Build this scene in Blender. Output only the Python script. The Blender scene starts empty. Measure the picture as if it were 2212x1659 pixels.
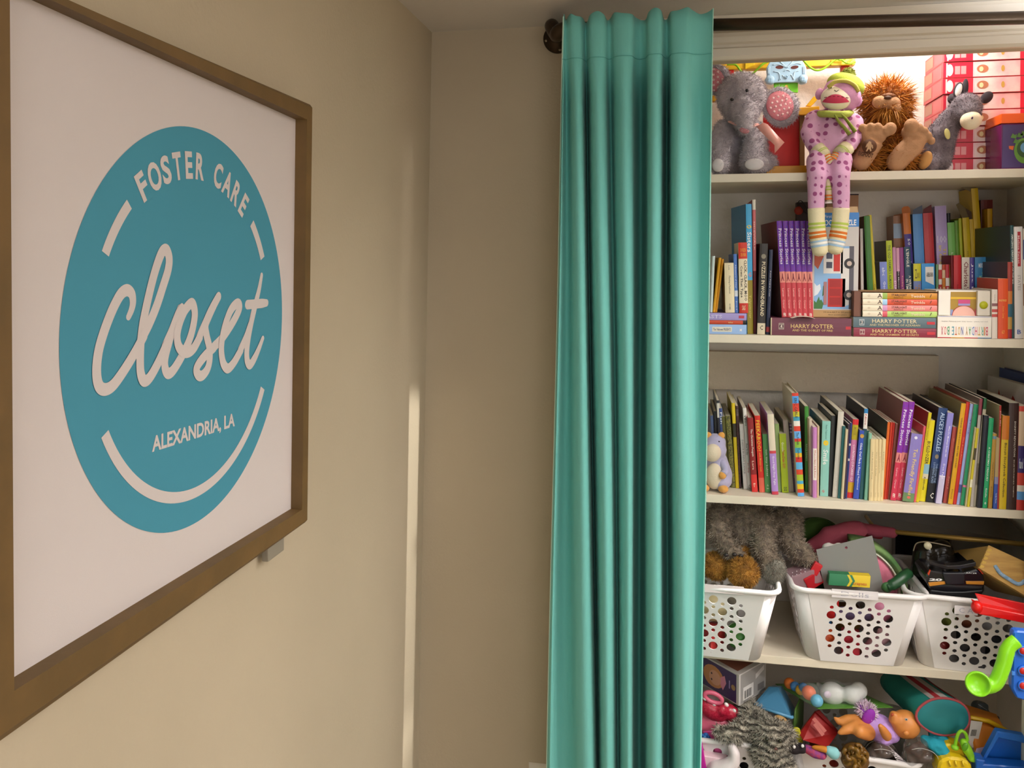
import bpy, bmesh, math, random
from mathutils import Vector, Matrix, Euler, noise
SC = bpy.context.scene
COL = SC.collection
random.seed(7)
pi = math.pi
# ------------------------------------------------------------------ camera
F, PPX, PPY, TH, PH, CZ = 1790.0, 1106.0, 625.5, math.radians(10.8), math.radians(2.0), 1.9
camd = bpy.data.cameras.new('camera'); cam = bpy.data.objects.new('camera', camd); COL.objects.link(cam)
cam.location = (0, 0, CZ); cam.rotation_euler = (pi/2-PH, 0, TH)
camd.sensor_fit = 'HORIZONTAL'; camd.sensor_width = 36.0; camd.lens = 36.0*F/2212.0
camd.shift_x = (1106.0-PPX)/2212.0; camd.shift_y = -(829.5-PPY)/2212.0
camd.clip_start = 0.01; SC.camera = cam
# ------------------------------------------------------------------ world, exposure, room lamps, added lights
wd = bpy.data.worlds.new('world'); SC.world = wd; wd.use_nodes = True
wd.node_tree.nodes['Background'].inputs[0].default_value = (1.0, .86, .72, 1)
wd.node_tree.nodes['Background'].inputs[1].default_value = 0.02
vs = SC.view_settings
vs.view_transform = 'Standard'; vs.look = 'None'; vs.gamma = 1.0; vs.use_curve_mapping = False
vs.exposure = 0.0
def lamp(name, typ, loc, energy, col, size=.05, aim=None, cone=None, blend=.3):
    l = bpy.data.lights.new(name, typ); o = bpy.data.objects.new(name, l); COL.objects.link(o)
    o.location = loc; l.energy = energy; l.color = col
    if typ == 'AREA': l.size = size
    else: l.shadow_soft_size = size
    if typ == 'SPOT': l.spot_size = math.radians(cone); l.spot_blend = blend
    if aim: o.rotation_euler = (Vector(aim)-Vector(loc)).to_track_quat('-Z', 'Y').to_euler()
    return o
WARM = (1.0, .975, .94)
CEIL = 2.46
lamp('closet_bulb', 'POINT', (.54, 2.09, 2.49), 4.2, (1.0, .97, .92), .03)
for z_ in (1.42, 1.02, .58, .15): lamp('added_strip_spot', 'SPOT', (.778, 1.99, 1.80), 70, (1.0, .97, .92), .010, (-.56, 1.775, z_), 17, .55)  # unseen narrow spots, added to throw the bright strip on the left wall
lamp('room_downlight', 'SPOT', (1.9, 1.70, CEIL-.03), 25, WARM, .05, (1.8, 1.68, 0), 150, .5)
lamp('room_downlight', 'SPOT', (1.25, 1.15, CEIL-.03), 48, WARM, .06, (1.2, 1.2, 0), 150, .5)
lamp('room_downlight', 'SPOT', (.55, 1.25, CEIL-.03), 16, WARM, .06, (.55, 1.25, 0), 150, .5)
lamp('room_downlight', 'SPOT', (2.2, .3, CEIL-.03), 100, WARM, .06, (2.2, .3, 0), 150, .5)
lamp('floor_lamp_uplight', 'SPOT', (2.0, .3, 1.30), 355, (.97, 1.0, 1.08), .05, (2.0, .33, 3), 124, .08)
lamp('added_front_fill', 'AREA', (.9, -2.5, 1.5), 25, (.99, 1.0, 1.02), 1.8, (.6, 2, 1.5))  # big soft fill added behind the camera to lift the closet, no window there
# ------------------------------------------------------------------ pixel frame -> place
R3 = Euler((pi/2-PH, 0, TH)).to_matrix()
def ray(px, py): return R3 @ Vector(((px-PPX)/F, (PPY-py)/F, -1.0))
O = Vector((0, 0, CZ))
def P(px, py, Y):
    d = ray(px, py); return O + d*(Y/d.y)
def PZ(px, py, z):
    d = ray(px, py); return O + d*((z-CZ)/d.z)
def XAT(px, z, Y):          # X of the image column px at height z and depth Y
    d0 = O; lo, hi = -3.0, 3.0
    p = P(px, 800, Y); q = P(px, 900, Y)
    k = (z-p.z)/(q.z-p.z); return p.x+(q.x-p.x)*k
def lin(c):
    c = c/255.0
    return c/12.92 if c <= .04045 else ((c+.055)/1.055)**2.4
def hexc(h):
    h = h.lstrip('#'); return tuple(lin(int(h[i:i+2], 16)) for i in (0, 2, 4))
MATS = {}
def M(col, rough=.6, bump=0, bs=200, metal=0, var=0, vs_=8, col2=None, kind='noise', spec=.5, sheen=0, trans=0, alpha=1, coat=0, scl=None, dist=.002):
    """one procedural material: base colour, optional second colour mixed by a texture, optional fine relief"""
    key = (col, rough, bump, bs, metal, var, vs_, col2, kind, spec, sheen, trans, alpha, coat, scl)
    if key in MATS: return MATS[key]
    m = bpy.data.materials.new('surface_'+col.lstrip('#')); m.use_nodes = True
    nt = m.node_tree; b = nt.nodes['Principled BSDF']
    c = hexc(col); b.inputs['Base Color'].default_value = (*c, 1)
    b.inputs['Roughness'].default_value = rough; b.inputs['Metallic'].default_value = metal
    b.inputs['Specular IOR Level'].default_value = spec
    if sheen: b.inputs['Sheen Weight'].default_value = sheen; b.inputs['Sheen Roughness'].default_value = .5
    if trans: b.inputs['Transmission Weight'].default_value = trans; b.inputs['IOR'].default_value = 1.35
    if alpha < 1: b.inputs['Alpha'].default_value = alpha
    if coat: b.inputs['Coat Weight'].default_value = coat; b.inputs['Coat Roughness'].default_value = .1
    if bump or col2 or var:
        tc = nt.nodes.new('ShaderNodeTexCoord'); src = tc.outputs['Object']
        if scl:
            mp = nt.nodes.new('ShaderNodeMapping'); mp.inputs['Scale'].default_value = scl
            nt.links.new(src, mp.inputs[0]); src = mp.outputs[0]
    if col2 or var:
        if kind == 'dots':
            t = nt.nodes.new('ShaderNodeTexVoronoi'); t.inputs['Scale'].default_value = vs_; t.inputs['Randomness'].default_value = .22
            fac = t.outputs['Distance']; nt.links.new(src, t.inputs['Vector'])
            r = nt.nodes.new('ShaderNodeMapRange'); r.inputs['From Min'].default_value = .33; r.inputs['From Max'].default_value = .38
            nt.links.new(fac, r.inputs[0]); fac = r.outputs[0]
        elif kind == 'waves':
            t = nt.nodes.new('ShaderNodeTexWave'); t.inputs['Scale'].default_value = vs_; t.inputs['Distortion'].default_value = 7.0; t.bands_direction = 'Z'; t.inputs['Detail Scale'].default_value = 1.5
            t.inputs['Detail'].default_value = 2; nt.links.new(src, t.inputs['Vector']); fac = t.outputs['Fac']
        else:
            t = nt.nodes.new('ShaderNodeTexNoise'); t.inputs['Scale'].default_value = vs_; t.inputs['Detail'].default_value = 4
            nt.links.new(src, t.inputs['Vector']); fac = t.outputs['Fac']
            r = nt.nodes.new('ShaderNodeMapRange'); r.inputs['From Min'].default_value = .35; r.inputs['From Max'].default_value = .65
            nt.links.new(fac, r.inputs[0]); fac = r.outputs[0]
        mx = nt.nodes.new('ShaderNodeMix'); mx.data_type = 'RGBA'
        c2 = hexc(col2) if col2 else tuple(min(1, x*(1-var)) for x in c)
        mx.inputs[6].default_value = (*c, 1); mx.inputs[7].default_value = (*c2, 1)
        nt.links.new(fac, mx.inputs[0]); nt.links.new(mx.outputs[2], b.inputs['Base Color'])
    if bump:
        n = nt.nodes.new('ShaderNodeTexNoise'); n.inputs['Scale'].default_value = bs; n.inputs['Detail'].default_value = 5
        nt.links.new(src, n.inputs['Vector'])
        bp = nt.nodes.new('ShaderNodeBump'); bp.inputs['Strength'].default_value = bump; bp.inputs['Distance'].default_value = dist
        nt.links.new(n.outputs['Fac'], bp.inputs['Height']); nt.links.new(bp.outputs[0], b.inputs['Normal'])
    MATS[key] = m; return m
# ------------------------------------------------------------------ object helpers (all vertices come in world coordinates)
def base_of(o):
    while o.parent: o = o.parent
    return o.location
def thing(name, label, cat, loc, group=None):
    o = bpy.data.objects.new(name, None); COL.objects.link(o); o.location = Vector(loc); o.empty_display_size = .02
    o['label'] = label; o['category'] = cat
    if group: o['group'] = group
    return o
def tag(o, label, cat, group=None):
    o['label'] = label; o['category'] = cat
    if group: o['group'] = group
    return o
def mk(name, vs_, fs, mat, parent=None, smooth=False, kind=None, label=None):
    vs_ = [Vector(v) for v in vs_]
    if parent is not None: L = base_of(parent)
    else:
        L = Vector((sum(v.x for v in vs_)/len(vs_), sum(v.y for v in vs_)/len(vs_), min(v.z for v in vs_)))
    me = bpy.data.meshes.new(name); me.from_pydata([v-L for v in vs_], [], fs); me.update()
    bm = bmesh.new(); bm.from_mesh(me); bmesh.ops.recalc_face_normals(bm, faces=bm.faces); bm.to_mesh(me); bm.free()
    return mko(name, me, mat, parent, L, smooth, kind, label)
def mko(name, me, mat, parent, L, smooth=False, kind=None, label=None):
    o = bpy.data.objects.new(name, me); COL.objects.link(o)
    if mat: me.materials.append(mat)
    if smooth: me.polygons.foreach_set('use_smooth', [True]*len(me.polygons))
    if parent is not None: o.parent = parent
    else: o.location = L
    if kind: o['kind'] = kind
    if label: o['label'] = label
    return o
def struct(name, vs_, fs, mat, smooth=False): return mk(name, vs_, fs, mat, None, smooth, 'structure')
HF = [(0,1,2,3), (7,6,5,4), (0,4,5,1), (1,5,6,2), (2,6,7,3), (3,7,4,0)]
def bevel_mesh(vs_, fs, w, seg=2):
    me = bpy.data.meshes.new('t'); me.from_pydata(vs_, [], fs); bm = bmesh.new(); bm.from_mesh(me); bpy.data.meshes.remove(me)
    bmesh.ops.recalc_face_normals(bm, faces=bm.faces)
    bmesh.ops.bevel(bm, geom=list(bm.edges), offset=w, segments=seg, affect='EDGES', profile=.7, clamp_overlap=True)
    bm.verts.ensure_lookup_table(); bm.verts.index_update()
    v = [x.co.copy() for x in bm.verts]; f = [[y.index for y in x.verts] for x in bm.faces]; bm.free(); return v, f
def hexa(name, c8, mat, parent=None, bev=0, kind=None, label=None):
    """six-sided solid from 8 corners: 0-3 one face (loop), 4-7 the opposite face"""
    v, f = [Vector(c) for c in c8], HF
    if bev: v, f = bevel_mesh(v, f, bev)
    return mk(name, v, f, mat, parent, False, kind, label)
def obox(name, c, sx, sy, sz, mat, parent=None, rot=(0,0,0), bev=0, kind=None, label=None):
    R = Euler(rot).to_matrix(); c = Vector(c); h = Vector((sx/2, sy/2, sz/2))
    pts = [c + R @ Vector((a*h.x, b*h.y, d*h.z)) for d in (-1, 1) for a, b in ((-1,-1),(1,-1),(1,1),(-1,1))]
    return hexa(name, pts, mat, parent, bev, kind, label)
def smoothpath(pts, n=6, closed=False):
    pts = [Vector(p) for p in pts]; out = []; N = len(pts)
    rng = range(N if closed else N-1)
    for i in rng:
        p1, p2 = pts[i], pts[(i+1) % N]
        p0 = pts[i-1] if (i > 0 or closed) else p1*2-p2
        p3 = pts[(i+2) % N] if (i+2 < N or closed) else p2*2-p1
        for k in range(n):
            t = k/n
            out.append(.5*((2*p1)+(p2-p0)*t+(2*p0-5*p1+4*p2-p3)*t*t+(3*p1-p0-3*p2+p3)*t**3))
    if not closed: out.append(pts[-1])
    return out
def tube_data(path, r, seg=10, caps=True, closed=False, flat=None):
    """sweep a circle; r number or list; returns verts, faces"""
    path = [Vector(p) for p in path]; N = len(path); V, Fc = [], []
    up = None
    for i in range(N):
        a = path[i-1] if (i > 0 or closed) else path[i]; b = path[(i+1) % N] if (i < N-1 or closed) else path[i]
        t = (b-a).normalized()
        if up is None:
            up = Vector((0,0,1)) if abs(t.z) < .9 else Vector((1,0,0))
        x = t.cross(up)
        if x.length < 1e-6: x = t.orthogonal()
        x.normalize(); y = x.cross(t).normalized(); up = y
        rr = r[i] if isinstance(r, (list, tuple)) else r
        for k in range(seg):
            an = 2*pi*k/seg
            V.append(path[i]+x*math.cos(an)*rr+y*math.sin(an)*rr*(flat or 1))
    for i in range(N if closed else N-1):
        for k in range(seg):
            j = (i+1) % N
            Fc.append((i*seg+k, i*seg+(k+1) % seg, j*seg+(k+1) % seg, j*seg+k))
    if caps and not closed:
        Fc.append(tuple(range(seg-1, -1, -1))); Fc.append(tuple((N-1)*seg+k for k in range(seg)))
    return V, Fc
def tube(name, path, r, mat, parent=None, seg=10, caps=True, closed=False, label=None, flat=None):
    v, f = tube_data(path, r, seg, caps, closed, flat); return mk(name, v, f, mat, parent, True, None, label)
def lathe(name, prof, c, axis, mat, parent=None, seg=28, label=None, smooth=True):
    """profile [(r, h)] turned round an axis through c"""
    ax = Vector(axis).normalized(); x = ax.orthogonal().normalized(); y = ax.cross(x); c = Vector(c); V, Fc = [], []
    for r, h in prof:
        for k in range(seg):
            a = 2*pi*k/seg; V.append(c+ax*h+(x*math.cos(a)+y*math.sin(a))*r)
    for i in range(len(prof)-1):
        for k in range(seg): Fc.append((i*seg+k, i*seg+(k+1) % seg, (i+1)*seg+(k+1) % seg, (i+1)*seg+k))
    if prof[0][0] > 1e-5: Fc.append(tuple(range(seg-1, -1, -1)))
    if prof[-1][0] > 1e-5: Fc.append(tuple((len(prof)-1)*seg+k for k in range(seg)))
    return mk(name, V, Fc, mat, parent, smooth, None, label)
def ell_data(c, r, rot=(0,0,0), nu=20, nv=12):
    R = rot if isinstance(rot, Matrix) else Euler(rot).to_matrix(); c = Vector(c); V, Fc = [], []
    if not isinstance(r, (tuple, list)): r = (r, r, r)
    V.append(c+R @ Vector((0,0,r[2])))
    for i in range(1, nv):
        th = pi*i/nv
        for k in range(nu):
            a = 2*pi*k/nu
            V.append(c+R @ Vector((r[0]*math.sin(th)*math.cos(a), r[1]*math.sin(th)*math.sin(a), r[2]*math.cos(th))))
    V.append(c+R @ Vector((0,0,-r[2]))); last = len(V)-1
    for k in range(nu): Fc.append((0, 1+k, 1+(k+1) % nu))
    for i in range(nv-2):
        for k in range(nu):
            a = 1+i*nu; Fc.append((a+k, a+nu+k, a+nu+(k+1) % nu, a+(k+1) % nu))
    a = 1+(nv-2)*nu
    for k in range(nu): Fc.append((a+k, last, a+(k+1) % nu))
    return V, Fc
def ell(name, c, r, mat, parent=None, rot=(0,0,0), nu=20, nv=12, label=None):
    v, f = ell_data(c, r, rot, nu, nv); return mk(name, v, f, mat, parent, True, None, label)
def prism(name, outline, nrm, depth, mat, parent=None, bev=0, label=None):
    """extrude a planar outline (world points) along nrm by depth"""
    o = [Vector(p) for p in outline]; d = Vector(nrm)*depth; n = len(o)
    V = o+[p+d for p in o]; Fc = [tuple(range(n)), tuple(range(2*n-1, n-1, -1))]+[(i, (i+1) % n, n+(i+1) % n, n+i) for i in range(n)]
    if bev:
        V, Fc = bevel_mesh(V, Fc, bev, 1)
    return mk(name, V, Fc, mat, parent, False, None, label)
def baked(ob):
    dg = bpy.context.evaluated_depsgraph_get(); dg.update()
    return bpy.data.meshes.new_from_object(ob.evaluated_get(dg))
def blob(name, prims, mat, parent=None, vox=.006, sm=6, label=None, rough=0, rs=60):
    """soft body: ellipsoids ('e', c, r[, rot]) and capsules ('c', [points], [radii]) fused to ONE smooth skin"""
    V, Fc = [], []
    for p in prims:
        if p[0] == 'e': v, f = ell_data(p[1], p[2], p[3] if len(p) > 3 else (0,0,0), 20, 12)
        else:
            path, rad = p[1], p[2]
            v, f = tube_data(path, rad, 14)
            for q, rr in ((path[0], rad[0]), (path[-1], rad[-1])):
                v2, f2 = ell_data(q, rr, nu=14, nv=8); n = len(v); v += v2; f += [tuple(i+n for i in x) for x in f2]
        n = len(V); V += v; Fc += [tuple(i+n for i in x) for x in f]
    L = base_of(parent) if parent is not None else Vector((sum(v.x for v in V)/len(V), sum(v.y for v in V)/len(V), min(v.z for v in V)))
    me = bpy.data.meshes.new('t'); me.from_pydata([v-L for v in V], [], Fc); ob = bpy.data.objects.new('t', me); COL.objects.link(ob)
    m = ob.modifiers.new('r', 'REMESH'); m.mode = 'VOXEL'; m.voxel_size = vox
    if sm: s = ob.modifiers.new('s', 'SMOOTH'); s.factor = .5; s.iterations = sm
    out = baked(ob); bpy.data.objects.remove(ob); bpy.data.meshes.remove(me); out.name = name
    if rough:
        out.update(); ns = [v.normal.copy() for v in out.vertices]
        for v, n in zip(out.vertices, ns): v.co += n*rough*noise.noise(v.co*rs)
    out.materials.clear()
    return mko(name, out, mat, parent, L, True, None, label)
def fur(name, skin, mat, parent, n, length, width, droop=.4, mess=.5, keep=None, label=None, seed=1, seg=2, zmin=None):
    """tapered hairs rooted on a skin mesh, one mesh"""
    rnd = random.Random(seed); me = skin.data; me.calc_loop_triangles()
    tris = list(me.loop_triangles); cum = []; s = 0
    for t in tris: s += t.area; cum.append(s)
    import bisect
    V, Fc = [], []
    L = base_of(parent)
    for _ in range(n):
        t = tris[min(bisect.bisect(cum, rnd.random()*s), len(tris)-1)]
        a, b, c = (me.vertices[i] for i in t.vertices)
        u, v = rnd.random(), rnd.random()
        if u+v > 1: u, v = 1-u, 1-v
        p = a.co+(b.co-a.co)*u+(c.co-a.co)*v; nn = (a.normal*(1-u-v)+b.normal*u+c.normal*v).normalized()
        if keep and not keep(p+L): continue
        d = (nn+Vector((rnd.gauss(0, mess), rnd.gauss(0, mess), rnd.gauss(0, mess)-droop))).normalized()
        ln = length*(.6+.7*rnd.random()); sd = d.cross(Vector((rnd.gauss(0,1), rnd.gauss(0,1), rnd.gauss(0,1)))).normalized()*width*.5
        n0 = len(V); p = p-nn*.001
        q = p+d*ln*.55; e = q+(d+Vector((0,0,-droop*.6))).normalized()*ln*.45
        V += [p-sd, p+sd, q+sd*.7, q-sd*.7, e]
        Fc += [(n0, n0+1, n0+2, n0+3), (n0+3, n0+2, n0+4)]
    if zmin is not None:
        for v in V: v.z = max(v.z, zmin-L.z)
    m = bpy.data.meshes.new(name); m.from_pydata(V, [], Fc)
    return mko(name, m, mat, parent, L, True, 'stuff', label)
def text_mesh(s, bold=0, res=2):
    cu = bpy.data.curves.new('t', 'FONT'); cu.body = s; cu.size = 1; cu.resolution_u = res; cu.offset = bold; cu.space_line = .9
    cu.align_x = 'CENTER'
    ob = bpy.data.objects.new('t', cu); COL.objects.link(ob); me = baked(ob)
    v = [x.co.copy() for x in me.vertices]; f = [tuple(p.vertices) for p in me.polygons]
    bpy.data.objects.remove(ob); bpy.data.curves.remove(cu); bpy.data.meshes.remove(me)
    if not v: return [], []
    x0, x1 = min(a.x for a in v), max(a.x for a in v); y0, y1 = min(a.y for a in v), max(a.y for a in v)
    return [((a.x-x0)/(x1-x0)-.5, (a.y-y0)/(y1-y0)-.5) for a in v], f, (x1-x0)/(y1-y0)
def text(name, s, c, r, u, w, h, mat, parent, bold=0, fit=True, res=2):
    """flat lettering centred on c, reading along r with letter tops along u, filling w x h (h may be None for natural)"""
    v, f, asp = text_mesh(s, bold, res)
    if h is None: h = w/asp
    if w is None: w = h*asp
    c, r, u = Vector(c), Vector(r).normalized(), Vector(u).normalized()
    L = base_of(parent); me = bpy.data.meshes.new(name)
    me.from_pydata([c+r*a*w+u*b*h-L for a, b in v], [], f)
    return mko(name, me, mat, parent, L)
def quad(name, pts, mat, parent): return mk(name, pts, [tuple(range(len(pts)))], mat, parent)
def lerp(a, b, t): return a+(b-a)*t
# ================================================================== the room
YW, YF, YB = 1.90, 2.03, 2.37            # wall face, shelf fronts, closet back wall
WALLM = M('#c2b49b', .92, .25, 160, var=.06, vs_=3)
WHITEP = M('#e6dccb', .55, .08, 60)
CEILM = M('#dcd5cc', .95, .5, 130)
CLOSETM = M('#e8e0d6', .9, .55, 70, dist=.004)
A0, A1 = P(933, 70, YW), P(904, 1640, YW)
KX = (A1.x-A0.x)/(A1.z-A0.z)             # the left wall is not quite plumb
def lwx(z): return A0.x+KX*(z-A0.z)
LN = Vector((1, 0, -KX)).normalized()    # its normal into the room
def LW(px, py, off=0):
    """point on the left wall (moved off metres into the room) under a pixel"""
    d = ray(px, py); p0 = Vector((lwx(0), 0, 0))+LN*off
    return O+d*((p0-O).dot(LN)/d.dot(LN))
CEIL = A0.z
OX0, OX1, OZ = -.12, .735, P(1880, 117, YW).z      # closet opening
OX1 = XAT(2300, 1.0, YW)
BACK, FAR = -2.6, 3.2
struct('wall_left', [(lwx(-.01), BACK, -.01), (lwx(-.01), YW+.2, -.01), (lwx(CEIL+.01), YW+.2, CEIL+.01), (lwx(CEIL+.01), BACK, CEIL+.01),
    (lwx(0)-.1, BACK, -.01), (lwx(0)-.1, YW+.2, -.01), (lwx(CEIL)-.1, YW+.2, CEIL+.01), (lwx(CEIL)-.1, BACK, CEIL+.01)], HF, WALLM)
struct('floor', [(-.9, BACK, 0), (FAR, BACK, 0), (FAR, YB+.1, 0), (-.9, YB+.1, 0), (-.9, BACK, -.1), (FAR, BACK, -.1), (FAR, YB+.1, -.1), (-.9, YB+.1, -.1)], HF, M('#8a7a66', .9, .4, 300))
struct('ceiling', [(-.9, BACK, CEIL), (FAR, BACK, CEIL), (FAR, YW+.1, CEIL), (-.9, YW+.1, CEIL), (-.9, BACK, CEIL+.1), (FAR, BACK, CEIL+.1), (FAR, YW+.1, CEIL+.1), (-.9, YW+.1, CEIL+.1)], HF, CEILM)
def sbox(name, x0, x1, y0, y1, z0, z1, mat): return struct(name, [(x0,y0,z0),(x1,y0,z0),(x1,y1,z0),(x0,y1,z0),(x0,y0,z1),(x1,y0,z1),(x1,y1,z1),(x0,y1,z1)], HF, mat)
WT = .10
def wall_front():
    # wall with the closet opening, one solid
    xs = [-.85, OX0, OX1, FAR]; pieces = [(xs[0], xs[1], 0, CEIL), (xs[1], xs[2], OZ, CEIL), (xs[2], xs[3], 0, CEIL)]
    V, Fc = [], []
    for x0, x1, z0, z1 in pieces:
        WT_ = .035 if z0 > 0 else WT
        n = len(V); V += [(x0,YW,z0),(x1,YW,z0),(x1,YW+WT_,z0),(x0,YW+WT_,z0),(x0,YW,z1),(x1,YW,z1),(x1,YW+WT_,z1),(x0,YW+WT_,z1)]
        Fc += [tuple(i+n for i in f) for f in HF]
    return struct('wall_front', V, Fc, WALLM)
wall_front()
sbox('wall_back', -.85, FAR, BACK-.1, BACK, 0, CEIL, WALLM)
sbox('wall_right', FAR, FAR+.1, BACK, YB, 0, CEIL, WALLM)
# casing over the opening: board with two reveals, painted cream
hz = lambda y: P(1880, y, YW).z
def profile_run(name, prof, x0, x1, mat):
    V, Fc = [], []; n = len(prof)
    for x in (x0, x1): V += [(x, y, z) for y, z in prof]
    Fc = [tuple(range(n)), tuple(range(2*n-1, n-1, -1))]+[(i, (i+1) % n, n+(i+1) % n, n+i) for i in range(n)]
    return struct(name, V, Fc, mat)
zt = hz(58); zb = OZ-.001
profile_run('trim_1', [(YW-.0005, zb), (YW-.0005, zt), (YW-.010, zt), (YW-.016, zt-.010), (YW-.016, lerp(zb, zt, .62)), (YW-.010, lerp(zb, zt, .56)),
    (YW-.010, lerp(zb, zt, .46)), (YW-.019, lerp(zb, zt, .38)), (YW-.019, zb+.006), (YW-.012, zb)], OX0-.06, 1.15, WHITEP)
profile_run('trim_2', [(YW-.0005, CEIL-.0005), (YW-.0005, CEIL-.022), (YW-.006, CEIL-.022), (YW-.014, CEIL-.008), (YW-.014, CEIL-.0005)], OX0-.06, FAR-.01, WHITEP)
# closet shell
CX0, CX1 = -.16, P(2176, 420, YB).x
sbox('wall_closet_back', CX0-.05, CX1+.05, YB, YB+.06, 0, CEIL+.12, CLOSETM)
sbox('wall_closet_right', CX1, CX1+.05, YW+WT, YB, 0, CEIL+.12, CLOSETM)
sbox('wall_closet_left', CX0-.05, CX0, YW+WT, YB, 0, CEIL+.12, CLOSETM)
sbox('ceiling_closet', CX0-.05, CX1+.05, YW+.001, YB, CEIL+.12, CEIL+.16, CLOSETM)
# jamb at the right of the opening
j0, j1 = XAT(2206, .85, YW+WT), XAT(2240, OZ, YW+WT)
struct('trim_3', [(j0, YW-.015, 0), (j0+.05, YW-.015, 0), (j0+.05, YW+WT+.002, 0), (j0, YW+WT+.002, 0), (j1, YW-.015, OZ-.006), (j1+.05, YW-.015, OZ-.006), (j1+.05, YW+WT+.002, OZ-.006), (j1, YW+WT+.002, OZ-.006)], HF, WHITEP)
# textured board on the closet back wall behind the third shelf
bt, bb = P(1880, 766, YB-.03).z, P(1880, 850, YB-.03).z
sbox('trim_4', CX0+.002, P(2025, 800, YB-.02).x, YB-.030, YB-.0005, bb, bt, M('#d8c8b2', .9, .8, 55, dist=.006))
# shelves: boards between the closet side walls
def zf(y, x=1880): return P(x, y, YF).z
SH = [zf(370), zf(728), zf(1086), zf(1435), zf(1435)-.385]      # top faces
SHM = M('#e6dac4', .5, .12, 40, var=.05, vs_=14)
for i, z in enumerate(SH):
    o = struct('shelf', bevel_mesh([Vector(v) for v in [(CX0+.001,YF,z-.0195),(CX1-.001,YF,z-.0195),(CX1-.001,YB-.001,z-.0195),(CX0+.001,YB-.001,z-.0195),(CX0+.001,YF,z),(CX1-.001,YF,z),(CX1-.001,YB-.001,z),(CX0+.001,YB-.001,z)]], HF, .0015)[0],
        bevel_mesh([Vector(v) for v in [(CX0+.001,YF,z-.0195),(CX1-.001,YF,z-.0195),(CX1-.001,YB-.001,z-.0195),(CX0+.001,YB-.001,z-.0195),(CX0+.001,YF,z),(CX1-.001,YF,z),(CX1-.001,YB-.001,z),(CX0+.001,YB-.001,z)]], HF, .0015)[1], SHM)
# light switch plate, only its top edge shows by the curtain hem
pl = P(1162, 1648, YW)
t = thing('wall_plate', 'white plastic outlet plate low on the wall left of the curtain hem', 'wall plate', (pl.x, YW, pl.z-.115))
hexa('plate', [(pl.x-.022, YW-.0005, pl.z-.115), (pl.x+.05, YW-.0005, pl.z-.115), (pl.x+.05, YW-.0005, pl.z), (pl.x-.022, YW-.0005, pl.z),
    (pl.x-.020, YW-.006, pl.z-.113), (pl.x+.048, YW-.006, pl.z-.113), (pl.x+.048, YW-.006, pl.z-.002), (pl.x-.020, YW-.006, pl.z-.002)], M('#ece4d6', .4), t)
for dz in (-.075, -.035): lathe('socket', [(.012, 0), (.013, .002), (.0, .0021)], (pl.x+.014, YW-.006, pl.z+dz), (0,-1,0), M('#e0d8c8', .4), t, 16)
# ================================================================== picture frame with print
FO, PO = .034, .016                      # front of moulding, face of print
FRM = M('#74582f', .6, .15, 90, col2='#68502b', vs_=16, scl=(1, 1, 1))
def sh(p): return (p.y, p.z)
oTR, oBR = LW(678, 226, FO), LW(667, 1129, FO)
iTR, iBR = LW(663, 258, FO), LW(652.5, 1101, FO)
iBL = LW(31, 1492, FO); iTL = LW(21, -42, FO)
mwT = oTR.z-iTR.z; mwR = oTR.y-iTR.y
def dirp(a, b): return (b-a)
vt = iTL-iTR; vb = iBL-iBR
oTL = LW(-32, -84, FO); oBL = LW(-30, 1634, FO)
fr = thing('picture_frame', 'large square brown wooden picture frame holding a white print on the left wall', 'picture frame', ((oTL+oBR)/2-LN*FO+Vector((0,0,-.33))))
def back(p, off): return p-LN*(FO-off)
def rail(o1, o2, i1, i2):
    a = [o1, o2, i2, i1]; mid = [lerp(o1, i1, .22), lerp(o2, i2, .22)]
    V = [back(o1, .001), back(o2, .001), back(o2, FO-.006), back(o1, FO-.006), mid[0], mid[1], i2, i1, back(i2, .001), back(i1, .001)]
    Fc = [(0,1,2,3), (3,2,5,4), (4,5,6,7), (7,6,8,9), (9,8,1,0), (0,3,4,7,9), (1,8,6,5,2)]
    return mk('frame_rail', V, Fc, FRM, fr)
rail(oTL, oTR, iTL, iTR); rail(oTR, oBR, iTR, iBR); rail(oBR, oBL, iBR, iBL); rail(oBL, oTL, iBL, iTL)
pr = mk('print', [back(p, o) for o in (PO-.003, PO) for p in (iTL, iTR, iBR, iBL)], HF, M('#d6cdcb', .75, .06, 900), fr)
TEALP = M('#4494ac', .8, .05, 900); PAPER = M('#d6cdcb', .75, .06, 900)
lx, rx = LW(127, 705, PO).y, LW(609, 650, PO).y
tz_, bz_ = LW(372, 262, PO).z, LW(378, 1153, PO).z
EC = Vector((0, (lx+rx)/2, (tz_+bz_)/2)); RS, RH = (rx-lx)/2, (tz_-bz_)/2
UPW = Vector((KX, 0, 1)).normalized()
print('emblem', lx, rx, tz_, bz_, RS, RH)
def EP(s, h, off=0):
    z = EC.z+h; return Vector((lwx(z), EC.y+s, z))+LN*(PO+off)
def arcband(r0, r1, a0, a1, n, off, name, mat):
    V, Fc = [], []
    for i in range(n+1):
        a = lerp(a0, a1, i/n)
        for r in (r0, r1): V.append(EP(r*RS*math.cos(a), r*RH*math.sin(a), off))
    Fc = [(2*i, 2*i+1, 2*i+3, 2*i+2) for i in range(n)]
    return mk(name, V, Fc, mat, pr)
mk('emblem_disc', [EP(RS*math.cos(2*pi*i/160), RH*math.sin(2*pi*i/160), .0004) for i in range(160)], [tuple(range(160))], TEALP, pr, label='teal round emblem')
def pol(px, py):
    p = LW(px, py, PO); s, h = (p.y-EC.y)/RS, (p.z-EC.z)/RH
    return math.hypot(s, h), math.atan2(h, s)

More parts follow.
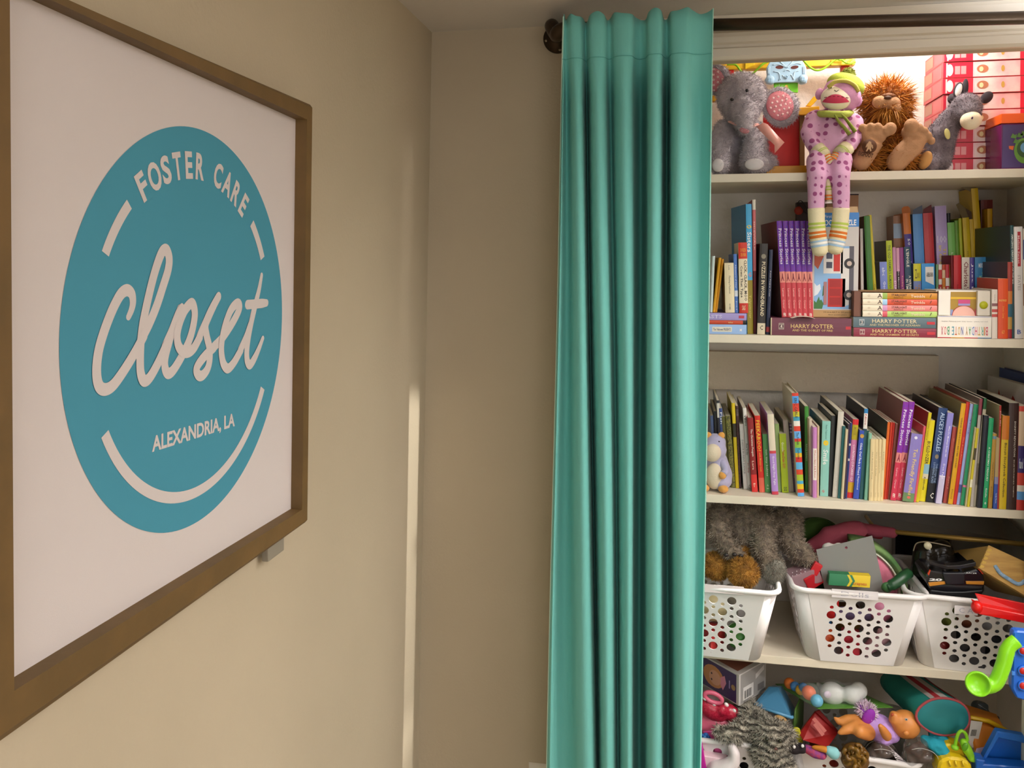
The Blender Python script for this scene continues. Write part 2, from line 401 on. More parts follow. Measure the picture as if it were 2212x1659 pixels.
# --- lettering of the print
def letter(ch, a, rc, hh, wd):
    v, f, asp = text_mesh(ch, .035, 4)
    ca, sa = math.cos(a), math.sin(a)
    V = []
    for x, y in v:
        x *= wd; y *= hh
        V.append(EP(rc*RS*ca+x*sa+y*ca, rc*RH*sa-x*ca+y*sa, .0008))
    mk('letter', V, f, PAPER, pr)
for ch, a, wd in (('F', 2.165, .0155), ('O', 2.035, .0225), ('S', 1.912, .0165), ('T', 1.788, .0165), ('E', 1.662, .0145), ('R', 1.535, .0175),
                  ('C', 1.309, .0185), ('A', 1.18, .0205), ('R', 1.05, .0175), ('E', .923, .0145)):
    letter(ch, a, .813, .0315, wd)
arcband(.782, .834, 2.327, 2.668, 12, .0008, 'dash', PAPER); arcband(.782, .834, .452, .752, 12, .0008, 'dash', PAPER)
def smile(n=48):
    V = []
    for i in range(n+1):
        a = lerp(-2.655, -.507, i/n)
        for r in (.806, .860): V.append(EP((.018+r*math.cos(a))*RS, (-.008+r*math.sin(a))*RH, .0008))
    mk('smile_arc', V, [(2*i, 2*i+1, 2*i+3, 2*i+2) for i in range(n)], PAPER, pr)
smile()
def ribbon(pts, w0=1., w1=1., wmid=.0128):
    Q = []
    for x, y in pts:
        p = LW(180+x/4.61, 510+y/4.61, PO); Q.append((p.y-EC.y, p.z-EC.z, 0))
    Q = smoothpath(Q, 8); n = len(Q); V, Fc = [], []
    for i in range(n):
        a, b = Q[max(0, i-1)], Q[min(n-1, i+1)]; t = (b-a).normalized(); nn = Vector((-t.y, t.x, 0)); k = i/(n-1)
        w = wmid*.5*min(lerp(w0, 1, min(1, k/.22)), lerp(w1, 1, min(1, (1-k)/.22)))
        for sg in (1, -1): V.append(EP(*(Q[i]+nn*w*sg)[:2], .0007+.0008*k))
    Fc = [(2*i, 2*i+1, 2*i+3, 2*i+2) for i in range(n-1)]
    for c, ww in ((Q[0], w0), (Q[-1], w1)):
        n0 = len(V); V += [EP(c.x+math.cos(2*pi*j/14)*wmid*.5*ww, c.y+math.sin(2*pi*j/14)*wmid*.5*ww, .0006 if c is Q[0] else .0016) for j in range(14)]; Fc.append(tuple(range(n0, n0+14)))
    return V, Fc
def script_letter(*strokes):
    V, Fc = [], []
    for s in strokes:
        v, f = ribbon(*s); n = len(V); V += v; Fc += [tuple(i+n for i in x) for x in f]
    mk('script_letter', V, Fc, PAPER, pr)
script_letter(([(445,800),(475,725),(488,650),(474,570),(428,535),(370,570),(310,670),(250,805),(190,970),(145,1130),(124,1290),(128,1420),(155,1500),(208,1523),(275,1490),(345,1405),(440,1260),(530,1105),(590,990)], .6, 1.))
script_letter(([(590,990),(655,860),(725,690),(790,490),(838,330),(848,220),(825,140),(795,135),(762,185),(708,340),(655,540),(610,740),(580,900),(562,1060),(556,1220),(560,1350),(585,1428),(622,1432),(670,1375),(740,1245),(810,1090)], 1, 1))
script_letter(([(810,1090),(870,950),(930,790),(968,705)], 1, .75), ([(955,720),(900,890),(850,1060),(812,1200),(805,1290),(822,1350),(852,1362),(900,1315),(980,1180),(1045,1040),(1085,900),(1102,770),(1085,680),(1055,672),(1000,740),(950,860),(925,980),(935,1080),(975,1140),(1030,1155),(1090,1110),(1150,1000)], .8, 1))
script_letter(([(1150,1000),(1205,870),(1262,740),(1335,600)], 1, .95), ([(1325,630),(1250,790),(1212,890),(1222,990),(1247,1100),(1252,1210),(1232,1310),(1185,1378),(1142,1385),(1116,1330),(1142,1265),(1205,1185),(1290,1105)], .9, 1))
script_letter(([(1290,1105),(1380,1010),(1475,870),(1540,745),(1550,685),(1522,668),(1465,730),(1412,860),(1378,1000),(1366,1130),(1380,1245),(1410,1305),(1445,1308),(1500,1240),(1560,1130)], 1, 1))
script_letter(([(1560,1130),(1620,990),(1665,840)], 1, .8), ([(1772,385),(1745,530),(1705,690),(1665,860),(1635,1020),(1620,1150),(1625,1240),(1652,1278),(1695,1215),(1740,1115),(1777,1015)], .55, .6), ([(1630,680),(1720,672),(1815,662)], 1, .8))
a, b = LW(326, 983, PO), LW(508, 922, PO); top = LW(330, 945, PO)
def straight(sx, px0, px1):
    v, f, asp = text_mesh(sx, .03, 4); a, b = LW(*px0, PO), LW(*px1, PO)
    V = [EP(lerp(a.y, b.y, x+.5)-EC.y, lerp(a.z, b.z, x+.5)-EC.z+(y)*.0205, .0008) for x, y in v]
    mk('lettering', V, f, PAPER, pr)
straight('ALEXANDRIA, LA', (327, 962), (506, 908))
# rubber bumper under the lower frame edge
q = LW(590, 1180, .012)
obox('bumper', q+Vector((0, 0, -.004)), .010, .05, .02, M('#8f8778', .7), fr, bev=.002)
# ================================================================== curtain rod and curtain
RODY = 1.745
BRONZE = M('#4a3d31', .38, .15, 120, metal=.85)
r0, r1 = P(1196, 66, RODY), P(2212, 40, RODY)
rr = (P(1545, 43, RODY).z-P(1545, 69.5, RODY).z)/2
rl = r0+(r1-r0)*1.5
rod = thing('curtain_rod', 'dark bronze pipe curtain rod with elbow and wall flange above the closet opening', 'curtain rod', r0+Vector((0, .12, 0)))
a = P(1228, 61, RODY)
tube('rod', [a, rl], rr, BRONZE, rod, 20)
fc = P(1206, 84, YW); fc.y = YW
el = smoothpath([a+(rl-a).normalized()*.03, a, P(1207, 69, RODY+.004), P(1202, 74, RODY+.022), Vector((fc.x, RODY+.05, fc.z)), Vector((fc.x, YW-.004, fc.z))], 5)
tube('elbow', el, rr*1.28, BRONZE, rod, 20)
tube('elbow_collar', [a+(rl-a).normalized()*.012, a-(rl-a).normalized()*.004], rr*1.5, BRONZE, rod, 20)
fl = lathe('flange', [(.0, 0), (rr*2.75, 0), (rr*2.75, .006), (rr*1.8, .011), (rr*1.6, .024), (.0, .024)], (fc.x, YW, fc.z), (0, -1, 0), BRONZE, rod, 32)
for k in range(4):
    an = pi/2+.18+k*pi/2
    lathe('screw', [(.0036, 0), (.0036, .0015), (.0022, .0026), (0, .0027)], (fc.x+math.cos(an)*rr*2.2, YW-.0075, fc.z+math.sin(an)*rr*2.2), (0, -1, 0), M('#8d8474', .3, metal=.9), fl, 10)
CP = [(1217,1183,.16),(1219,1190,.06),(1221,1200,.22),(1223,1218,.36),(1227,1236,.32),(1233,1248,.10),(1243,1266,0),(1254,1281,.10),(1260,1287,.60),(1265,1289,1.0),
 (1269,1292,.60),(1275,1300,.12),(1291,1314,0),(1305,1327,.14),(1312,1333,.55),(1319,1338,.62),(1327,1344,.22),(1344,1357,.04),(1364,1367,.15),(1372,1372,.75),(1384,1382,1.05),
 (1395,1392,.7),(1401,1399,.12),(1415,1415,0),(1428,1428,.12),(1434,1433,.75),(1441,1442,1.05),(1446,1450,.6),(1451,1458,.12),(1467,1473,0),(1485,1488,.08),(1495,1495,.34),
 (1511,1502,.46),(1527,1508,.42),(1540.5,1514,.34)]
CURM = M('#74c5bd', .9, .25, 900, sheen=.10)
cur = thing('curtain', 'aqua green fabric curtain panel gathered in deep folds on the rod', 'curtain', P(1370, 1659, RODY)+Vector((0, 0, -.5)))
def curtain():
    NV = 44; n = len(CP); rows = []; zt_ = P(1380, 40, 1.73).z; zb_ = .06; zr = r0.z
    for j in range(NV+1):
        k = (j/NV)**1.25 if j > 0 else 0; z = lerp(zt_, zb_, k); row = []
        yy = lerp(44, 1659, min(1.6, (zt_-z)/(zt_-P(1380, 1659, 1.73).z)))
        kk = (yy-44)/(1615); kb = max(0, min(1.25, kk))
        ks = max(0, min(1, (zr-.022-z)/.13)); amp = lerp(.026, .138, ks*ks*(3-2*ks))
        for i, (xt, xb, d) in enumerate(CP):
            # folds tighten round the rod at the heading, then open out and wander a little
            pinch = 1-.45*math.exp(-((z-(zr-.07))/.045)**2)
            x = lerp(xt, xb, kb**.9)+1.6*math.sin(kk*5+i*.35)*min(1, kk*3)
            Y = 1.700+d*amp*pinch+.003*math.sin(kk*7+i)
            dz = 0
            if j == 0: dz = .012*(.55-min(1, d))+.004*math.sin(i*1.7)
            row.append(Vector((XAT(x, z, Y), Y, z+dz)))
        rows.append(smoothpath(row, 4))
    V = [p for r in rows for p in r]; m = len(rows[0])
    Fc = [(j*m+i, j*m+i+1, (j+1)*m+i+1, (j+1)*m+i) for j in range(NV) for i in range(m-1)]
    o = mk('fabric', V, Fc, CURM, cur, True)
    s = o.modifiers.new('thickness', 'SOLIDIFY'); s.thickness = .0022; s.offset = 1
    # stitched seam of the rod pocket and side hem, each a thin raised line on the cloth
    js = min(range(NV+1), key=lambda j: abs(rows[j][0].z-P(1380, 112, 1.72).z))
    tube('pocket_seam', [p+Vector((0, -.0012, 0)) for p in rows[js]], .0007, M('#62b3ac', .9), cur, 4, False)
    tube('side_hem', [rows[j][0]+Vector((0, -.0008, 0)) for j in range(0, NV+1)], .0016, M('#b9d8c8', .9), cur, 6, False)
    tube('side_hem', [rows[j][-1]+Vector((0, -.0008, 0)) for j in range(0, NV+1)], .0012, M('#a9e0d0', .9), cur, 6, False)
curtain()
# ================================================================== books
PAGE = M('#e9dfc8', .9, .3, 30, var=.12, vs_=3, scl=(200, 1, 1))
def Z3(x, y): return (1520+x/4.608, 390+y/4.608)
def Z4(x, y): return (1840+x/4.6075, 390+y/4.6075)
def Z5(x, y): return (1520+x/4.3667, 740+y/4.3667)
def Z6(x, y): return (1840+x/4.3656, 740+y/4.3656)
TXT = {}
def tmesh(s, bold):
    if (s, bold) not in TXT: TXT[(s, bold)] = text_mesh(s, bold, 1)
    return TXT[(s, bold)]
def book(zm, bot, top, Y, zb, depth, col, label, bands=(), titles=(), yaw=0, bulge=.0012, hard=False, name='book', cover=None, rough=.42, group=None, edge=None, decals=(), pages=PAGE, spine=None):
    """standing book. bot=(xl, xr), top=(xl, xr, y) in one of the crops; the spine stands at depth Y with its foot at height zb.
    bands (v0, v1, colour) and titles (string, v0, v1, u0, u1, colour[, upright]) go up the spine, v=0 foot, v=1 head"""
    if Y is None: Y = max(YF+.002, min(YB-.08, PZ(*zm((bot[0]+bot[1])/2, bot[2]), zb).y))
    tl, tr = P(*zm(top[0], top[2]), Y), P(*zm(top[1], top[2]), Y)
    bl = Vector((XAT(zm(bot[0], 0)[0], zb, Y), Y, zb)); br = Vector((XAT(zm(bot[1], 0)[0], zb, Y), Y, zb))
    up = (tl-bl+tr-br)*.5; H = up.length; upn = up.normalized()
    wd = (br-bl).length*.5+(tr-tl).length*.5
    # a true box: mean thickness, square to its own lean
    rt = Vector((1, 0, 0)); rt = (rt-upn*rt.dot(upn)).normalized(); fw = rt.cross(upn)*-1 if rt.cross(upn).y < 0 else rt.cross(upn)
    c0 = (bl+br)/2
    if yaw:
        R = Matrix.Rotation(math.radians(yaw), 3, upn); piv = rt*wd/2; rt2 = R @ rt; fw = R @ fw; c0 = c0+piv-rt2*wd/2; rt = rt2
    lo = min((c0+rt*s*wd/2).z for s in (-1, 1)); c0 = c0+Vector((0, 0, zb-lo+.0003))
    depth = min(depth, (YB-.004-c0.y)/max(.2, fw.y))
    if fw.x*depth+c0.x-wd/2 < CX0+.003: pass
    t = thing(name, label, 'book', c0, group or 'books on the closet shelves')
    e = 0 if not hard else .003
    th = .0022 if hard else .0008
    cm = M(cover or col, rough); sm = M(spine or col, rough)
    def S(u, v, off=0): return c0+rt*(u-.5)*wd+up*v-fw*(bulge*(1-(2*u-1)**2)+off)
    def B(u, v, d): return c0+rt*(u-.5)*wd+up*v+fw*d
    # cover: two boards and the spine, one folded skin
    n = 4; V, Fc = [], []
    prof = [(0, depth)]+[None]*0
    outer = [B(0, 0, depth)]+[S(i/n, 0) for i in range(n+1)]+[B(1, 0, depth)]
    k = th/wd
    inner = [B(k, 0, depth)]+[B(lerp(k, 1-k, i/n), 0, th) for i in range(n+1)]+[B(1-k, 0, depth)]
    ring = outer+inner[::-1]; m = len(ring); V = ring+[p+up for p in ring]
    for i in range(m): Fc.append((i, (i+1) % m, m+(i+1) % m, m+i))
    for i in range(len(outer)-1):
        a, b, c, d = i, i+1, m-2-i, m-1-i
        Fc += [(a, b, c, d), (m+a, m+b, m+c, m+d)]
    mk('cover', V, Fc, cm, t)
    i0, i1 = e/H, 1-e/H
    mk('pages', [B(k, i0, th), B(1-k, i0, th), B(1-k, i1, th), B(k, i1, th), B(k, i0, depth-e), B(1-k, i0, depth-e), B(1-k, i1, depth-e), B(k, i1, depth-e)], HF, pages, t)
    full = cover is not None and not any(v0 <= 0 and v1 >= 1 for v0, v1, c in bands)
    for ib, (v0, v1, c) in enumerate(([(0.0, 1.0, col)] if full else [])+list(bands)):
        u0, u1 = (0.004, .996); ns = 4
        V = [S(lerp(u0, u1, i/ns), v, .00015 if full and ib == 0 else .0003) for v in (v0, v1) for i in range(ns+1)]
        mk('spine_band', V, [(i, i+1, ns+2+i, ns+1+i) for i in range(ns)], c if not isinstance(c, str) else M(c, rough), t)
    for ti in titles:
        s, v0, v1, u0, u1, c = ti[:6]; upright = len(ti) > 6 and ti[6]
        v, f, asp = tmesh(s, .012)
        W = abs(v1-v0)*H; HH = abs(u1-u0)*wd
        V = []
        for x, y in v:
            if upright: V.append(S(lerp(u0, u1, x+.5), lerp(v0, v1, y+.5), .0006))
            else: V.append(S(lerp(u0, u1, y+.5), lerp(v1, v0, x+.5), .0006))
        mk('spine_title', V, f, M(c, .5), t)
    for d in decals: d(S, t)
    return t
def flat_book(zm, x0, x1, y0, y1, Y, zb, depth, col, label, decor=(), hard=False, yaw=0, group='books on the closet shelves', pages=PAGE, name='book'):
    """book lying down, spine to the front: pixel columns x0..x1, height from pixel rows y0..y1, resting at zb; returns top height"""
    h = P(*zm(x0, y0), Y).z-P(*zm(x0, y1), Y).z
    xa, xb = XAT(zm(x0, 0)[0], zb+h/2, Y), XAT(zm(x1, 0)[0], zb+h/2, Y)
    c0 = Vector(((xa+xb)/2, Y, zb+.0003)); L = xb-xa; rt = Vector((1, 0, 0)); up = Vector((0, 0, 1)); fw = Vector((0, 1, 0))
    if yaw: R = Matrix.Rotation(math.radians(yaw), 3, 'Z'); rt = R @ rt; fw = R @ fw
    t = thing(name, label, 'book', c0, group)
    def S(u, v, off=0): return c0+rt*(u-.5)*L+up*v*h-fw*(.0012*(1-(2*v-1)**2)+off)
    def B(u, v, d): return c0+rt*(u-.5)*L+up*v*h+fw*d
    n = 4; th = .001; k = th/h
    prof = [lambda u: B(u, 0, depth)]+[(lambda u, i=i: S(u, i/n)) for i in range(n+1)]+[lambda u: B(u, 1, depth), lambda u: B(u, 1-k, depth), lambda u: B(u, 1-k, th), lambda u: B(u, k, th), lambda u: B(u, k, depth)]
    m = len(prof); V = [p(0) for p in prof]+[p(1) for p in prof]
    Fc = [(i, (i+1) % m, m+(i+1) % m, m+i) for i in range(m)]
    for o in (0, m): Fc += [(o+0, o+1, o+m-2, o+m-1), tuple(o+i for i in (1, 2, 3, 4, 5, m-3, m-2)), (o+5, o+6, o+7, o+m-3)]
    mk('cover', V, Fc, M(col, .42), t)
    e = .003/L if hard else .0005/L
    mk('pages', [B(e, k, th), B(1-e, k, th), B(1-e, 1-k, th), B(e, 1-k, th), B(e, k, depth-.002), B(1-e, k, depth-.002), B(1-e, 1-k, depth-.002), B(e, 1-k, depth-.002)], HF, pages, t)
    for d in decor:
        if d[0] == 'band':
            _, u0, u1, c = d[:4]; v0, v1 = d[4:6] if len(d) > 4 else (0, 1)
            ns = 4; V = [S(u, lerp(v0, v1, i/ns), .0003+(.0001 if len(d) > 4 else 0)) for u in (u0, u1) for i in range(ns+1)]
            mk('spine_band', V, [(i, i+1, ns+2+i, ns+1+i) for i in range(ns)], M(c, .42), t)
        else:
            _, s, u0, u1, v0, v1, c = d; v, f, asp = tmesh(s, .012)
            mk('spine_title', [S(lerp(u0, u1, x+.5), lerp(v0, v1, y+.5), .0007) for x, y in v], f, M(c, .5), t)
    return zb+h+.0006
# ------------------------------------------------------------------ second shelf
S2 = SH[1]; YA = YF+.012
g2 = 'books on the second shelf'
# low stack at the left with five books standing on it
z = flat_book(Z3, -60, 428, 1420, 1515, YA, S2, .19, '#9fc0ee', 'pale blue book lying at the foot of the leftmost stack on the second shelf', [('band', .30, .70, '#efe6d2', .25, .75), ('text', 'The Unknown PRESENTS', .32, .68, .36, .64, '#3c4a70'), ('text', 'M', .86, .90, .3, .6, '#f4f4f0')], group=g2)
z = flat_book(Z3, -50, 424, 1375, 1413, YA, z, .19, '#cc4a2c', 'thin orange-red book lying between the pale blue and the lavender book', [('band', .93, 1, '#1d1a1c'), ('text', 'tales', .62, .72, .3, .7, '#e9c98a')], group=g2)
z = flat_book(Z3, -60, 428, 1302, 1370, YA, z, .19, '#a99cd6', 'lavender book lying on top of the leftmost stack on the second shelf', [('text', 'BEASTS', .02, .50, .25, .78, '#ded6f0'), ('band', .84, .95, '#c6394c', .3, .7)], group=g2)
ZL = z
book(Z3, (60, 88), (88, 112, 752), YA+.02, ZL, .16, '#cfe0dc', 'pale grey-green thin book leaning by the curtain on the leftmost stack', group=g2)
book(Z3, (90, 112), (150, 178, 770), YA+.02, ZL, .15, '#e0a21c', 'thin golden yellow book leaning right, nearer the curtain of the yellow pair', group=g2, rough=.5)
book(Z3, (114, 134), (180, 203, 783), YA+.024, ZL, .15, '#d9971a', 'thin golden yellow book leaning right, beside the cream paperback', group=g2, rough=.5)
book(Z3, (218, 310), (206, 298, 822), YA+.01, ZL, .17, '#efdfb8', 'cream paperback with small grey title standing on the leftmost stack', titles=[('Planting a Rainbow', .38, .74, .38, .62, '#8a8474'), ('Lois', .86, .95, .4, .6, '#a8a08c'), ('HOME', .06, .18, .4, .58, '#8a8474')], group=g2)
book(Z3, (313, 346), (295, 332, 733), YA+.01, ZL, .17, '#5b86d6', 'thin cornflower blue book beside the red and cream hardback', titles=[('Adventures of Otter', .42, .82, .3, .7, '#dfe8fa'), ('Book 4', .05, .2, .3, .65, '#dfe8fa')], bands=[(.28, .38, '#e8eef8')], group=g2)
book(Z3, (357, 443), (344, 432, 619), YA+.004, ZL, .21, '#efe0c0', 'cream hardback with red ends and black typewriter title on the leftmost stack', bands=[(.77, 1, '#d8341f'), (0, .14, '#cf2f1e')], hard=True,
     titles=[('CLICK, CLACK, MOO', .17, .75, .55, .92, '#2a2522'), ('Cows That Type', .22, .67, .12, .45, '#2a2522'), ('DOREEN\nCRONIN', .80, .92, .2, .85, '#f0a030', True), ('S&S', .04, .11, .3, .7, '#f0c9a0', True)], group=g2)
book(Z3, (437, 492), (416, 478, 236), YA+.016, S2, .15, '#3ea6d8', 'tall sky blue and olive book with a smiley face on its spine', yaw=9, bands=[(0, .415, '#8f7f1c')], cover='#2c7fb0',
     titles=[('Sisters', .63, .785, .15, .9, '#f4f6f4'), ('Telgemeier', .12, .30, .2, .7, '#c9b860'), ('G', .44, .475, .25, .8, '#d86a4c', True)],
     decals=[lambda S, t: mk('spine_badge', [S(.5+.42*math.cos(a*pi/8), .825+.0135*math.sin(a*pi/8), .0005) for a in range(16)], [tuple(range(16))], M('#e8c52a', .4), t)], group=g2)
book(Z3, (496, 528), (484, 517, 192), YA+.022, S2, .17, '#b8424e', 'very tall thin pinkish red book with a white head beside the sky blue book', bands=[(.925, 1, '#e6dccb'), (.47, .925, '#cf6a6c'), (0, .47, '#6d2028')], titles=[('SIDEWALK', .62, .84, .3, .75, '#f0c8bc')], group=g2)
book(Z3, (530, 612), (562, 638, 630), YA+.006, S2, .19, '#2b2622', 'dark brown hardback with cream capitals and a cream label at its foot', hard=True, bands=[(0, .125, '#d9ccae')], yaw=3, titles=[('PUZZLES IN WONDERLAND', .20, .80, .3, .75, '#e4d6b4'), ('C', .05, .10, .3, .7, '#2b2622', True)],
     decals=[lambda S, t: mk('spine_badge', [S(.5+.3*math.cos(a*pi/8), .86+.027*math.sin(a*pi/8), .0005) for a in range(16)], [tuple(range(16))], M('#8a8270', .5), t)], group=g2)
book(Z3, (618, 656), (655, 688, 690), YA+.008, S2, .19, '#252c4a', 'thin navy book with pale edges leaning against the dark brown hardback', titles=[('Peter Pauper Press', .45, .75, .35, .7, '#d8d8dc')], bands=[(.03, .09, '#b03a3e')], group=g2)
# fat maroon paperback lying, with the six matching books and the puzzle box standing on it
zg = flat_book(Z3, 668, 1470, 1362, 1534, YA-.004, S2, .135, '#6e3446', 'thick dull maroon paperback lying under the six matching purple books', [('text', 'HARRY POTTER', .25, .78, .42, .66, '#d9b878'), ('text', 'AND THE GOBLET OF FIRE', .27, .77, .24, .36, '#d9b878'), ('band', .10, .165, '#c9b8a8', .34, .70), ('band', .104, .161, '#55303c', .37, .67), ('text', '4', .12, .145, .42, .62, '#e0d4c4'), ('band', .93, .99, '#c4303a', .38, .55), ('band', 0, .012, '#d8c8a4')], group=g2)
PB = [(778, 832, 726, 778), (835, 881, 782, 840), (882, 933, 843, 895), (935, 985, 899, 958), (985, 1036, 960, 1014), (1038, 1090, 1016, 1072)]
for i, (a, b, c, d) in enumerate(PB):
    which = ['first', 'second', 'third', 'fourth', 'fifth', 'sixth'][i]
    book(Z3, (a, b), (c, d, 404), YA+.006, zg, .19, '#c23a44', which+' from the left of six matching purple and red storybooks on the maroon paperback', yaw=5 if i == 0 else 2.5,
     cover='#8a5a58', spine='#c23a44', bands=[(0, .36, '#c63c46'), (.36, .475, '#e08a7c'), (.475, 1, M('#7c2f9c', .4, col2='#5a2aa8', vs_=120))],
     titles=[('Princess Stories', .55, .92, .22, .82, '#f2eaf4'), ('Larsen · Craver', .09, .30, .32, .66, '#f0b0a8'), ('FB', .01, .045, .3, .75, '#f4ece0', True)],
     decals=[lambda S, t: mk('spine_emblem', [S(.5+x*.3, .375+y*.085, .0005) for x, y in ((-1,0),(1,0),(.35,.55),(.2,.95),(-.2,.95),(-.35,.55))], [tuple(range(6))], M('#7a1f2c', .5), t)], group='matching princess-style storybooks')
# slip of paper sticking out under them
a = P(*Z3(985, 1346), YA-.012)
t_ = mk('paper_slip', [a+Vector((x*.026, y*.03, .0012+.0045*(1-x*x)-.003)) for y in (-.4, 1) for x in (-1, -.5, 0, .5, 1)], [(i, i+1, 6+i, 5+i) for i in range(4)], M('#e8dfd0', .8), None)
s_ = t_.modifiers.new('thickness', 'SOLIDIFY'); s_.thickness = .0004; t_.location.z = zg+.0004
tag(t_, 'small curled white slip of paper between the maroon paperback and the matching books', 'paper')
# puzzle package
def puzzle():
    Y = YA+.03; q = lambda x, y, o=0: P(*Z3(x, y), Y)+Vector((0, -o, 0))
    zb = zg+.0003; tl, tr = q(1090, 322), q(1548, 322); w = tr.x-tl.x; h = tl.z-zb; x0 = tl.x
    t = thing('puzzle_box', 'flat floor puzzle package with a sideways red fire engine picture behind the hanging plush feet', 'puzzle', (x0+w/2, Y+.012, zb))
    U = lambda u, v, o=0: Vector((x0+u*w, Y-o, zb+v*h))
    def pl(name, u0, u1, v0, v1, c, o=.0004): return quad(name, [U(u0,v0,o), U(u1,v0,o), U(u1,v1,o), U(u0,v1,o)], M(c, .45), t)
    obox('carton', U(.5, .5)+Vector((0, .012, 0)), w, .024, h, M('#c9a06c', .7), t, bev=.001)
    # hanging tab
    hexa('hang_tab', [U(.25,1), U(.98,1), U(.96,1.055), U(.27,1.055), U(.25,1)+Vector((0,.002,0)), U(.98,1)+Vector((0,.002,0)), U(.96,1.055)+Vector((0,.002,0)), U(.27,1.055)+Vector((0,.002,0))], M('#cfae84', .7), t)
    pl('header', 0, 1, .865, 1, '#3f86cf'); pl('front_panel', 0, 1, .07, .865, '#cfc9c4')
    text('lettering', 'First', U(.33, .965, .0009), (1,0,0), (0,0,1), .16*w, None, M('#f2f2f0', .5), t)
    text('lettering', 'FLOOR PUZZLE', U(.54, .905, .0009), (1,0,0), (0,0,1), .80*w, .055*h, M('#f6f6f4', .5), t, bold=.02)
    p = pl('picture', .04, .90, .08, .68, '#8fbce8', .0007)
    def pp(name, pts, c, o=.001): mk(name, [U(a, b, o) for a, b in pts], [tuple(range(len(pts)))], M(c, .45), p)
    pp('hill', [(.04,.08),(.22,.08),(.25,.13),(.20,.17),(.17,.16),(.15,.20),(.09,.14),(.04,.16)], '#3f7a3a')
    pp('cloud', [(.04,.20),(.12,.22),(.19,.27),(.17,.32),(.10,.30),(.04,.33)], '#e8f0f6')
    pp('tree', [(.04,.50),(.12,.46),(.24,.58),(.22,.68),(.04,.68)], '#b4502e'); pp('tree', [(.22,.20),(.27,.22),(.29,.32),(.24,.30)], '#2f6a3c')
    pp('road', [(.80,.08),(.90,.08),(.90,.68),(.80,.68)], '#5a5660')
    pp('truck_body', [(.34,.10),(.72,.10),(.72,.37),(.34,.37)], '#c8281f', .0013); pp('truck_side', [(.66,.10),(.80,.12),(.80,.66),(.62,.66),(.62,.37),(.66,.37)], '#e2ddd8', .0013)
    pp('truck_cab', [(.24,.42),(.66,.42),(.66,.66),(.30,.66),(.24,.60)], '#e8e4e0', .0013); pp('truck_door', [(.46,.44),(.60,.44),(.60,.66),(.46,.66)], '#cc2d20', .0016)
    for k in range(3): pp('locker', [(.38,.12+k*.085),(.62,.12+k*.085),(.62,.19+k*.085),(.38,.19+k*.085)], '#a81f1c', .0016)
    for k in range(2): pp('window', [(.30,.47+k*.09),(.43,.47+k*.09),(.43,.53+k*.09),(.30,.53+k*.09)], '#4a4c60', .0016)
    pp('ladder', [(.25,.12),(.32,.12),(.32,.34),(.25,.34)], '#b07a78', .0016)
    for vv in (.215, .515):
        c = U(.80, vv); pp('wheel', [(.80+.115*math.cos(a*pi/10), vv+.05*math.sin(a*pi/10)) for a in range(20)], '#2b282c', .0018); pp('hub', [(.80+.055*math.cos(a*pi/10), vv+.024*math.sin(a*pi/10)) for a in range(20)], '#c9b4a8', .002)
    text('lettering', '24 in x 22.7 in 24 pieces', U(.56, .048, .0009), (1,0,0), (0,0,1), .62*w, .014*h, M('#4a3a24', .6), t)
    text('lettering', 'floor puzzle piece', U(.56, .024, .0009), (1,0,0), (0,0,1), .40*w, .012*h, M('#4a3a24', .6), t)
puzzle()
# things standing at the back behind the puzzle
a = P(*Z3(930, 215), 2.27); b = P(*Z3(1045, 400), 2.27)
t = thing('boxed_toy', 'dark maroon carton with a round red mark and cord loop behind the matching books', 'toy', ((a.x+b.x)/2, 2.29, S2))
hexa('carton', [(a.x, 2.27, S2+.0003), (b.x+.03, 2.27, S2+.0003), (b.x+.03, 2.30, S2+.0003), (a.x, 2.30, S2+.0003), (a.x, 2.27, a.z), (b.x+.03, 2.27, a.z), (b.x+.03, 2.30, a.z), (a.x, 2.30, a.z)], M('#3a2420', .6), t, .001)
q = P(*Z3(945, 300), 2.2685); lathe('round_mark', [(.011, 0), (.011, .0005), (0, .0006)], q, (0,-1,0), M('#b8402c', .5), t, 20)
tube('cord_loop', smoothpath([P(*Z3(1030, 330), 2.264), P(*Z3(985, 280), 2.262), P(*Z3(945, 215), 2.262), P(*Z3(975, 205), 2.262), P(*Z3(1020, 260), 2.262), P(*Z3(1040, 320), 2.264)], 5), .0012, M('#1a1718', .5), t, 6)
a = P(*Z3(1470, 132), 2.25); b = P(*Z3(1540, 320), 2.25)
t = thing('carton', 'tan cardboard package with a dark edge rising behind the puzzle', 'package', ((a.x+b.x)/2, 2.26, S2))
obox('card', ((a.x+b.x)/2-.03, 2.256, (a.z+S2)/2), b.x-a.x+.06, .012, a.z-S2-.0006, M('#b98a68', .7), t, bev=.001)
obox('edge_strip', ((a.x+b.x)/2-.03, 2.2495, a.z-.002), b.x-a.x+.06, .0006, .003, M('#3a2226', .6), t)
# tall thin books left of the stack of four
book(Z4, (96, 124), (82, 112, 480), 2.13, S2, .18, '#d9cfc4', 'thin off-white book with reddish side just right of the puzzle', cover='#a4604c', group=g2)
book(Z4, (165, 243), (130, 168, 356), 2.12, S2, .21, '#2f6a1e', 'tall dark green hardback leaning left beside the puzzle', cover='#26361c', hard=True, group=g2)
book(Z4, (241, 276), (166, 194, 345), 2.125, S2, .2, '#b4a418', 'tall thin olive yellow book leaning on the dark green hardback', titles=[('Care Bears', .22, .42, .3, .75, '#5a5210')], group=g2)
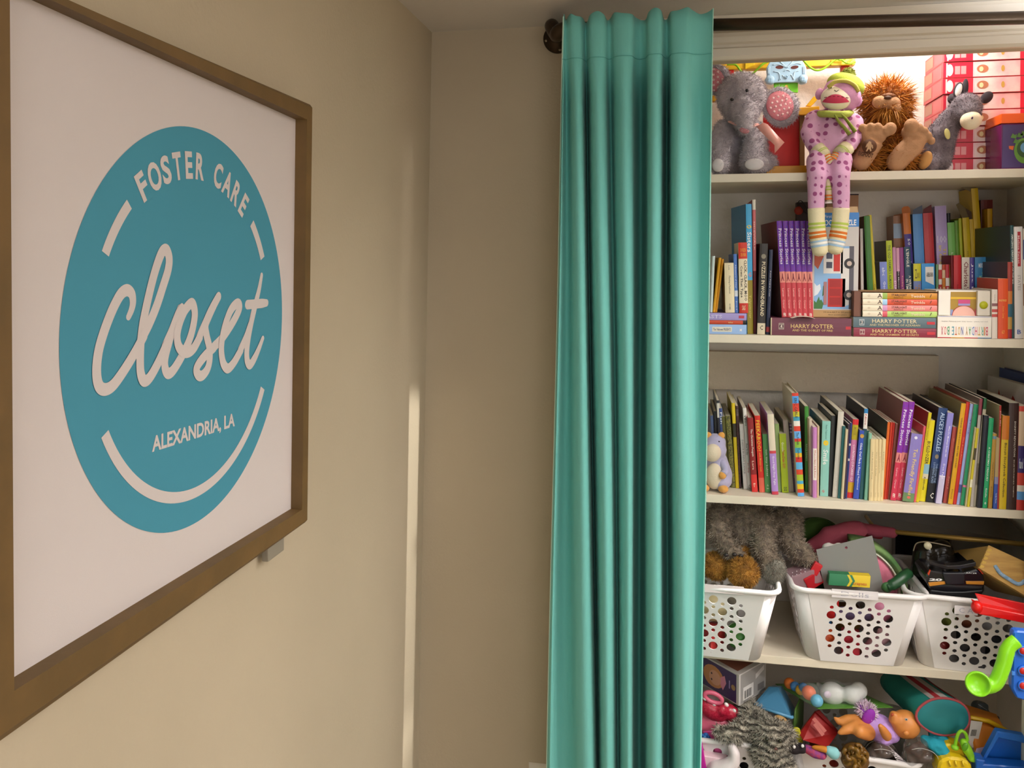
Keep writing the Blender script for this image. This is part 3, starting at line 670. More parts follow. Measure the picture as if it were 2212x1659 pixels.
# the stack of two fat paperbacks and the slipcase of four
z2 = flat_book(Z4, 18, 840, 1482, 1570, YA-.004, S2, .135, '#8a2c40', 'crimson paperback lying at the bottom of the stack under the slipcase of four', [('text', 'HARRY POTTER', .23, .77, .45, .86, '#dcbc80'), ('text', 'AND THE CHAMBER OF SECRETS', .20, .79, .14, .36, '#dcbc80'), ('band', .075, .135, '#d8b8b0', .2, .82), ('band', .08, .13, '#7a2438', .26, .76), ('text', '2', .094, .116, .34, .7, '#e0d4c4'), ('band', .89, .985, '#c8323c', .3, .62)], group=g2)
z3 = flat_book(Z4, 14, 838, 1372, 1474, YA-.004, z2, .135, '#5c7078', 'slate grey paperback lying on the crimson paperback', [('text', 'HARRY POTTER', .23, .77, .45, .84, '#dccfa4'), ('text', 'AND THE PRISONER OF AZKABAN', .20, .81, .16, .36, '#d4c698'), ('band', .075, .135, '#c8d0d0', .2, .8), ('band', .08, .13, '#4a5c66', .26, .74), ('text', '3', .094, .116, .34, .68, '#e0d4c4'), ('band', .89, .985, '#c8323c', .36, .62)], group=g2)
# slipcase: an open-fronted sleeve
def slip():
    a, b = P(*Z4(22, 1108), YA), P(*Z4(852, 1362), YA); zt_ = z3+(a.z-b.z)+.003; x0, x1 = XAT(Z4(98, 0)[0], z3, YA)-.0015, XAT(Z4(852, 0)[0], z3, YA)
    t = thing('slipcase', 'brown cardboard slipcase holding four slim storybooks on the slate grey paperback', 'slipcase', ((x0+x1)/2, YA+.07, z3))
    m = M('#7a5040', .6); y0, y1 = YA+.003, YA+.15
    obox('side', (x0-.0008, (y0+y1)/2, (z3+zt_)/2), .0016, y1-y0, zt_-z3-.0006, m, t); obox('side', (x1+.0008, (y0+y1)/2, (z3+zt_)/2), .0016, y1-y0, zt_-z3-.0006, m, t)
    obox('top', ((x0+x1)/2, (y0+y1)/2, zt_-.0008), x1-x0-.0002, y1-y0, .0012, M('#b08a60', .6), t); obox('back', ((x0+x1)/2, y1+.0008, (z3+zt_)/2), x1-x0+.003, .0016, zt_-z3-.0006, m, t)
    # printed brown end flap folded round to the front
    xe = XAT(Z4(20, 0)[0], z3, YA)
    obox('end_block', ((xe+x0)/2-.001, YA+.035, (z3+zt_)/2), x0-xe-.002, .066, zt_-z3-.0008, m, t, bev=.001)
    return zt_
ZS = slip()
zz = z3+.0004
for i, (y0, y1, c, c2, lab) in enumerate([(1306, 1362, '#b9d672', '#e0606c', 'lime green'), (1245, 1302, '#ef8e88', '#d89ac4', 'pink'), (1184, 1240, '#e0583c', '#a8d0f0', 'orange-red'), (1117, 1178, '#cf8a24', '#a0bc58', 'amber')]):
    zz = flat_book(Z4, 107, 848, y0, y1, YA, zz, .135, c, 'slim cream and '+lab+' storybook in the brown slipcase', [('band', 0, .27, '#efe2c8'), ('band', .27, .335, c2),
        ('text', 'STARLIGHT', .39, .60, .45, .85, '#5a3424'), ('text', 'Animal Rescue', .42, .55, .15, .38, '#6a4434'), ('text', 'Twinkle', .65, .84, .25, .7, '#f4dcc0'), ('text', '/', .90, .93, .3, .8, '#4a3424'), ('text', 'o', .065, .105, .3, .72, '#d0bfa0'), ('text', 'A', .20, .265, .18, .85, '#4a2c24')], group='slipcase storybooks')
# standing row behind the stack
YR = YA+.162
row = [((300, 372), (275, 348, 812), '#8090d8', 'periwinkle paperback with white title, left end of the row behind the slipcase', [('Good Night', .35, .72, .3, .75, '#f0f2fa'), ('abc', .80, .92, .3, .7, '#dfe4f4')], (), '#4a4e8a'),
 ((374, 432), (339, 398, 600), '#b3c21c', 'lime green almanac-like paperback standing behind the slipcase', [('THE OLD FARMER\'S ALMANAC', .45, .95, .25, .72, '#4c5a10')], (), '#3e3c18'),
 ((432, 460), (402, 438, 666), '#c890b0', 'thin dusty pink book right of the lime green paperback', [('DIARY', .40, .60, .2, .8, '#f4e4ec')], (), None),
 ((462, 494), (440, 470, 672), '#3a2c34', 'thin black book with pink head in the row behind the slipcase', [('The Mysterious', .42, .75, .3, .7, '#e0d4dc')], [(.72, 1, '#d8a0b8')], None),
 ((495, 540), (471, 512, 668), '#8a3a7c', 'plum purple paperback left of the dark teal one behind the slipcase', [('Reading Room', .42, .66, .3, .7, '#e89a8c')], (), None),
 ((553, 612), (516, 585, 662), '#24465e', 'dark teal paperback with orange and white lettering behind the slipcase', [('L\'ENGLE', .76, .97, .3, .72, '#e8e4d4'), ('A WRINKLE\nIN TIME', .44, .66, .1, .92, '#f0ece0')], [(0, .1, '#c8843c')], None),
 ((622, 695), (611, 688, 830), '#7f92cc', 'periwinkle and yellow paperback with a round yellow head behind the slipcase', [('TALES OF\nA DOG', .43, .70, .15, .85, '#d89a3c'), ('Zoo', .78, .92, .2, .8, '#6a5a10', True)], [(.745, 1, '#d8d022')], None),
 ((705, 836), (693, 822, 828), '#3a9ce4', 'thick bright blue paperback with a white pennant behind the slipcase', [('AIRBORN', .80, .87, .36, .86, '#2a2c34', True), ('THE EDGE', .40, .60, .55, .8, '#2a7cc0'), ('THE EDGE', .40, .60, .2, .45, '#2a7cc0')], (), None)]
for bot, top, c, lab, ti, ba, cov in row: book(Z4, bot, top, YR, S2, .12, c, lab, titles=ti, bands=ba, cover=cov, group=g2,
    decals=[lambda S, t: mk('pennant', [S(u, v, .0005) for u, v in ((.28,.74),(.92,.68),(.92,.95),(.28,.95))], [(0,1,2,3)], M('#eeeae2', .4), t)] if 'pennant' in lab else ())
for (a, b, y, c, lab, ba) in [(838, 860, 836, '#7fae7c', 'thin sage green book right of the bright blue paperback', ()), (863, 896, 836, '#c83c3c', 'thin red and white easy reader next to the sage green book', [(.7, .78, '#f0e8e0'), (.92, 1, '#f0e8e0')]),
    (899, 930, 838, '#e8c8a0', 'thin orange and white easy reader between two red ones', [(.55, .8, '#d8832c'), (.92, 1, '#c84a30')]), (933, 970, 836, '#c23440', 'thin red and black easy reader left of the olive one', [(.68, .80, '#e8e0d8'), (.6, .64, '#2a2024')]), (973, 997, 838, '#a0a83c', 'thin olive green easy reader left of the plain red book', ())]:
    book(Z4, (a+4, b+4), (a, b, y), YR+.01, S2, .12, c, lab, bands=ba, titles=[('READING', .42, .66, .3, .7, '#f4ece0')], group='easy readers behind the note box')
for bot, top, c, lab, ti, ba, cov in [((1000, 1016), (984, 1010, 746), '#7a1c24', 'thin dark red book beside the plain bright red one', (), (), None), ((1017, 1090), (1014, 1088, 745), '#d42a30', 'plain bright red paperback standing behind the note box', [('Beverly Cleary', .45, .62, .35, .6, '#a01a22')], (), None),
  ((1096, 1173), (1095, 1172, 766), '#ece0d0', 'cream paperback with dark red flowing title behind the note box', [('Charlotte\'s Web', .36, .94, .25, .85, '#8a3434')], (), None), ((1176, 1219), (1174, 1218, 768), '#5a4a9c', 'purple paperback with white scribbled title behind the note box', [('Just Ella', .40, .92, .25, .75, '#eeeaf6')], (), None),
  ((1226, 1344), (1224, 1342, 765), '#3a86bc', 'blue patterned paperback with pale green title behind the note box', [('SUMMER\nBALL', .58, .80, .35, .75, '#a8e0b0'), ('MIKE', .86, .92, .3, .7, '#e8f0f4', True)], [(0, .3, '#8a7a3a')], None)]:
    book(Z4, bot, top, YR, S2, .12, c, lab, titles=ti, bands=ba, cover=cov, group=g2)
# boxed workbooks and flash cards standing at the back, some with hanging tabs
def pack(zm, bot, top, Y, c, lab, tab=None, ti=(), ba=(), cov=None):
    t = book(zm, bot, top, Y, S2, .10, c, lab, titles=ti, bands=ba, cover=cov, name='activity_pack', group='activity packs at the back of the second shelf', pages=M(c, .5))
    t['category'] = 'activity pack'
    if tab:
        pts, tc = tab; o = [P(*zm(x, y), Y+.004) for x, y in pts]
        prism('hang_tab', o, (0, 1, 0), .0012, M(tc, .6), t)
    return t
YP = YR+.075
pack(Z4, (430, 520), (412, 500, 352), YP+.02, '#9a6a48', 'tan carton with a pale blue window at the left of the activity packs', ba=[(.80, .93, '#9ab0c8')])
pack(Z4, (590, 650), (500, 584, 328), YP, '#dd7a22', 'orange activity pack with a purple stripe and rounded hang tab', ([(500, 330), (497, 275), (520, 258), (560, 255), (580, 275), (586, 330)], '#c06a24'), [('50 words', .55, .78, .42, .75, '#f0ecf4')], [(.45, .82, '#4a3490')])
pack(Z4, (655, 750), (602, 704, 336), YP, '#5c9ce0', 'light blue activity pack between the orange and the red one', ([(604, 335), (612, 290), (700, 245), (705, 335)], '#5a6478'), [('word problems', .35, .55, .3, .7, '#3a6aa8')])
pack(Z4, (760, 858), (708, 800, 327), YP, '#c8363c', 'red activity pack between the light blue and the lavender ones', ([(708, 326), (715, 285), (792, 238), (800, 326)], '#6a2428'), [('flash cards', .35, .55, .3, .7, '#8a1c24')])
pack(Z4, (860, 876), (800, 826, 262), YP+.02, '#7a4a8c', 'thin violet pack squeezed left of the lavender one')
pack(Z4, (872, 990), (826, 936, 256), YP, '#b9a4d8', 'lavender activity pack with silver title and little orange sun', None, [('100', .70, .76, .1, .9, '#e4dcf0', True), ('Things to Spot\nin the Night Sky', .24, .68, .12, .85, '#e8d060')], [(.0, .06, '#c8a030')])
pack(Z4, (975, 1000), (946, 984, 326), YP+.03, '#2a2a2c', 'small black-topped pack right of the lavender one')
pack(Z4, (995, 1065), (950, 1020, 420), YP, '#7fc060', 'light green activity pack in front of the black-topped one', ti=[('Level 6', .55, .72, .35, .65, '#e0f0d0')])
pack(Z4, (1070, 1110), (1022, 1060, 400), YP+.004, '#6a9a2c', 'leaf green workbook between the light green pack and the yellow ones')
pack(Z4, (1112, 1140), (1062, 1090, 378), YP+.004, '#b8c030', 'thin yellow-green workbook left of the first yellow pack')
pack(Z4, (1165, 1228), (1100, 1166, 372), YP, '#d6b818', 'yellow card pack with a folded brown hang tab, left of two', ([(1098, 372), (1038, 240), (1065, 222), (1130, 270), (1166, 372)], '#6a5a34'), [('multiplication', .35, .70, .35, .65, '#9a8410')])
pack(Z4, (1236, 1292), (1168, 1230, 387), YP, '#cfae16', 'yellow card pack with a dark fold on top, right of two', ([(1168, 387), (1130, 275), (1190, 310), (1230, 387)], '#4a3420'), [('subtraction', .35, .62, .35, .65, '#8a7410')])
pack(Z4, (1300, 1352), (1180, 1262, 80), YP-.005, '#d8b414', 'tallest yellow and green pack with a bent cardboard tab', ([(1182, 110), (1090, 72), (1150, 38), (1228, 62), (1262, 82)], '#7a6a4c'), (), [(0, .42, '#2f8a3c')])
pack(Z4, (1300, 1420), (1285, 1400, 195), YP+.03, '#7a2a28', 'dark red hanging card standing behind the tallest yellow pack')
pack(Z4, (1356, 1402), (1350, 1398, 282), YP-.008, '#d8a818', 'narrow amber yellow pack at the right of the yellow ones', None, [('SIGHT WORDS', .36, .56, .2, .8, '#6a4c10')])
# right end of the second shelf
pack(Z4, (1390, 1410), (1392, 1412, 500), YP-.01, '#5c5a22', 'thin olive pack behind the dark teal hardback')
book(Z4, (1592, 1622), (1572, 1612, 446), YA+.012, S2, .22, '#20484c', 'tall dark teal hardback with white capitals beside the white binder-like book', cover='#1c3028', hard=True, titles=[('AMAZING CREATURES OF THE SEA', .48, .92, .3, .75, '#e8ece4')], group=g2)
book(Z4, (1626, 1704), (1614, 1700, 461), YA+.006, S2, .22, '#e6e0da', 'tall white book with a red label and grey title, second shelf right end', bands=[(.64, .95, '#e6e0da')], titles=[('STATES', .43, .57, .35, .7, '#b0a8a4'), ('Melissa Sweet', .67, .92, .4, .62, '#f0d8d4'), ('B', .04, .08, .25, .75, '#4a64b0', True)],
     decals=[lambda S, t: mk('spine_label', [S(u, v, .0005) for u, v in ((.36,.645),(.74,.645),(.74,.955),(.36,.955))], [(0,1,2,3)], M('#b8323c', .5), t)], group=g2)
book(Z4, (1708, 1760), (1703, 1758, 480), YA+.006, S2, .22, '#d8ccb8', 'cream book cut by the right edge of the picture on the second shelf', bands=[(.72, .9, '#3a4a7c'), (.3, .5, '#8a5a3c')], group=g2)
book(Z4, (1548, 1588), (1546, 1604, 812), YA+.008, S2, .16, '#a83c30', 'red paperback with a patchwork coloured spine left of the dark teal hardback', cover='#3c3038', bands=[(.45, .62, '#d8823c'), (.28, .45, '#3c6a7c'), (.12, .28, '#c89a4c'), (0, .12, '#b02c34')], group=g2)
book(Z4, (1458, 1548), (1450, 1560, 978), YA-.004, S2, .13, '#e0501c', 'bright orange paperback with yellow lettering right of the note box', cover='#b83c24', titles=[('INSPIRES', .62, .655, .1, .85, '#f0c060', True), ('Dawn Camp', .34, .54, .4, .6, '#f0a040'), ('GCP', .08, .14, .35, .65, '#f0b050', True)], group=g2)
book(Z4, (1392, 1450), (1396, 1448, 1086), YA-.006, S2, .12, '#e4d8cc', 'slim off-white box set with small red stamps right of the note box', bands=[(.66, .72, '#8a5a5c'), (.54, .60, '#c8504c'), (.44, .50, '#c8504c')], titles=[('birthday', .76, .9, .35, .6, '#9a8c84')], group=g2)
# note box: white open carton with a gold window and an upside-down title
def notebox():
    Y = YA-.008; zb = S2+.0003; x0, x1 = XAT(Z4(852, 0)[0], zb, Y), XAT(Z4(1388, 0)[0], zb, Y)
    zt_ = P(*Z4(870, 1092), Y).z; zm_ = P(*Z4(870, 1345), Y).z; w = x1-x0; D = .11
    t = thing('note_box', 'white note card box with an upside-down rainbow title and gold window', 'box', ((x0+x1)/2, Y+D/2, zb))
    wh = M('#eee6da', .5); U = lambda u, z_, o=0: Vector((x0+u*w, Y-o, z_))
    obox('body', ((x0+x1)/2, Y+.018+(D-.018)/2, (zb+zt_)/2), w-.002, D-.018, zt_-zb-.001, wh, t, bev=.001)
    obox('front_panel', ((x0+x1)/2, Y+.008, (zb+zm_)/2), w, .016, zm_-zb-.0006, wh, t, bev=.0012)
    xs = lambda px: XAT(Z4(px, 0)[0], zm_+.02, Y)
    obox('side_flap', ((xs(872)+xs(985))/2, Y+.012, (zm_+zt_)/2), xs(985)-xs(872), .01, zt_-zm_-.002, wh, t, bev=.001)
    obox('side_flap', ((xs(1262)+xs(1388))/2, Y+.012, (zm_+zt_)/2), xs(1388)-xs(1262), .01, zt_-zm_-.002, M('#dcd2c2', .5), t, bev=.001)
    zq = lambda py: P(*Z4(1120, py), Y+.016).z
    xq = lambda px: XAT(Z4(px, 0)[0], zm_+.02, Y+.016)
    def rect(n, a, b, c, d, col, o): quad(n, [(xq(a), Y+.018-o, zq(c)), (xq(b), Y+.018-o, zq(c)), (xq(b), Y+.018-o, zq(d)), (xq(a), Y+.018-o, zq(d))], M(col, .4), t)
    rect('window_back', 984, 1262, 1345, 1108, '#a8842c', .0006); rect('window_top', 984, 1262, 1180, 1160, '#e0b428', .001)
    rect('card', 1060, 1178, 1225, 1185, '#c8487c', .0012); rect('card', 1060, 1178, 1245, 1225, '#9a94c4', .0014)
    rect('card', 985, 1010, 1345, 1285, '#8a94c0', .0012); rect('card', 1228, 1255, 1345, 1275, '#c83c5c', .0012)
    c = Vector((xq(1116), Y+.018, zq(1345))); rr_ = (xq(1230)-xq(1000))/2
    mk('round_card', [c+Vector((rr_*math.cos(pi*i/24), -.0018, rr_*.92*math.sin(pi*i/24))) for i in range(25)], [tuple(range(25))], M('#e8b4a4', .5), t)
    tube('card_rim', [c+Vector((rr_*math.cos(pi*i/24), -.0022, rr_*.92*math.sin(pi*i/24))) for i in range(25)], .0006, M('#c8484c', .5), t, 6)
    lathe('sticker', [(.0088, 0), (.0088, .0006), (0, .0007)], P(*Z4(1312, 1240), Y+.0068), (0,-1,0), M('#b8b81c', .5), t, 24)
    z0, z1 = P(*Z4(900, 1535), Y).z, P(*Z4(900, 1452), Y).z
    cols = ['#c83c5c', '#e08a4c', '#4aa08c', '#c8a030', '#c8406c', '#5a7cc0', '#4a9a6c', '#b07a30', '#7a4a9c', '#5a6ab0', '#c89a30', '#d06a3c', '#5aa0b0', '#8a5aa0', '#4a9a6c', '#e0605c', '#c83c5c']
    s = 'BIRTHDAY NOTE BOX'; wid = [1, .4, 1, 1, 1, 1, 1, 1, .5, 1, 1, 1, 1, .5, 1, 1, 1]; tot = sum(wid); xa, xb = xs(1362), xs(888); k = 0
    for ch, wq, cc in zip(s, wid, cols):
        if ch != ' ': text('lettering', ch, Vector((lerp(xa, xb, (k+wq/2)/tot), Y-.0006, (z0+z1)/2)), (-1,0,0), (0,0,-1), abs(xb-xa)*wq/tot*.72, z1-z0, M(cc, .5), t)
        k += wq
    text('lettering', 'you are loved - notes, lists, and birthday wishes', U(.50, P(*Z4(900, 1400), Y).z, .0006), (-1,0,0), (0,0,-1), w*.86, .0035, M('#9a9088', .6), t)
    for i, cc in enumerate(['#c8404c', '#d8a030', '#c8404c', '#4a7cb0']): quad('foot_stripe', [U(i/4, zb+.0004, .0004), U((i+1)/4, zb+.0004, .0004), U((i+1)/4, zb+.002, .0004), U(i/4, zb+.002, .0004)], M(cc, .5), t)
    quad('head_stripe', [U(0, zm_-.0022, .0004), U(1, zm_-.0022, .0004), U(1, zm_-.0012, .0004), U(0, zm_-.0012, .0004)], M('#6a70b0', .5), t)
notebox()
# ------------------------------------------------------------------ third shelf: one long row of picture books
S3 = SH[2]; g3 = 'picture books on the third shelf'
def bk(zm, bot, top, c, lab, ti=(), ba=(), cov=None, d=.18, **k): return book(zm, bot, top, None, S3, d, c, lab, titles=ti, bands=ba, cover=cov, group=g3, **k)
SPECK = M('#8a8638', .6, col2='#2e2c22', vs_=420); SPECK2 = M('#5a3434', .6, col2='#20181a', vs_=420)
bk(Z5, (95, 122, 1345), (62, 92, 690), '#4a5a80', 'slate blue book behind the little plush by the curtain')
bk(Z5, (124, 150, 1350), (94, 122, 648), '#1f1f22', 'black thin book behind the little plush, left of the spiral book')
bk(Z5, (152, 180, 1355), (122, 148, 548), '#2c2c34', 'tall black book with pale edges behind the little plush', ba=[(.8, .97, '#cfcac0')])
bk(Z5, (182, 216, 1358), (146, 174, 622), '#3a4c84', 'dark blue book with white lettering behind the little plush', [('Fish', .8, .95, .2, .8, '#dfe0e4')])
bk(Z5, (220, 256, 1362), (172, 204, 700), '#6a6630', 'thin olive book left of the speckled one on the third shelf')
bk(Z5, (258, 300, 1370), (205, 252, 692), '#8a8638', 'speckled yellow and black spiral book on the third shelf', ba=[(0, 1, SPECK)])
bk(Z5, (306, 332, 1374), (260, 296, 572), '#d8bc1c', 'bright yellow spiral book right of the speckled one', ba=[(.60, .76, '#3c342c')])
bk(Z5, (333, 352, 1374), (298, 330, 600), '#5a3434', 'narrow dark red speckled book right of the yellow spiral book', ba=[(0, 1, SPECK2), (.88, .96, '#d8c8c4')])
def wire(px0, px1, y0, y1):
    # spiral wire loops along the top of a book
    a, b = P(*Z5(px0, y0), 2.14), P(*Z5(px1, y1), 2.10)
    V, Fc = [], []
    for i in range(9):
        c = lerp(a, b, i/8); v, f = tube_data([c+Vector((0, math.cos(t*pi/5)*.005, math.sin(t*pi/5)*.005)) for t in range(10)], .0006, 5, closed=True)
        n = len(V); V += v; Fc += [tuple(q+n for q in x) for x in f]
    return V, Fc
bk(Z5, (380, 414, 1384), (334, 378, 772), '#d8d0ca', 'white book with grey capitals left of the dark red one', [('DANCE BUNNY DANCE', .24, .76, .3, .7, '#8a8480')])
bk(Z5, (416, 446, 1384), (368, 402, 618), '#e4dcd4', 'tall narrow white book with black and red letters', [('YES!!', .78, .92, .25, .75, '#3a3434'), ('Fox Socks', .42, .56, .25, .75, '#2e2a2c'), ('Dr. Soup', .2, .32, .25, .75, '#c03a3c'), ('CJ', .01, .06, .2, .8, '#2e2a2c')])
bk(Z5, (455, 513, 1411), (414, 466, 712), '#8a1a1c', 'dark red hardback with cream script title on the third shelf', [('The Christmas Penguin', .48, .85, .3, .72, '#f0e4d4'), ('Lara', .3, .42, .3, .65, '#e0b8a4'), ('b', .06, .12, .3, .65, '#f0c0a8')], [(0, .235, '#d8302c')], hard=True)
bk(Z5, (525, 578, 1414), (480, 532, 692), '#d42a1c', 'bright red book with a big yellow title on the third shelf', [('PEEKABOO!', .54, .94, .14, .82, '#e8b81c'), ('with Moppy Cow', .27, .52, .3, .7, '#e8a82c')], [(0, .19, '#e0644c')])
bk(Z5, (580, 633, 1414), (554, 608, 866), '#5c9c58', 'green book with pale title between the red and the lavender ones', [('ten tiny babies', .28, .74, .3, .72, '#e4ecd4'), ('c j', .06, .14, .3, .7, '#dce8cc')])
bk(Z5, (645, 706, 1436), (600, 660, 676), '#b08ad0', 'lavender book with cream page block showing above its spine', [('Good Night Sleep Tight', .12, .48, .3, .68, '#f0e8f4')], [(.545, 1, '#ddd0b8'), (.51, .545, '#c8424c'), (0, .04, '#c83c50')])
bk(Z5, (702, 736, 1408), (668, 712, 768), '#8fae64', 'pale moss green book behind the lavender one', [])
bk(Z5, (740, 803, 1418), (714, 775, 862), '#a4bc1c', 'lime green book with a red title on the third shelf', [('Gossie', .70, .86, .25, .6, '#e8ecc8'), ('Dum-Dum GO!', .42, .72, .28, .7, '#c4342c'), ('S/S', .03, .10, .25, .75, '#40481c', True)])
bk(Z5, (806, 846, 1412), (744, 800, 735), '#9a8f82', 'greyish tan book right of the lime green one')
bk(Z5, (850, 882, 1410), (804, 848, 762), '#4c3450', 'dark purple striped book left of the rainbow-checked one', [('bedtime', .2, .5, .35, .65, '#c06a5c')], [(.86, .88, '#a890a8'), (.91, .93, '#a890a8'), (.96, .98, '#a890a8')])
EC_ = [('#d83c28', 0.97, 1), ('#4c9ae0', .90, .97), ('#d8402c', .82, .90), ('#c8c02c', .77, .82), ('#3c9ab8', .73, .77), ('#ece8dc', .68, .73), ('#d8402c', .63, .68), ('#6ab0e8', .56, .63), ('#d8382c', .53, .56), ('#88b83c', .47, .53), ('#3ca0c0', .42, .47), ('#e0b820', .38, .42), ('#d8302c', .33, .38), ('#5cb0e0', .26, .33), ('#d84828', .21, .26), ('#a8c030', .15, .21), ('#4aa8d0', .12, .15), ('#e0c020', .07, .12), ('#d8442c', .035, .07), ('#5ca8e4', 0, .035)]
bk(Z5, (888, 949, 1452), (832, 892, 478), '#dccfb4', 'tall rainbow-checked hardback with black lettering on the third shelf', [('ERIC CARLE', .76, .95, .28, .7, '#2a2a2c'), ('The Foolish', .50, .62, .3, .68, '#2a2a2c'), ('Tortoise', .36, .47, .3, .68, '#2a2a2c')], [(b, c, a) for a, b, c in EC_], hard=True)
bk(Z5, (918, 952, 1300), (904, 946, 562), '#4aa4d0', 'light blue narrow hardback right of the rainbow-checked one', [('WHAT DOES IT MEAN TO BE GLOBAL?', .38, .68, .35, .65, '#1c3c54'), ('Rana', .12, .22, .35, .65, '#1c3c54')], d=.12)
bk(Z5, (960, 992, 1410), (950, 992, 602), '#3c8a34', 'dark green book with grey-green capitals on the third shelf', [('RACE READY', .36, .56, .2, .6, '#a8bca0')], cov='#26351f')
bk(Z5, (1000, 1030, 1440), (996, 1018, 722), '#c8b8a4', 'pale book edge between the green and the pink ones')
bk(Z5, (1031, 1064, 1464), (1030, 1070, 800), '#c884c0', 'orchid pink lift-flap book with a white title label', [('Where is Baby\'s Belly Button?', .28, .68, .25, .75, '#b8342c')], [(.25, .70, '#f0e6dc')], d=.15)
bk(Z5, (1066, 1086, 1462), (1072, 1092, 790), '#d4bc98', 'thin tan board book right of the orchid pink one', d=.13)
bk(Z5, (1098, 1172, 1450), (1118, 1200, 742), '#8cc8bc', 'mint green book with a round yellow smiley on its spine', [('Smile', .42, .62, .22, .8, '#f2f6f0'), ('Raina Telgemeier', .76, .95, .35, .62, '#5a9488'), ('G', .05, .085, .2, .5, '#d83c3c', True)],
   decals=[lambda S, t: mk('spine_badge', [S(.5+.32*math.cos(a*pi/8), .71+.035*math.sin(a*pi/8), .0005) for a in range(16)], [tuple(range(16))], M('#e4c424', .4), t)], cov='#5a7a74')
bk(Z5, (1172, 1214, 1452), (1202, 1246, 690), '#2a2c2c', 'black book between the mint green and the light grey ones')
bk(Z5, (1215, 1266, 1462), (1268, 1326, 652), '#cdc6ba', 'tall light grey book with a worn spine on the third shelf', [('love songs', .1, .25, .35, .6, '#e8e4dc')], cov='#4c483f', d=.24)
bk(Z5, (1268, 1292, 1470), (1310, 1340, 790), '#2c6a6c', 'thin dark teal book right of the light grey one')
bk(Z5, (1294, 1318, 1478), (1342, 1362, 820), '#d4c4a0', 'thin cream book right of the dark teal one')
bk(Z5, (1319, 1334, 1476), (1362, 1382, 770), '#4a3a4c', 'very thin plum book left of the striped navy one')
bk(Z5, (1335, 1351, 1472), (1383, 1402, 760), '#34427c', 'very thin navy striped book left of the cupcake-coloured one', ba=[(.5, .53, '#e0dcd8'), (.7, .73, '#e0dcd8')])
bk(Z5, (1353, 1406, 1466), (1408, 1464, 726), '#cc7aa4', 'pink book with red ends and an olive yellow head', [('COUNTING CUPCAKES 123', .22, .68, .3, .72, '#f4dce8'), ('MOUSE', .80, .9, .25, .7, '#8a7a18')], [(0, .07, '#d02a2c'), (.07, .2, '#d8a824'), (.74, .93, '#b4a420'), (.93, 1, '#d0242c')])
bk(Z5, (1408, 1464, 1476), (1474, 1522, 832), '#3450b0', 'royal blue book with a gold owl medallion and white title', [('Olivia Owl Finds a Friend', .35, .82, .3, .72, '#e8ecf6'), ('Raymond', .14, .33, .35, .7, '#dfe4f2')],
   decals=[lambda S, t: mk('spine_badge', [S(.5+.36*math.cos(a*pi/8), .92+.03*math.sin(a*pi/8), .0005) for a in range(16)], [tuple(range(16))], M('#c0983c', .4), t)])
bk(Z5, (1470, 1500, 1478), (1512, 1555, 626), '#1f4458', 'tall dark navy book with a white block near its head', [('Nico', .82, .94, .25, .75, '#b03430')], [(.78, .95, '#e6e0d8'), (.95, 1, '#2c7cb4'), (0, .75, '#26555c')], cov='#222a34', d=.2)
bk(Z6, (76, 112, 1476), (134, 166, 832), '#1c5448', 'dark bottle green book right of the tall navy one', d=.2, cov='#3c3c2c')
bk(Z6, (114, 152, 1486), (164, 186, 856), '#7fb49c', 'pale sea green thin book left of the four cream readers')
for i, (a, b, c, d, s) in enumerate([(160, 200, 180, 218, 'The Runaway Pony'), (201, 234, 219, 250, 'Tim and Sally'), (235, 260, 251, 286, 'The Gingerbread Family'), (261, 291, 287, 324, 'A House of Leaves')]):
    bk(Z6, (a, b, 1494), (c, d, 912), '#e2cd9c', ['leftmost', 'second', 'third', 'rightmost'][i]+' of four matching cream readers on the third shelf', [(s, .35+.05*i, .80, .4, .62, '#6a5c3c'), ('scholastic', .06, .14, .4, .6, '#9a8a60')], d=.15)
bk(Z6, (276, 300, 1480), (338, 362, 752), '#dd6a24', 'thin orange reader right of the cream readers', cov='#2c2c24', d=.2)
bk(Z6, (301, 322, 1478), (364, 388, 754), '#c83c28', 'thin vermilion reader right of the orange one')
bk(Z6, (323, 340, 1478), (389, 408, 756), '#b02c24', 'very thin brick red reader right of the vermilion one')
bk(Z6, (341, 358, 1478), (409, 444, 768), '#8a5048', 'thin reddish brown book left of the two matching purple ones')
for i, (a, b, c, d) in enumerate([(362, 415, 486, 538), (416, 470, 541, 595)]):
    bk(Z6, (a, b, 1490), (c, d, 562), '#c63c50', ['left', 'right'][i]+' one of two matching purple and rose storybooks on the third shelf', [('Princess Stories', .56, .92, .25, .8, '#f2eaf4'), ('Larsen · Craver', .12, .33, .33, .66, '#f0b0b8'), ('FB', .03, .07, .3, .75, '#f4ece0', True)],
     [(0, .385, '#cc3450'), (.385, .485, '#e08a84'), (.485, 1, M('#8a2fa0', .4, col2='#7a2aa8', vs_=120))], cov='#9a5c5c' if i == 0 else '#c04a60', d=.23,
     decals=[lambda S, t: mk('spine_emblem', [S(.5+x*.3, .395+y*.08, .0005) for x, y in ((-1,0),(1,0),(.35,.55),(.2,.95),(-.2,.95),(-.35,.55))], [tuple(range(6))], M('#8a1f3c', .5), t)])
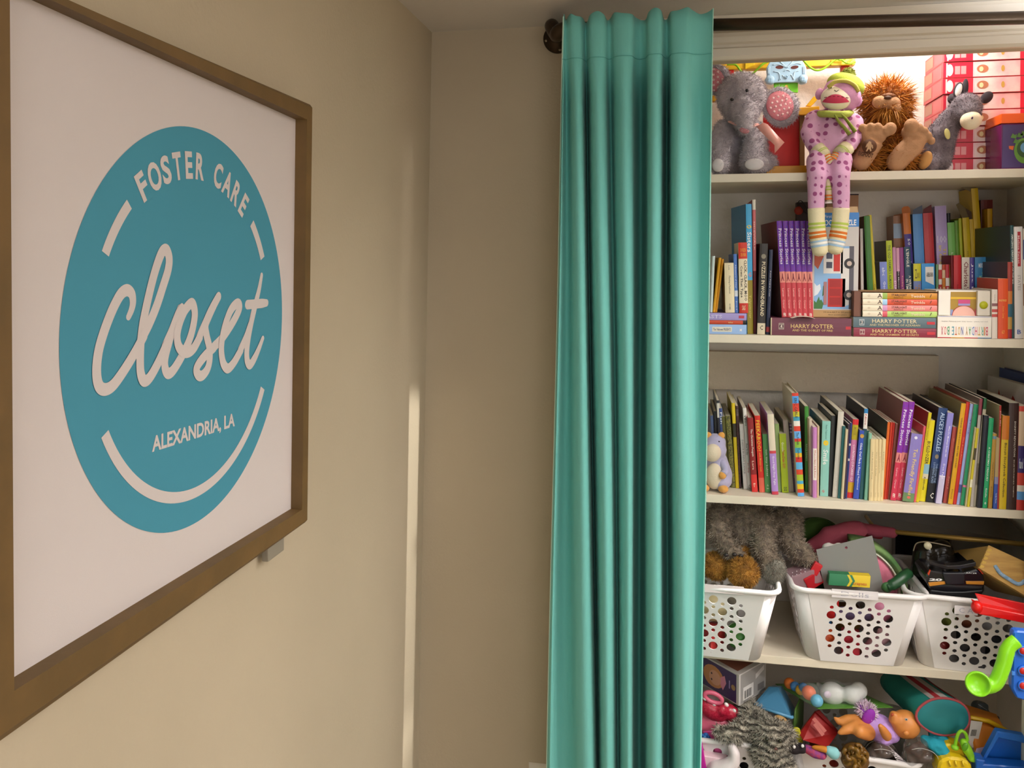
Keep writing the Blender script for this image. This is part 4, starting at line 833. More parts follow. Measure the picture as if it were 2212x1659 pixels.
bk(Z6, (478, 580, 1506), (562, 672, 866), '#8a7cc0', 'thick violet hardback with a gold script title and green foot', [('Ten Friendly Fireflies', .10, .78, .28, .72, '#e8cc7c')], [(0, .13, '#6a8a5c')], hard=True, cov='#8a6a5c',
   decals=[lambda S, t: mk('spine_badge', [S(.5+.16*math.cos(a*pi/8), .065+.02*math.sin(a*pi/8), .0005) for a in range(16)], [tuple(range(16))], M('#d86a5c', .4), t), lambda S, t: mk('spine_flower', [S(.42+.14*math.cos(a*pi/8), .94+.022*math.sin(a*pi/8), .0005) for a in range(16)], [tuple(range(16))], M('#e4e0f0', .4), t)])
bk(Z6, (582, 602, 1506), (676, 700, 790), '#d85a68', 'thin rose red book right of the thick violet hardback')
bk(Z6, (605, 630, 1506), (722, 757, 664), '#d0bc1c', 'thin lemon yellow book left of the yellow digger book', [('Little Lizard', .70, .90, .35, .65, '#7a6a10')], cov='#a03c38', d=.22)
bk(Z6, (634, 690, 1500), (722, 788, 735), '#dccc1c', 'yellow picture book with big black capitals on the third shelf', [('BULLDOZER', .46, .74, .2, .7, '#26221c'), ('Kidsbooks', .14, .30, .3, .62, '#4c4414')], [(.34, .46, '#8ab8c8'), (.28, .34, '#d8d0b0')], cov='#b04a38', d=.2)
bk(Z6, (696, 786, 1508), (822, 904, 622), '#1f3c6c', 'thick navy and black hardback with pale blue capitals', [('ALICE\'S PUZZLES', .54, .95, .3, .78, '#b8cce4'), ('THROUGH THE\nLOOKING GLASS', .20, .42, .25, .75, '#8ea4c4'), ('C', .04, .10, .35, .72, '#e4e0d4', True)], [(0, .20, '#16181c'), (.2, .36, '#1c2a40')], hard=True, cov='#161a20', d=.21,
   decals=[lambda S, t: mk('spine_badge', [S(.5+.2*math.cos(a*pi/8), .485+.024*math.sin(a*pi/8), .0005) for a in range(16)], [tuple(range(16))], M('#8a7a5c', .4), t)])
bk(Z6, (790, 846, 1522), (906, 963, 668), '#8c86cc', 'lilac book with a white title between the navy hardback and the red one', [('What Do Monkeys Dream Of?', .52, .86, .35, .68, '#f0eef8'), ('Dee Paul', .28, .44, .35, .65, '#e4e0f4')], [(.30, .31, '#e8e4f0'), (0, .3, '#c4bcd8')])
bk(Z6, (860, 904, 1516), (954, 998, 800), '#a8443c', 'brick red book with orange lettering left of the golden storybook', [('Kylie J.', .18, .35, .35, .65, '#d89a7c'), ('Marshmallow', .55, .85, .35, .65, '#c86a54')])
bk(Z6, (906, 950, 1526), (1034, 1078, 576), '#d8a01c', 'golden yellow storybook with dark capitals on the third shelf', [('WINNIE THE POOH\'S BEDTIME STORIES', .36, .86, .35, .66, '#6a4410'), ('Disney', .05, .15, .3, .65, '#8a5a10')], hard=True, cov='#8a7c54', d=.24)
bk(Z6, (951, 986, 1527), (1080, 1114, 562), '#c02c24', 'tall red hardback right of the golden storybook', [('The Read-Aloud', .40, .66, .35, .66, '#e08a5c')], hard=True, cov='#a83a24', d=.24)
bk(Z6, (987, 1020, 1530), (1118, 1150, 582), '#9aa8d8', 'tall periwinkle book left of the emerald one', [('Thing', .7, .86, .3, .7, '#5c6cb0')], [(.12, .2, '#4a5490')])
bk(Z6, (1022, 1066, 1537), (1152, 1200, 586), '#1f8a5c', 'emerald green book right of the tall periwinkle one', ba=[(.18, .2, '#c86a8c')], cov='#a88a74', d=.24)
bk(Z6, (1068, 1082, 1546), (1160, 1178, 800), '#c4b890', 'very thin tan magazine left of the yellow one')
bk(Z6, (1084, 1112, 1550), (1180, 1198, 812), '#cdbc2c', 'thin yellow and black magazine right of the emerald book', ba=[(.6, .75, '#4c4430'), (.25, .35, '#e8e0c0')])
bk(Z6, (1116, 1142, 1548), (1204, 1236, 532), '#b8b0a8', 'tall whitish grey book behind the yellow magazine', cov='#6c5c58', ba=[(.85, 1, '#8c3c4c')], d=.24)
bk(Z6, (1144, 1168, 1546), (1242, 1280, 528), '#1c5a30', 'tall dark green book with a white lower spine', ba=[(0, .9, '#b8b098'), (.2, .4, '#7c5c40')], cov='#3c3840', d=.24)
bk(Z6, (1180, 1228, 1560), (1250, 1292, 690), '#1c2230', 'near black book left of the jade green treasury', d=.22)
bk(Z6, (1230, 1276, 1562), (1295, 1340, 714), '#1fa068', 'jade green book with white capitals on the third shelf', [('A CHRISTMAS TREASURY', .30, .68, .32, .66, '#e4f0e4'), ('Estelle', .12, .22, .35, .65, '#dfeee0'), ('o', .04, .07, .3, .7, '#e8f0e4')], cov='#182020')
bk(Z6, (1280, 1325, 1566), (1334, 1364, 862), '#b48c3c', 'tan gold book right of the jade green one', [('Heaven Is for Real', .38, .62, .35, .65, '#7a5c24'), ('Sonia', .15, .3, .35, .65, '#7a5c24')], [(.93, .97, '#6c8ca0')])
bk(Z6, (1330, 1372, 1570), (1364, 1402, 900), '#3454a8', 'blue and tan book left of the yellow storybook', [('Lady Rose', .08, .22, .35, .68, '#e4e8f2')], [(.45, 1, '#b49c6c'), (.35, .45, '#8a8cb0')])
bk(Z6, (1372, 1384, 1570), (1388, 1416, 594), '#a83430', 'tall slim red book behind the yellow storybook', [('Just Me', .8, .95, .2, .8, '#e8c0b0')], cov='#b8ac84', d=.25)
bk(Z6, (1386, 1450, 1572), (1418, 1498, 692), '#d8b81c', 'yellow storybook with an orange head and black handwritten title', [('Biscuit Storybook Collection', .13, .71, .3, .72, '#4c3c10')], [(.745, 1, '#d0761c')], hard=True)
bk(Z6, (1460, 1546, 1578), (1480, 1580, 572), '#3c2420', 'thick dark brown paperback with thin white lettering', [('DIGNITY REVOLUTION', .50, .83, .56, .74, '#e4dcd0'), ('BIG LIFE WITH PURPOSE D. THOMPSON', .12, .47, .58, .70, '#cfc4b4')], cov='#241c1a', d=.2)
bk(Z6, (1550, 1640, 1584), (1580, 1665, 602), '#d84a3c', 'patchwork coloured book at the right end of the third shelf', [('fund', .40, .50, .15, .55, '#dfe4ec', True)], [(.62, .95, '#dcc0a0'), (.36, .62, '#3a2c6c'), (.0, .1, '#c83c34'), (.1, .18, '#5c9cd8'), (.18, .24, '#e4d8cc')], d=.2)
def wall_book(far, near, Yf, Yn, col, lab, th=.012, back=True):
    """big book leaning in the corner, its cover turned to the left; far and near are its two upper cover corners"""
    a, b = P(*Z6(*far), Yf), P(*Z6(*near), Yn); zt_ = (a.z+b.z)/2; a.z = b.z = zt_
    d = (b-a); n = Vector((d.y, -d.x, 0)).normalized(); n = n if n.x > 0 else -n
    t = thing('book', lab, 'book', Vector(((a.x+b.x)/2, (a.y+b.y)/2, S3)), g3)
    dn = Vector((0, 0, S3+.0005-zt_))
    hexa('cover', [a+dn, b+dn, b, a]+[p_+n*.002 for p_ in (a+dn, b+dn, b, a)], M(col, .45), t)
    hexa('pages', [p_+n*.0022 for p_ in (a+dn, b+dn, b+Vector((0, 0, -.003)), a+Vector((0, 0, -.003)))]+[p_+n*th for p_ in (a+dn, b+dn, b+Vector((0, 0, -.003)), a+Vector((0, 0, -.003)))], PAGE, t)
    hexa('cover', [p_+n*(th+.0002) for p_ in (a+dn, b+dn, b, a)]+[p_+n*(th+.0022) for p_ in (a+dn, b+dn, b, a)], M(col, .45), t)
    def C(u, v, o=.0005): return a+d*u+dn*v-n*o
    return t, C
t_, C_ = wall_book((1282, 326), (1700, 400), 2.30, 2.10, '#cfc8c2', 'tall pale grey book with a red leaf and squirrel cover in the right corner')
def art(nm, pts, c, o=.0006): mk(nm, [C_(u, v, o) for u, v in pts], [tuple(range(len(pts)))], M(c, .5), t_)
art('leaf_print', [(.20,.34),(.17,.26),(.22,.22),(.20,.15),(.26,.17),(.28,.10),(.32,.17),(.38,.14),(.36,.22),(.41,.26),(.35,.30),(.36,.36),(.29,.33)], '#a83c24')
art('squirrel_print', [(.55,.36),(.52,.30),(.56,.27),(.60,.28),(.60,.20),(.57,.16),(.60,.12),(.65,.15),(.66,.24),(.70,.30),(.68,.38)], '#8a2c1c')
art('twig_print', [(.05,.30),(.10,.18),(.105,.19),(.07,.31)], '#5c5450'); art('twig_print', [(.02,.22),(.07,.28),(.065,.30)], '#5c5450')
wall_book((1392, 234), (1720, 322), 2.335, 2.16, '#3c4f8e', 'dark blue tall book in the right corner behind the pale grey one')
# ================================================================== top shelf toys
def ZA(x, y): return (1520+x/5.353, 90+y/5.353)
def ZB(x, y): return (1840+x/5.352, 90+y/5.352)
S1 = SH[0]
def qa(x, y, Y): return P(*ZA(x, y), Y)
def qb(x, y, Y): return P(*ZB(x, y), Y)
def low(pts_r):  # lowest z of spheres
    return min(p.z-r for p, r in pts_r)
# ---- elephant
GREY = M('#b5acb2', .9, .4, 300, col2='#9c939a', vs_=60, sheen=.3); GREYF = M('#c4bbc0', .8, col2='#9e969c', vs_=50, sheen=.2)
PINKL = M('#d47e88', .7); DOTW = M('#efc9c8', .7)
el_ = thing('plush_elephant', 'grey fluffy plush elephant with pink polka-dot ears on the top shelf', 'plush toy', (qa(430, 1480, 2.12).x, 2.12, S1))
zb_ = S1+.004
def onz(p, z): return Vector((p.x, p.y, z))
bodyp = [('e', qa(440, 640, 2.13), (.060, .055, .060)), ('e', qa(450, 800, 2.105), (.040, .04, .04)), ('c', [qa(455, 780, 2.085), qa(470, 900, 2.066), qa(480, 1000, 2.056)], [.032, .024, .018]),
  ('e', onz(qa(430, 1200, 2.17), S1+.078), (.066, .062, .074)), ('c', [qa(240, 1020, 2.13), qa(190, 1220, 2.085), onz(qa(180, 1400, 2.066), S1+.030)], [.026, .025, .025]),
  ('c', [qa(590, 1040, 2.13), qa(570, 1240, 2.085), onz(qa(565, 1400, 2.068), S1+.030)], [.026, .027, .028]), ('e', onz(qa(590, 1450, 2.062), S1+.026), (.034, .030, .022)), ('e', onz(qa(170, 1460, 2.062), S1+.027), (.026, .03, .024)),
  ('e', onz(qa(690, 1380, 2.15), S1+.034), (.034, .045, .030))]
skin = blob('body', bodyp, GREY, el_, .005, 5)
fur('fur', skin, GREYF, el_, 15000, .0085, .0012, .25, .5, seed=3, zmin=S1+.0005)
def ear(cx, cy, Y, rx, rz, roll, yaw, name):
    c = qa(cx, cy, Y); R = Matrix.Rotation(math.radians(roll), 3, 'Y') @ Matrix.Rotation(math.radians(yaw), 3, 'Z')
    e = ell('ear', c, (rx, .010, rz), GREY, el_, R); fur('ear_fur', e, GREYF, el_, 2600, .008, .0012, .2, .5, seed=5)
    lc, lr = c+R @ Vector((-.004, -.0075, .002)), (rx*.74, .006, rz*.74)
    li = ell('ear_lining', lc, lr, PINKL, el_, R)
    for i in range(-5, 6):
        for j in range(-5, 6):
            x, z = (i+.5*(j % 2))*.0122, j*.0108; k = (x/lr[0])**2+(z/lr[2])**2
            if k < .74: ell('polka_dot', lc+R @ Vector((x, -lr[1]*math.sqrt(1-k)+.0002, z)), (.0031, .0008, .0031), DOTW, li, R, 10, 6)
ear(890, 755, 2.14, .046, .050, -14, 12, 'r'); ear(150, 440, 2.15, .034, .042, -30, -20, 'l')
ell('trunk_tip', qa(472, 1025, 2.045), (.0115, .006, .0075), M('#c8848a', .7), el_, (0, .3, 0))
for x, y in ((500, 566), (325, 670)): ell('eye', qa(x, y, 2.078 if x > 400 else 2.074), .0042, M('#1a1616', .15), el_, nu=10, nv=8)
ell('foot_pad', onz(qa(585, 1462, 2.036), S1+.022), (.022, .006, .014), M('#cfc8c8', .4), el_); ell('foot_pad', onz(qa(165, 1480, 2.036), S1+.022), (.014, .006, .016), M('#cfc8c8', .4), el_)
RIB = M('#eaa596', .35, sheen=.3)
def strip(name, pts, Y, mat, parent, th=.0008, wob=.004):
    o = [qa(x, y, Y+wob*math.sin(i*1.3)) for i, (x, y) in enumerate(pts)]; n = len(o)
    ob = mk(name, o, [(i, i+1, n-2-i, n-1-i) for i in range(n//2-1)], mat, parent, True); s = ob.modifiers.new('t', 'SOLIDIFY'); s.thickness = th; return ob
strip('ribbon', [(610, 985), (680, 1060), (750, 1130), (820, 1195), (850, 1290), (940, 1165), (870, 1080), (800, 990), (740, 950), (700, 930)][:4]+[(822, 1290)]+[(935, 1165), (860, 1090), (790, 1010), (740, 955), (690, 935)], 2.07, RIB, el_)
tube('ribbon_band', smoothpath([qa(300, 925, 2.085), qa(400, 965, 2.062), qa(520, 985, 2.06), qa(620, 955, 2.09)], 4), .006, RIB, el_, 8, flat=.5)
# ---- temple play set behind
YEL = M('#e6b41c', .4); YEL2 = M('#d89a14', .4); RED = M('#c4160f', .45); LIME = M('#8fc81c', .4); ICE = M('#a9cbe4', .4)
ts = thing('temple_play_set', 'yellow and red plastic temple play set with a pale blue mask behind the elephant', 'toy', (qa(900, 1480, 2.26).x, 2.26, S1))
def slab(name, pts, Y, th, mat, parent=None, bev=.0015, f=None): return prism(name, [(f or qa)(x, y, Y) for x, y in pts], (0, 1, 0), th, mat, parent or ts, bev)
slab('top_beam', [(120, 240), (1755, 185), (1755, 268), (120, 330)], 2.27, .03, YEL)
for x in (478, 1470): slab('beam_cap', [(x, 205), (x+260 if x > 1000 else x+110, 195), (x+260 if x > 1000 else x+110, 272), (x, 318 if x < 1000 else 275)], 2.266, .004, M('#f2cc20', .4))
for x in (1590, 250): slab('post', [(x, 270), (x+100, 270), (x+100, 1500), (x, 1500)], 2.275, .02, RED)
slab('middle_beam', [(990, 770), (1340, 745), (1340, 845), (990, 850)], 2.18, .016, YEL2); slab('left_bracket', [(100, 620), (170, 615), (170, 690), (100, 690)], 2.24, .02, YEL2)
slab('strut', [(1180, 745), (1275, 630), (1330, 640), (1300, 690), (1240, 750)], 2.19, .01, YEL)
pz = lambda x0, x1, y0, Y: [(x0, y0), (x1, y0), (x1, 1500), (x0, 1500)]
a, b = qa(690, 850, 2.2), qa(1145, 850, 2.2)
hexa('red_panel', [(a.x, 2.2, S1+.004), (b.x, 2.2, S1+.004), (b.x, 2.212, S1+.004), (a.x, 2.212, S1+.004), (a.x, 2.2, a.z), (b.x, 2.2, a.z), (b.x, 2.212, a.z), (a.x, 2.212, a.z)], RED, ts, .001)
a, b = qa(730, 1440, 2.12), qa(1210, 1440, 2.12)
hexa('base_tray', [(a.x, 2.12, S1+.0005), (b.x, 2.12, S1+.0005), (b.x, 2.30, S1+.0005), (a.x, 2.30, S1+.0005), (a.x, 2.12, a.z), (b.x, 2.12, a.z), (b.x, 2.30, a.z), (a.x, 2.30, a.z)], YEL2, ts, .0015)
slab('right_wall', [(1110, 850), (1170, 850), (1170, 1440), (1110, 1440)], 2.19, .008, M('#8a6a3c', .6))
mp = [(800, 212), (1120, 205), (1155, 235), (1188, 300), (1185, 385), (1205, 430), (1190, 478), (1135, 490), (1085, 468), (820, 475), (785, 492), (730, 482), (708, 440), (735, 392), (728, 300), (760, 240)]
mask = slab('mask', mp, 2.225, .014, ICE)
for x, y, r in ((765, 445, 50), (1150, 432, 48)):
    c = qa(x, y, 2.225); lathe('ear_disc', [(r/5.353*.00117, 0), (r/5.353*.00117, .006), (r/5.353*.0010, .0075), (0, .0075)], c, (0, -1, 0), ICE, mask, 20); slab('ear_square', [(x-20, y-22), (x+20, y-22), (x+20, y+20), (x-20, y+20)], 2.2165, .002, M('#93b7d2', .4), mask, .0004)
for x in (877, 1052): mk('eye_slot', [qa(x+46*math.cos(a*pi/8), 296-.0*x+20*math.sin(a*pi/8)-(6 if x > 1000 else 0)*math.cos(a*pi/8), 2.2246) for a in range(16)], [tuple(range(16))], M('#5a2420', .5), mask)
for pts in ([(800, 270), (860, 262), (930, 285), (960, 300)], [(965, 300), (1000, 275), (1080, 250), (1130, 262)], [(810, 345), (870, 360), (890, 440)], [(1100, 335), (1050, 355), (1035, 440)], [(930, 340), (962, 325), (1000, 340)], [(870, 450), (905, 385), (955, 430), (1005, 380), (1045, 440)], [(745, 300), (745, 380)], [(760, 290), (760, 385)], [(1165, 290), (1165, 375)], [(1150, 290), (1150, 380)], [(880, 225), (960, 290), (1040, 218)]):
    tube('relief', smoothpath([qa(x, y, 2.2245) for x, y in pts], 4), .0013, M('#b9d7ec', .4), mask, 6)
lathe('mouth_ring', [(.0036, 0), (.0036, .003), (.0018, .003), (.0018, .0005)], qa(957, 406, 2.2245), (0, -1, 0), ICE, mask, 14)
slab('green_card', [(812, 478), (1092, 470), (1092, 590), (812, 590)], 2.232, .003, M('#6cc818', .5)); slab('card_mark', [(940, 505), (965, 498), (975, 520), (985, 560), (930, 560)], 2.2315, .0006, YEL, None, 0)
for pts in ([(270, 262), (370, 268), (430, 340), (490, 387), (550, 382), (620, 320), (690, 255), (770, 222)], [(1150, 210), (1225, 290), (1300, 330), (1380, 315), (1450, 265), (1520, 208), (1590, 205), (1640, 240), (1700, 252), (1755, 232)], [(1560, 212), (1620, 200), (1640, 196)], [(1660, 245), (1700, 215), (1705, 205)]):
    tube('vine', smoothpath([qa(x, y, 2.255) for x, y in pts], 5), .0028, LIME, ts, 8)
# ---- sock monkey seated on the shelf edge
KNIT = M('#9a4c7e', .9, .5, 500, col2='#dda9cb', kind='dots', vs_=55); KP = M('#d9a0cc', .9, .4, 500); CREAM = M('#e9ddb6', .9, .5, 500); GRN = M('#a9b83c', .9, .5, 400); ORG = M('#d8742c', .9); LGR = M('#b8c85c', .9); BLU = M('#a8c4dc', .9); WHT = M('#f0ece4', .9)
mo = thing('sock_monkey', 'pink dotted sock monkey in an olive hat sitting on the top shelf edge, legs dangling', 'plush toy', (qa(1480, 1480, 2.07).x, 2.07, S1))
tor = [('c', [qa(1500, 900, 2.09), qa(1470, 1080, 2.085), onz(qa(1450, 1330, 2.085), S1+.036)], [.034, .040, .044]), ('e', qa(1300, 890, 2.09), .022), ('e', qa(1720, 930, 2.09), .022),
   ('c', [qa(1270, 900, 2.085), qa(1205, 1060, 2.07), qa(1260, 1180, 2.05), qa(1310, 1250, 2.04)], [.021, .019, .0175, .0165]), ('c', [qa(1745, 940, 2.085), qa(1755, 1080, 2.07), qa(1700, 1180, 2.05), qa(1655, 1230, 2.04)], [.021, .019, .0175, .0165])]
def px(x, y, Y): return P(x, y, Y)
lg = lambda pts, Y: [px(x, y, Y) for x, y in pts]
tor += [('c', [onz(qa(1330, 1400, 2.075), S1+.030), onz(qa(1310, 1440, 2.03), S1+.026), px(1764, 385, 2.004), px(1763, 420, 2.002), px(1763, 452, 2.002)], [.026, .025, .0215, .0195, .0185]),
        ('c', [onz(qa(1590, 1400, 2.075), S1+.030), onz(qa(1590, 1440, 2.03), S1+.026), px(1815, 385, 2.004), px(1817, 420, 2.002), px(1817, 452, 2.002)], [.026, .025, .0215, .0195, .0185])]
blob('body', tor, KNIT, mo, .005, 4)
def sock(pts, rad, Y):
    path = smoothpath([px(x, y, Y) for x, y in pts], 5); n = len(path); rr_ = [lerp(rad[min(len(rad)-1, int(i/5))], rad[min(len(rad)-1, int(i/5)+1)], (i % 5)/5) for i in range(n)]
    path.append(path[-1]+(path[-1]-path[-2]).normalized()*.006); rr_.append(rr_[-1]*.72); path.append(path[-1]+(path[-1]-path[-2]).normalized()*.003); rr_.append(rr_[-1]*.45)
    s = tube('sock', path, rr_, CREAM, mo, 16)
    for y0, y1, m in ((481, 486, LGR), (489, 494, LGR), (500, 505, ORG), (508, 514, ORG), (519, 523, BLU), (523.5, 528, WHT), (528.5, 533, BLU)):
        seg = [(p, r) for p, r in zip(path, rr_)]
        # ring around the sock between two heights
        def at(z):
            for (p, r), (p2, r2) in zip(seg, seg[1:]):
                if p.z >= z >= p2.z: k = (p.z-z)/(p.z-p2.z+1e-9); return lerp(p, p2, k), lerp(r, r2, k)
            return seg[-1]
        za, zc = P(pts[0][0], y0, Y).z, P(pts[0][0], y1, Y).z; (pa, ra), (pc, rc) = at(za), at(zc)
        tube('stripe', [pa, lerp(pa, pc, .5), pc], [ra+.0005, (ra+rc)/2+.0009, rc+.0005], m, s, 16, False)
sock([(1763, 450), (1764, 480), (1766, 505), (1770, 530), (1772, 545)], [.0188, .0183, .0185, .0190, .0172], 2.002)
sock([(1817, 450), (1815, 480), (1811, 505), (1806, 528), (1803, 541)], [.0188, .0183, .0185, .0186, .017], 2.002)
tl_ = [px(1790, 372, 2.016), px(1790, 395, 2.014), px(1791, 415, 2.013), px(1791, 436, 2.013)]
t_ = tube('tail', tl_, [.010, .0095, .009, .0075], CREAM, mo, 12)
for y, m in ((402, LGR), (408, LGR), (421, ORG), (428, ORG), (436, WHT)): tube('stripe', [px(1790.5, y, 2.0135), px(1790.5, y+3.5, 2.0135)], .0098, m, t_, 12, False)
def cuff(p0, p1, h, hr):
    c = tube('cuff', [p0, lerp(p0, p1, .5), p1], [.0180, .0182, .0175], CREAM, mo, 16)
    for k in (.50, .64): tube('stripe', [lerp(p0, p1, k), lerp(p0, p1, k+.07)], .0187, LGR, c, 16, False)
    g = ell('hand', h, hr, CREAM, mo, (Vector(p1)-Vector(p0)).to_track_quat('Z', 'Y').to_matrix())
    d = (p1-p0).normalized()
    for k in (-.004, .003, .010): tube('stripe', [h+d*(k), h+d*(k+.0035)], .0158-.0004*abs(k*1000)*.22, ORG, g, 14, False)
cuff(qa(1305, 1235, 2.042), qa(1395, 1335, 2.030), qa(1420, 1365, 2.027), (.0150, .0145, .017))
cuff(qa(1660, 1225, 2.042), qa(1565, 1315, 2.030), qa(1535, 1350, 2.027), (.0150, .0145, .017))
hd = blob('head', [('e', qa(1585, 640, 2.10), (.046, .042, .040), (.25, .1, -.15)), ('e', qa(1600, 560, 2.105), (.042, .04, .035))], KP, mo, .004, 4)
for c, r in ((qa(1338, 605, 2.10), (.0095, .006, .014)), (qa(1790, 690, 2.10), (.0085, .006, .013))): ell('ear', c, r, KP, mo, (0, .2, 0))
mz = ell('muzzle', qa(1530, 655, 2.072), (.0345, .020, .0305), M('#ece2cc', .9, .4, 500), mo, (-.35, .12, 0), 28, 18)
def onsurf(x, y, off=0, c=qa(1530, 655, 2.072)):
    # front of the muzzle under a picture point
    d = ray(*ZA(x, y)); R = Euler((-.35, .12, 0)).to_matrix().inverted(); rr_ = Vector((.0345, .020, .0305))
    o = R @ (O-c); v = R @ d; o = Vector((o[i]/rr_[i] for i in range(3))); v = Vector((v[i]/rr_[i] for i in range(3)))
    A = v.dot(v); B = 2*o.dot(v); C_ = o.dot(o)-1; D = B*B-4*A*C_
    t = (-B-math.sqrt(max(0, D)))/(2*A); return O+d*(t-.0006-off)
lip = []; NR = 6
for i in range(17):
    k = i/16; x = 1368+k*316; ya, yb = 698-k*4-88*math.sin(pi*k)**.8, 700-k*2+14*math.sin(pi*k)
    lip.append([onsurf(x, lerp(ya, yb, r/NR)) for r in range(NR+1)])
V = [p for ab in lip for p in ab]
mk('mouth', V, [(i*(NR+1)+r, i*(NR+1)+r+1, (i+1)*(NR+1)+r+1, (i+1)*(NR+1)+r) for i in range(16) for r in range(NR)], M('#cf3f60', .85), mz, True)
for i in range(6): tube('stitch', [onsurf(1395+i*50, 652-22*math.sin(pi*(i+.5)/6)), onsurf(1395+i*50+28, 652-22*math.sin(pi*(i+.9)/6))], .0009, M('#8a1f34', .8), mz, 5)
tube('nose_stitch', [onsurf(1512, 560), onsurf(1535, 575), onsurf(1562, 558)], .0008, M('#2a2226', .8), mz, 5)
for x, y in ((1468, 537), (1650, 532)): ell('eye', qa(x, y, 2.067), .0032, M('#2a2030', .2), mo, nu=10, nv=8)
hat = blob('hat', [('e', qa(1640, 510, 2.11), (.045, .043, .030), (.2, .35, 0))], GRN, mo, .004, 3)
tube('hat_brim', smoothpath([qa(1440, 530, 2.066), qa(1520, 465, 2.064), qa(1640, 455, 2.064), qa(1740, 500, 2.066), qa(1790, 580, 2.07)], 5), .005, M('#c4b85c', .9, .5, 400), mo, 8)
pm = ell('pompom', qa(1670, 382, 2.11), .0148, M('#7c8430', .95, .8, 300), mo); fur('pompom_yarn', pm, M('#848c34', .9), mo, 900, .006, .0012, .1, .5)
SCF = M('#aab450', .95, .5, 350)
tube('scarf', smoothpath([qa(1320, 840, 2.09), qa(1400, 835, 2.055), qa(1520, 840, 2.046), qa(1620, 840, 2.05), qa(1690, 830, 2.09)], 5), .0105, SCF, mo, 10, flat=.8)
for pts in ([(1515, 850), (1560, 920), (1630, 1000), (1690, 1075)], [(1590, 840), (1640, 890), (1700, 970), (1755, 1045)]):
    pth = smoothpath([qa(x, y, 2.04) for x, y in pts], 5); n = len(pth); tube('scarf_tail', pth, [.006+.0065*i/n for i in range(n)], SCF, mo, 10, flat=.35)
# ---- long-haired forest creature with big soles
TAN = M('#b98a64', .85, .4, 300); BRN = M('#5c3418', .8)
bf = thing('plush_wild_man', 'shaggy ginger plush wild man with big bare tan soles on the top shelf', 'plush toy', (qb(400, 1480, 2.10).x, 2.10, S1))
sk = blob('body', [('e', qb(400, 720, 2.14), (.052, .045, .052)), ('e', onz(qb(420, 1150, 2.16), S1+.07), (.058, .055, .07)), ('c', [onz(qb(250, 1350, 2.14), S1+.035), onz(qb(130, 1400, 2.09), S1+.034)], [.030, .026]), ('c', [onz(qb(560, 1350, 2.14), S1+.035), onz(qb(560, 1400, 2.09), S1+.036)], [.030, .026])], M('#8a5020', .9), bf, .006, 4)
fur('hair', sk, M('#d68a2c', .7, col2='#9c5a1a', vs_=45), bf, 6500, .030, .0022, .15, .45, seed=11, zmin=S1+.0005, keep=lambda p: not (abs(p.x-qb(400, 700, 2.09).x) < .028 and p.y < 2.12 and abs(p.z-qb(400, 700, 2.09).z) < .022))
ell('brow', qb(420, 632, 2.088), (.017, .012, .0075), M('#7a4c2c', .8), bf)
blob('muzzle', [('e', qb(330, 700, 2.086), (.019, .012, .0155)), ('e', qb(470, 715, 2.086), (.019, .012, .0165)), ('e', qb(520, 770, 2.084), (.011, .010, .010)), ('e', qb(400, 705, 2.084), (.02, .012, .012))], TAN, bf, .003, 3)
ell('nose', qb(415, 650, 2.076), (.0085, .007, .005), M('#4c2c18', .7), bf)
bd = ell('beard_root', qb(420, 800, 2.095), (.022, .012, .012), M('#a8641c', .9), bf); fur('beard', bd, M('#cf9030', .7, col2='#a0601c', vs_=60), bf, 420, .036, .0020, .9, .35, seed=9)
arm = lambda pts, rad: tube('arm', smoothpath(pts, 4), rad, M('#a8641c', .9), bf, 10)
def foot(toes, sole, mark):
    pr_ = [('e', qb(x, y, 2.055), (r, r*.95, r*1.1)) for x, y, r in toes]+[('c', [qb(x, y, 2.066) if i < len(sole)-1 else onz(qb(x, y, 2.068), max(S1+r+.001, qb(x, y, 2.068).z)) for i, (x, y, r) in enumerate(sole)], [r for _, _, r in sole])]
    return blob('foot', pr_, TAN, bf, .0026, 2)
f1 = foot([(128, 1002, .0100), (218, 988, .0098), (302, 988, .0098), (445, 1008, .0140), (400, 1035, .012)], [(300, 1090, .0195), (165, 1095, .0195), (230, 1200, .0245), (160, 1300, .023), (110, 1380, .0225)], True)
f2 = foot([(688, 975, .0160), (778, 1000, .0098), (838, 1035, .0092), (882, 1088, .0090), (922, 1148, .0084)], [(665, 1050, .018), (790, 1130, .0185), (700, 1200, .026), (590, 1310, .025), (520, 1400, .0235)], False)
for pts in ([(750, 1030), (775, 1080), (790, 1120)], [(835, 1080), (845, 1110)], [(175, 1010), (185, 1070)], [(262, 1000), (265, 1075)], [(345, 1015), (345, 1075)]): pass
cm_ = qb(202, 1210, 2.0375); nm = Vector((0, -1, .05)).normalized()
lathe('sole_print', [(.0162, 0), (.0162, .0007), (0, .0008)], cm_, nm, BRN, bf, 28)
sil = [(205,1150),(225,1160),(228,1185),(243,1195),(248,1230),(238,1240),(228,1215),(222,1232),(228,1260),(215,1275),(205,1275),(212,1258),(200,1240),(188,1250),(175,1270),(160,1272),(170,1250),(180,1225),(178,1205),(168,1225),(160,1220),(172,1185),(188,1170),(195,1155)]
mk('sole_figure', [qb(x, y, 2.0362) for x, y in sil], [tuple(range(len(sil)))], M('#c9a27c', .8), bf)
text('sole_lettering', 'BIGFOOT', qb(160, 1305, 2.040)+Vector((0, -.0005, 0)), Vector((1, 0, -.22)), Vector((.22, 0, 1)), .0325, .0105, M('#4a2814', .8), bf, bold=.03)
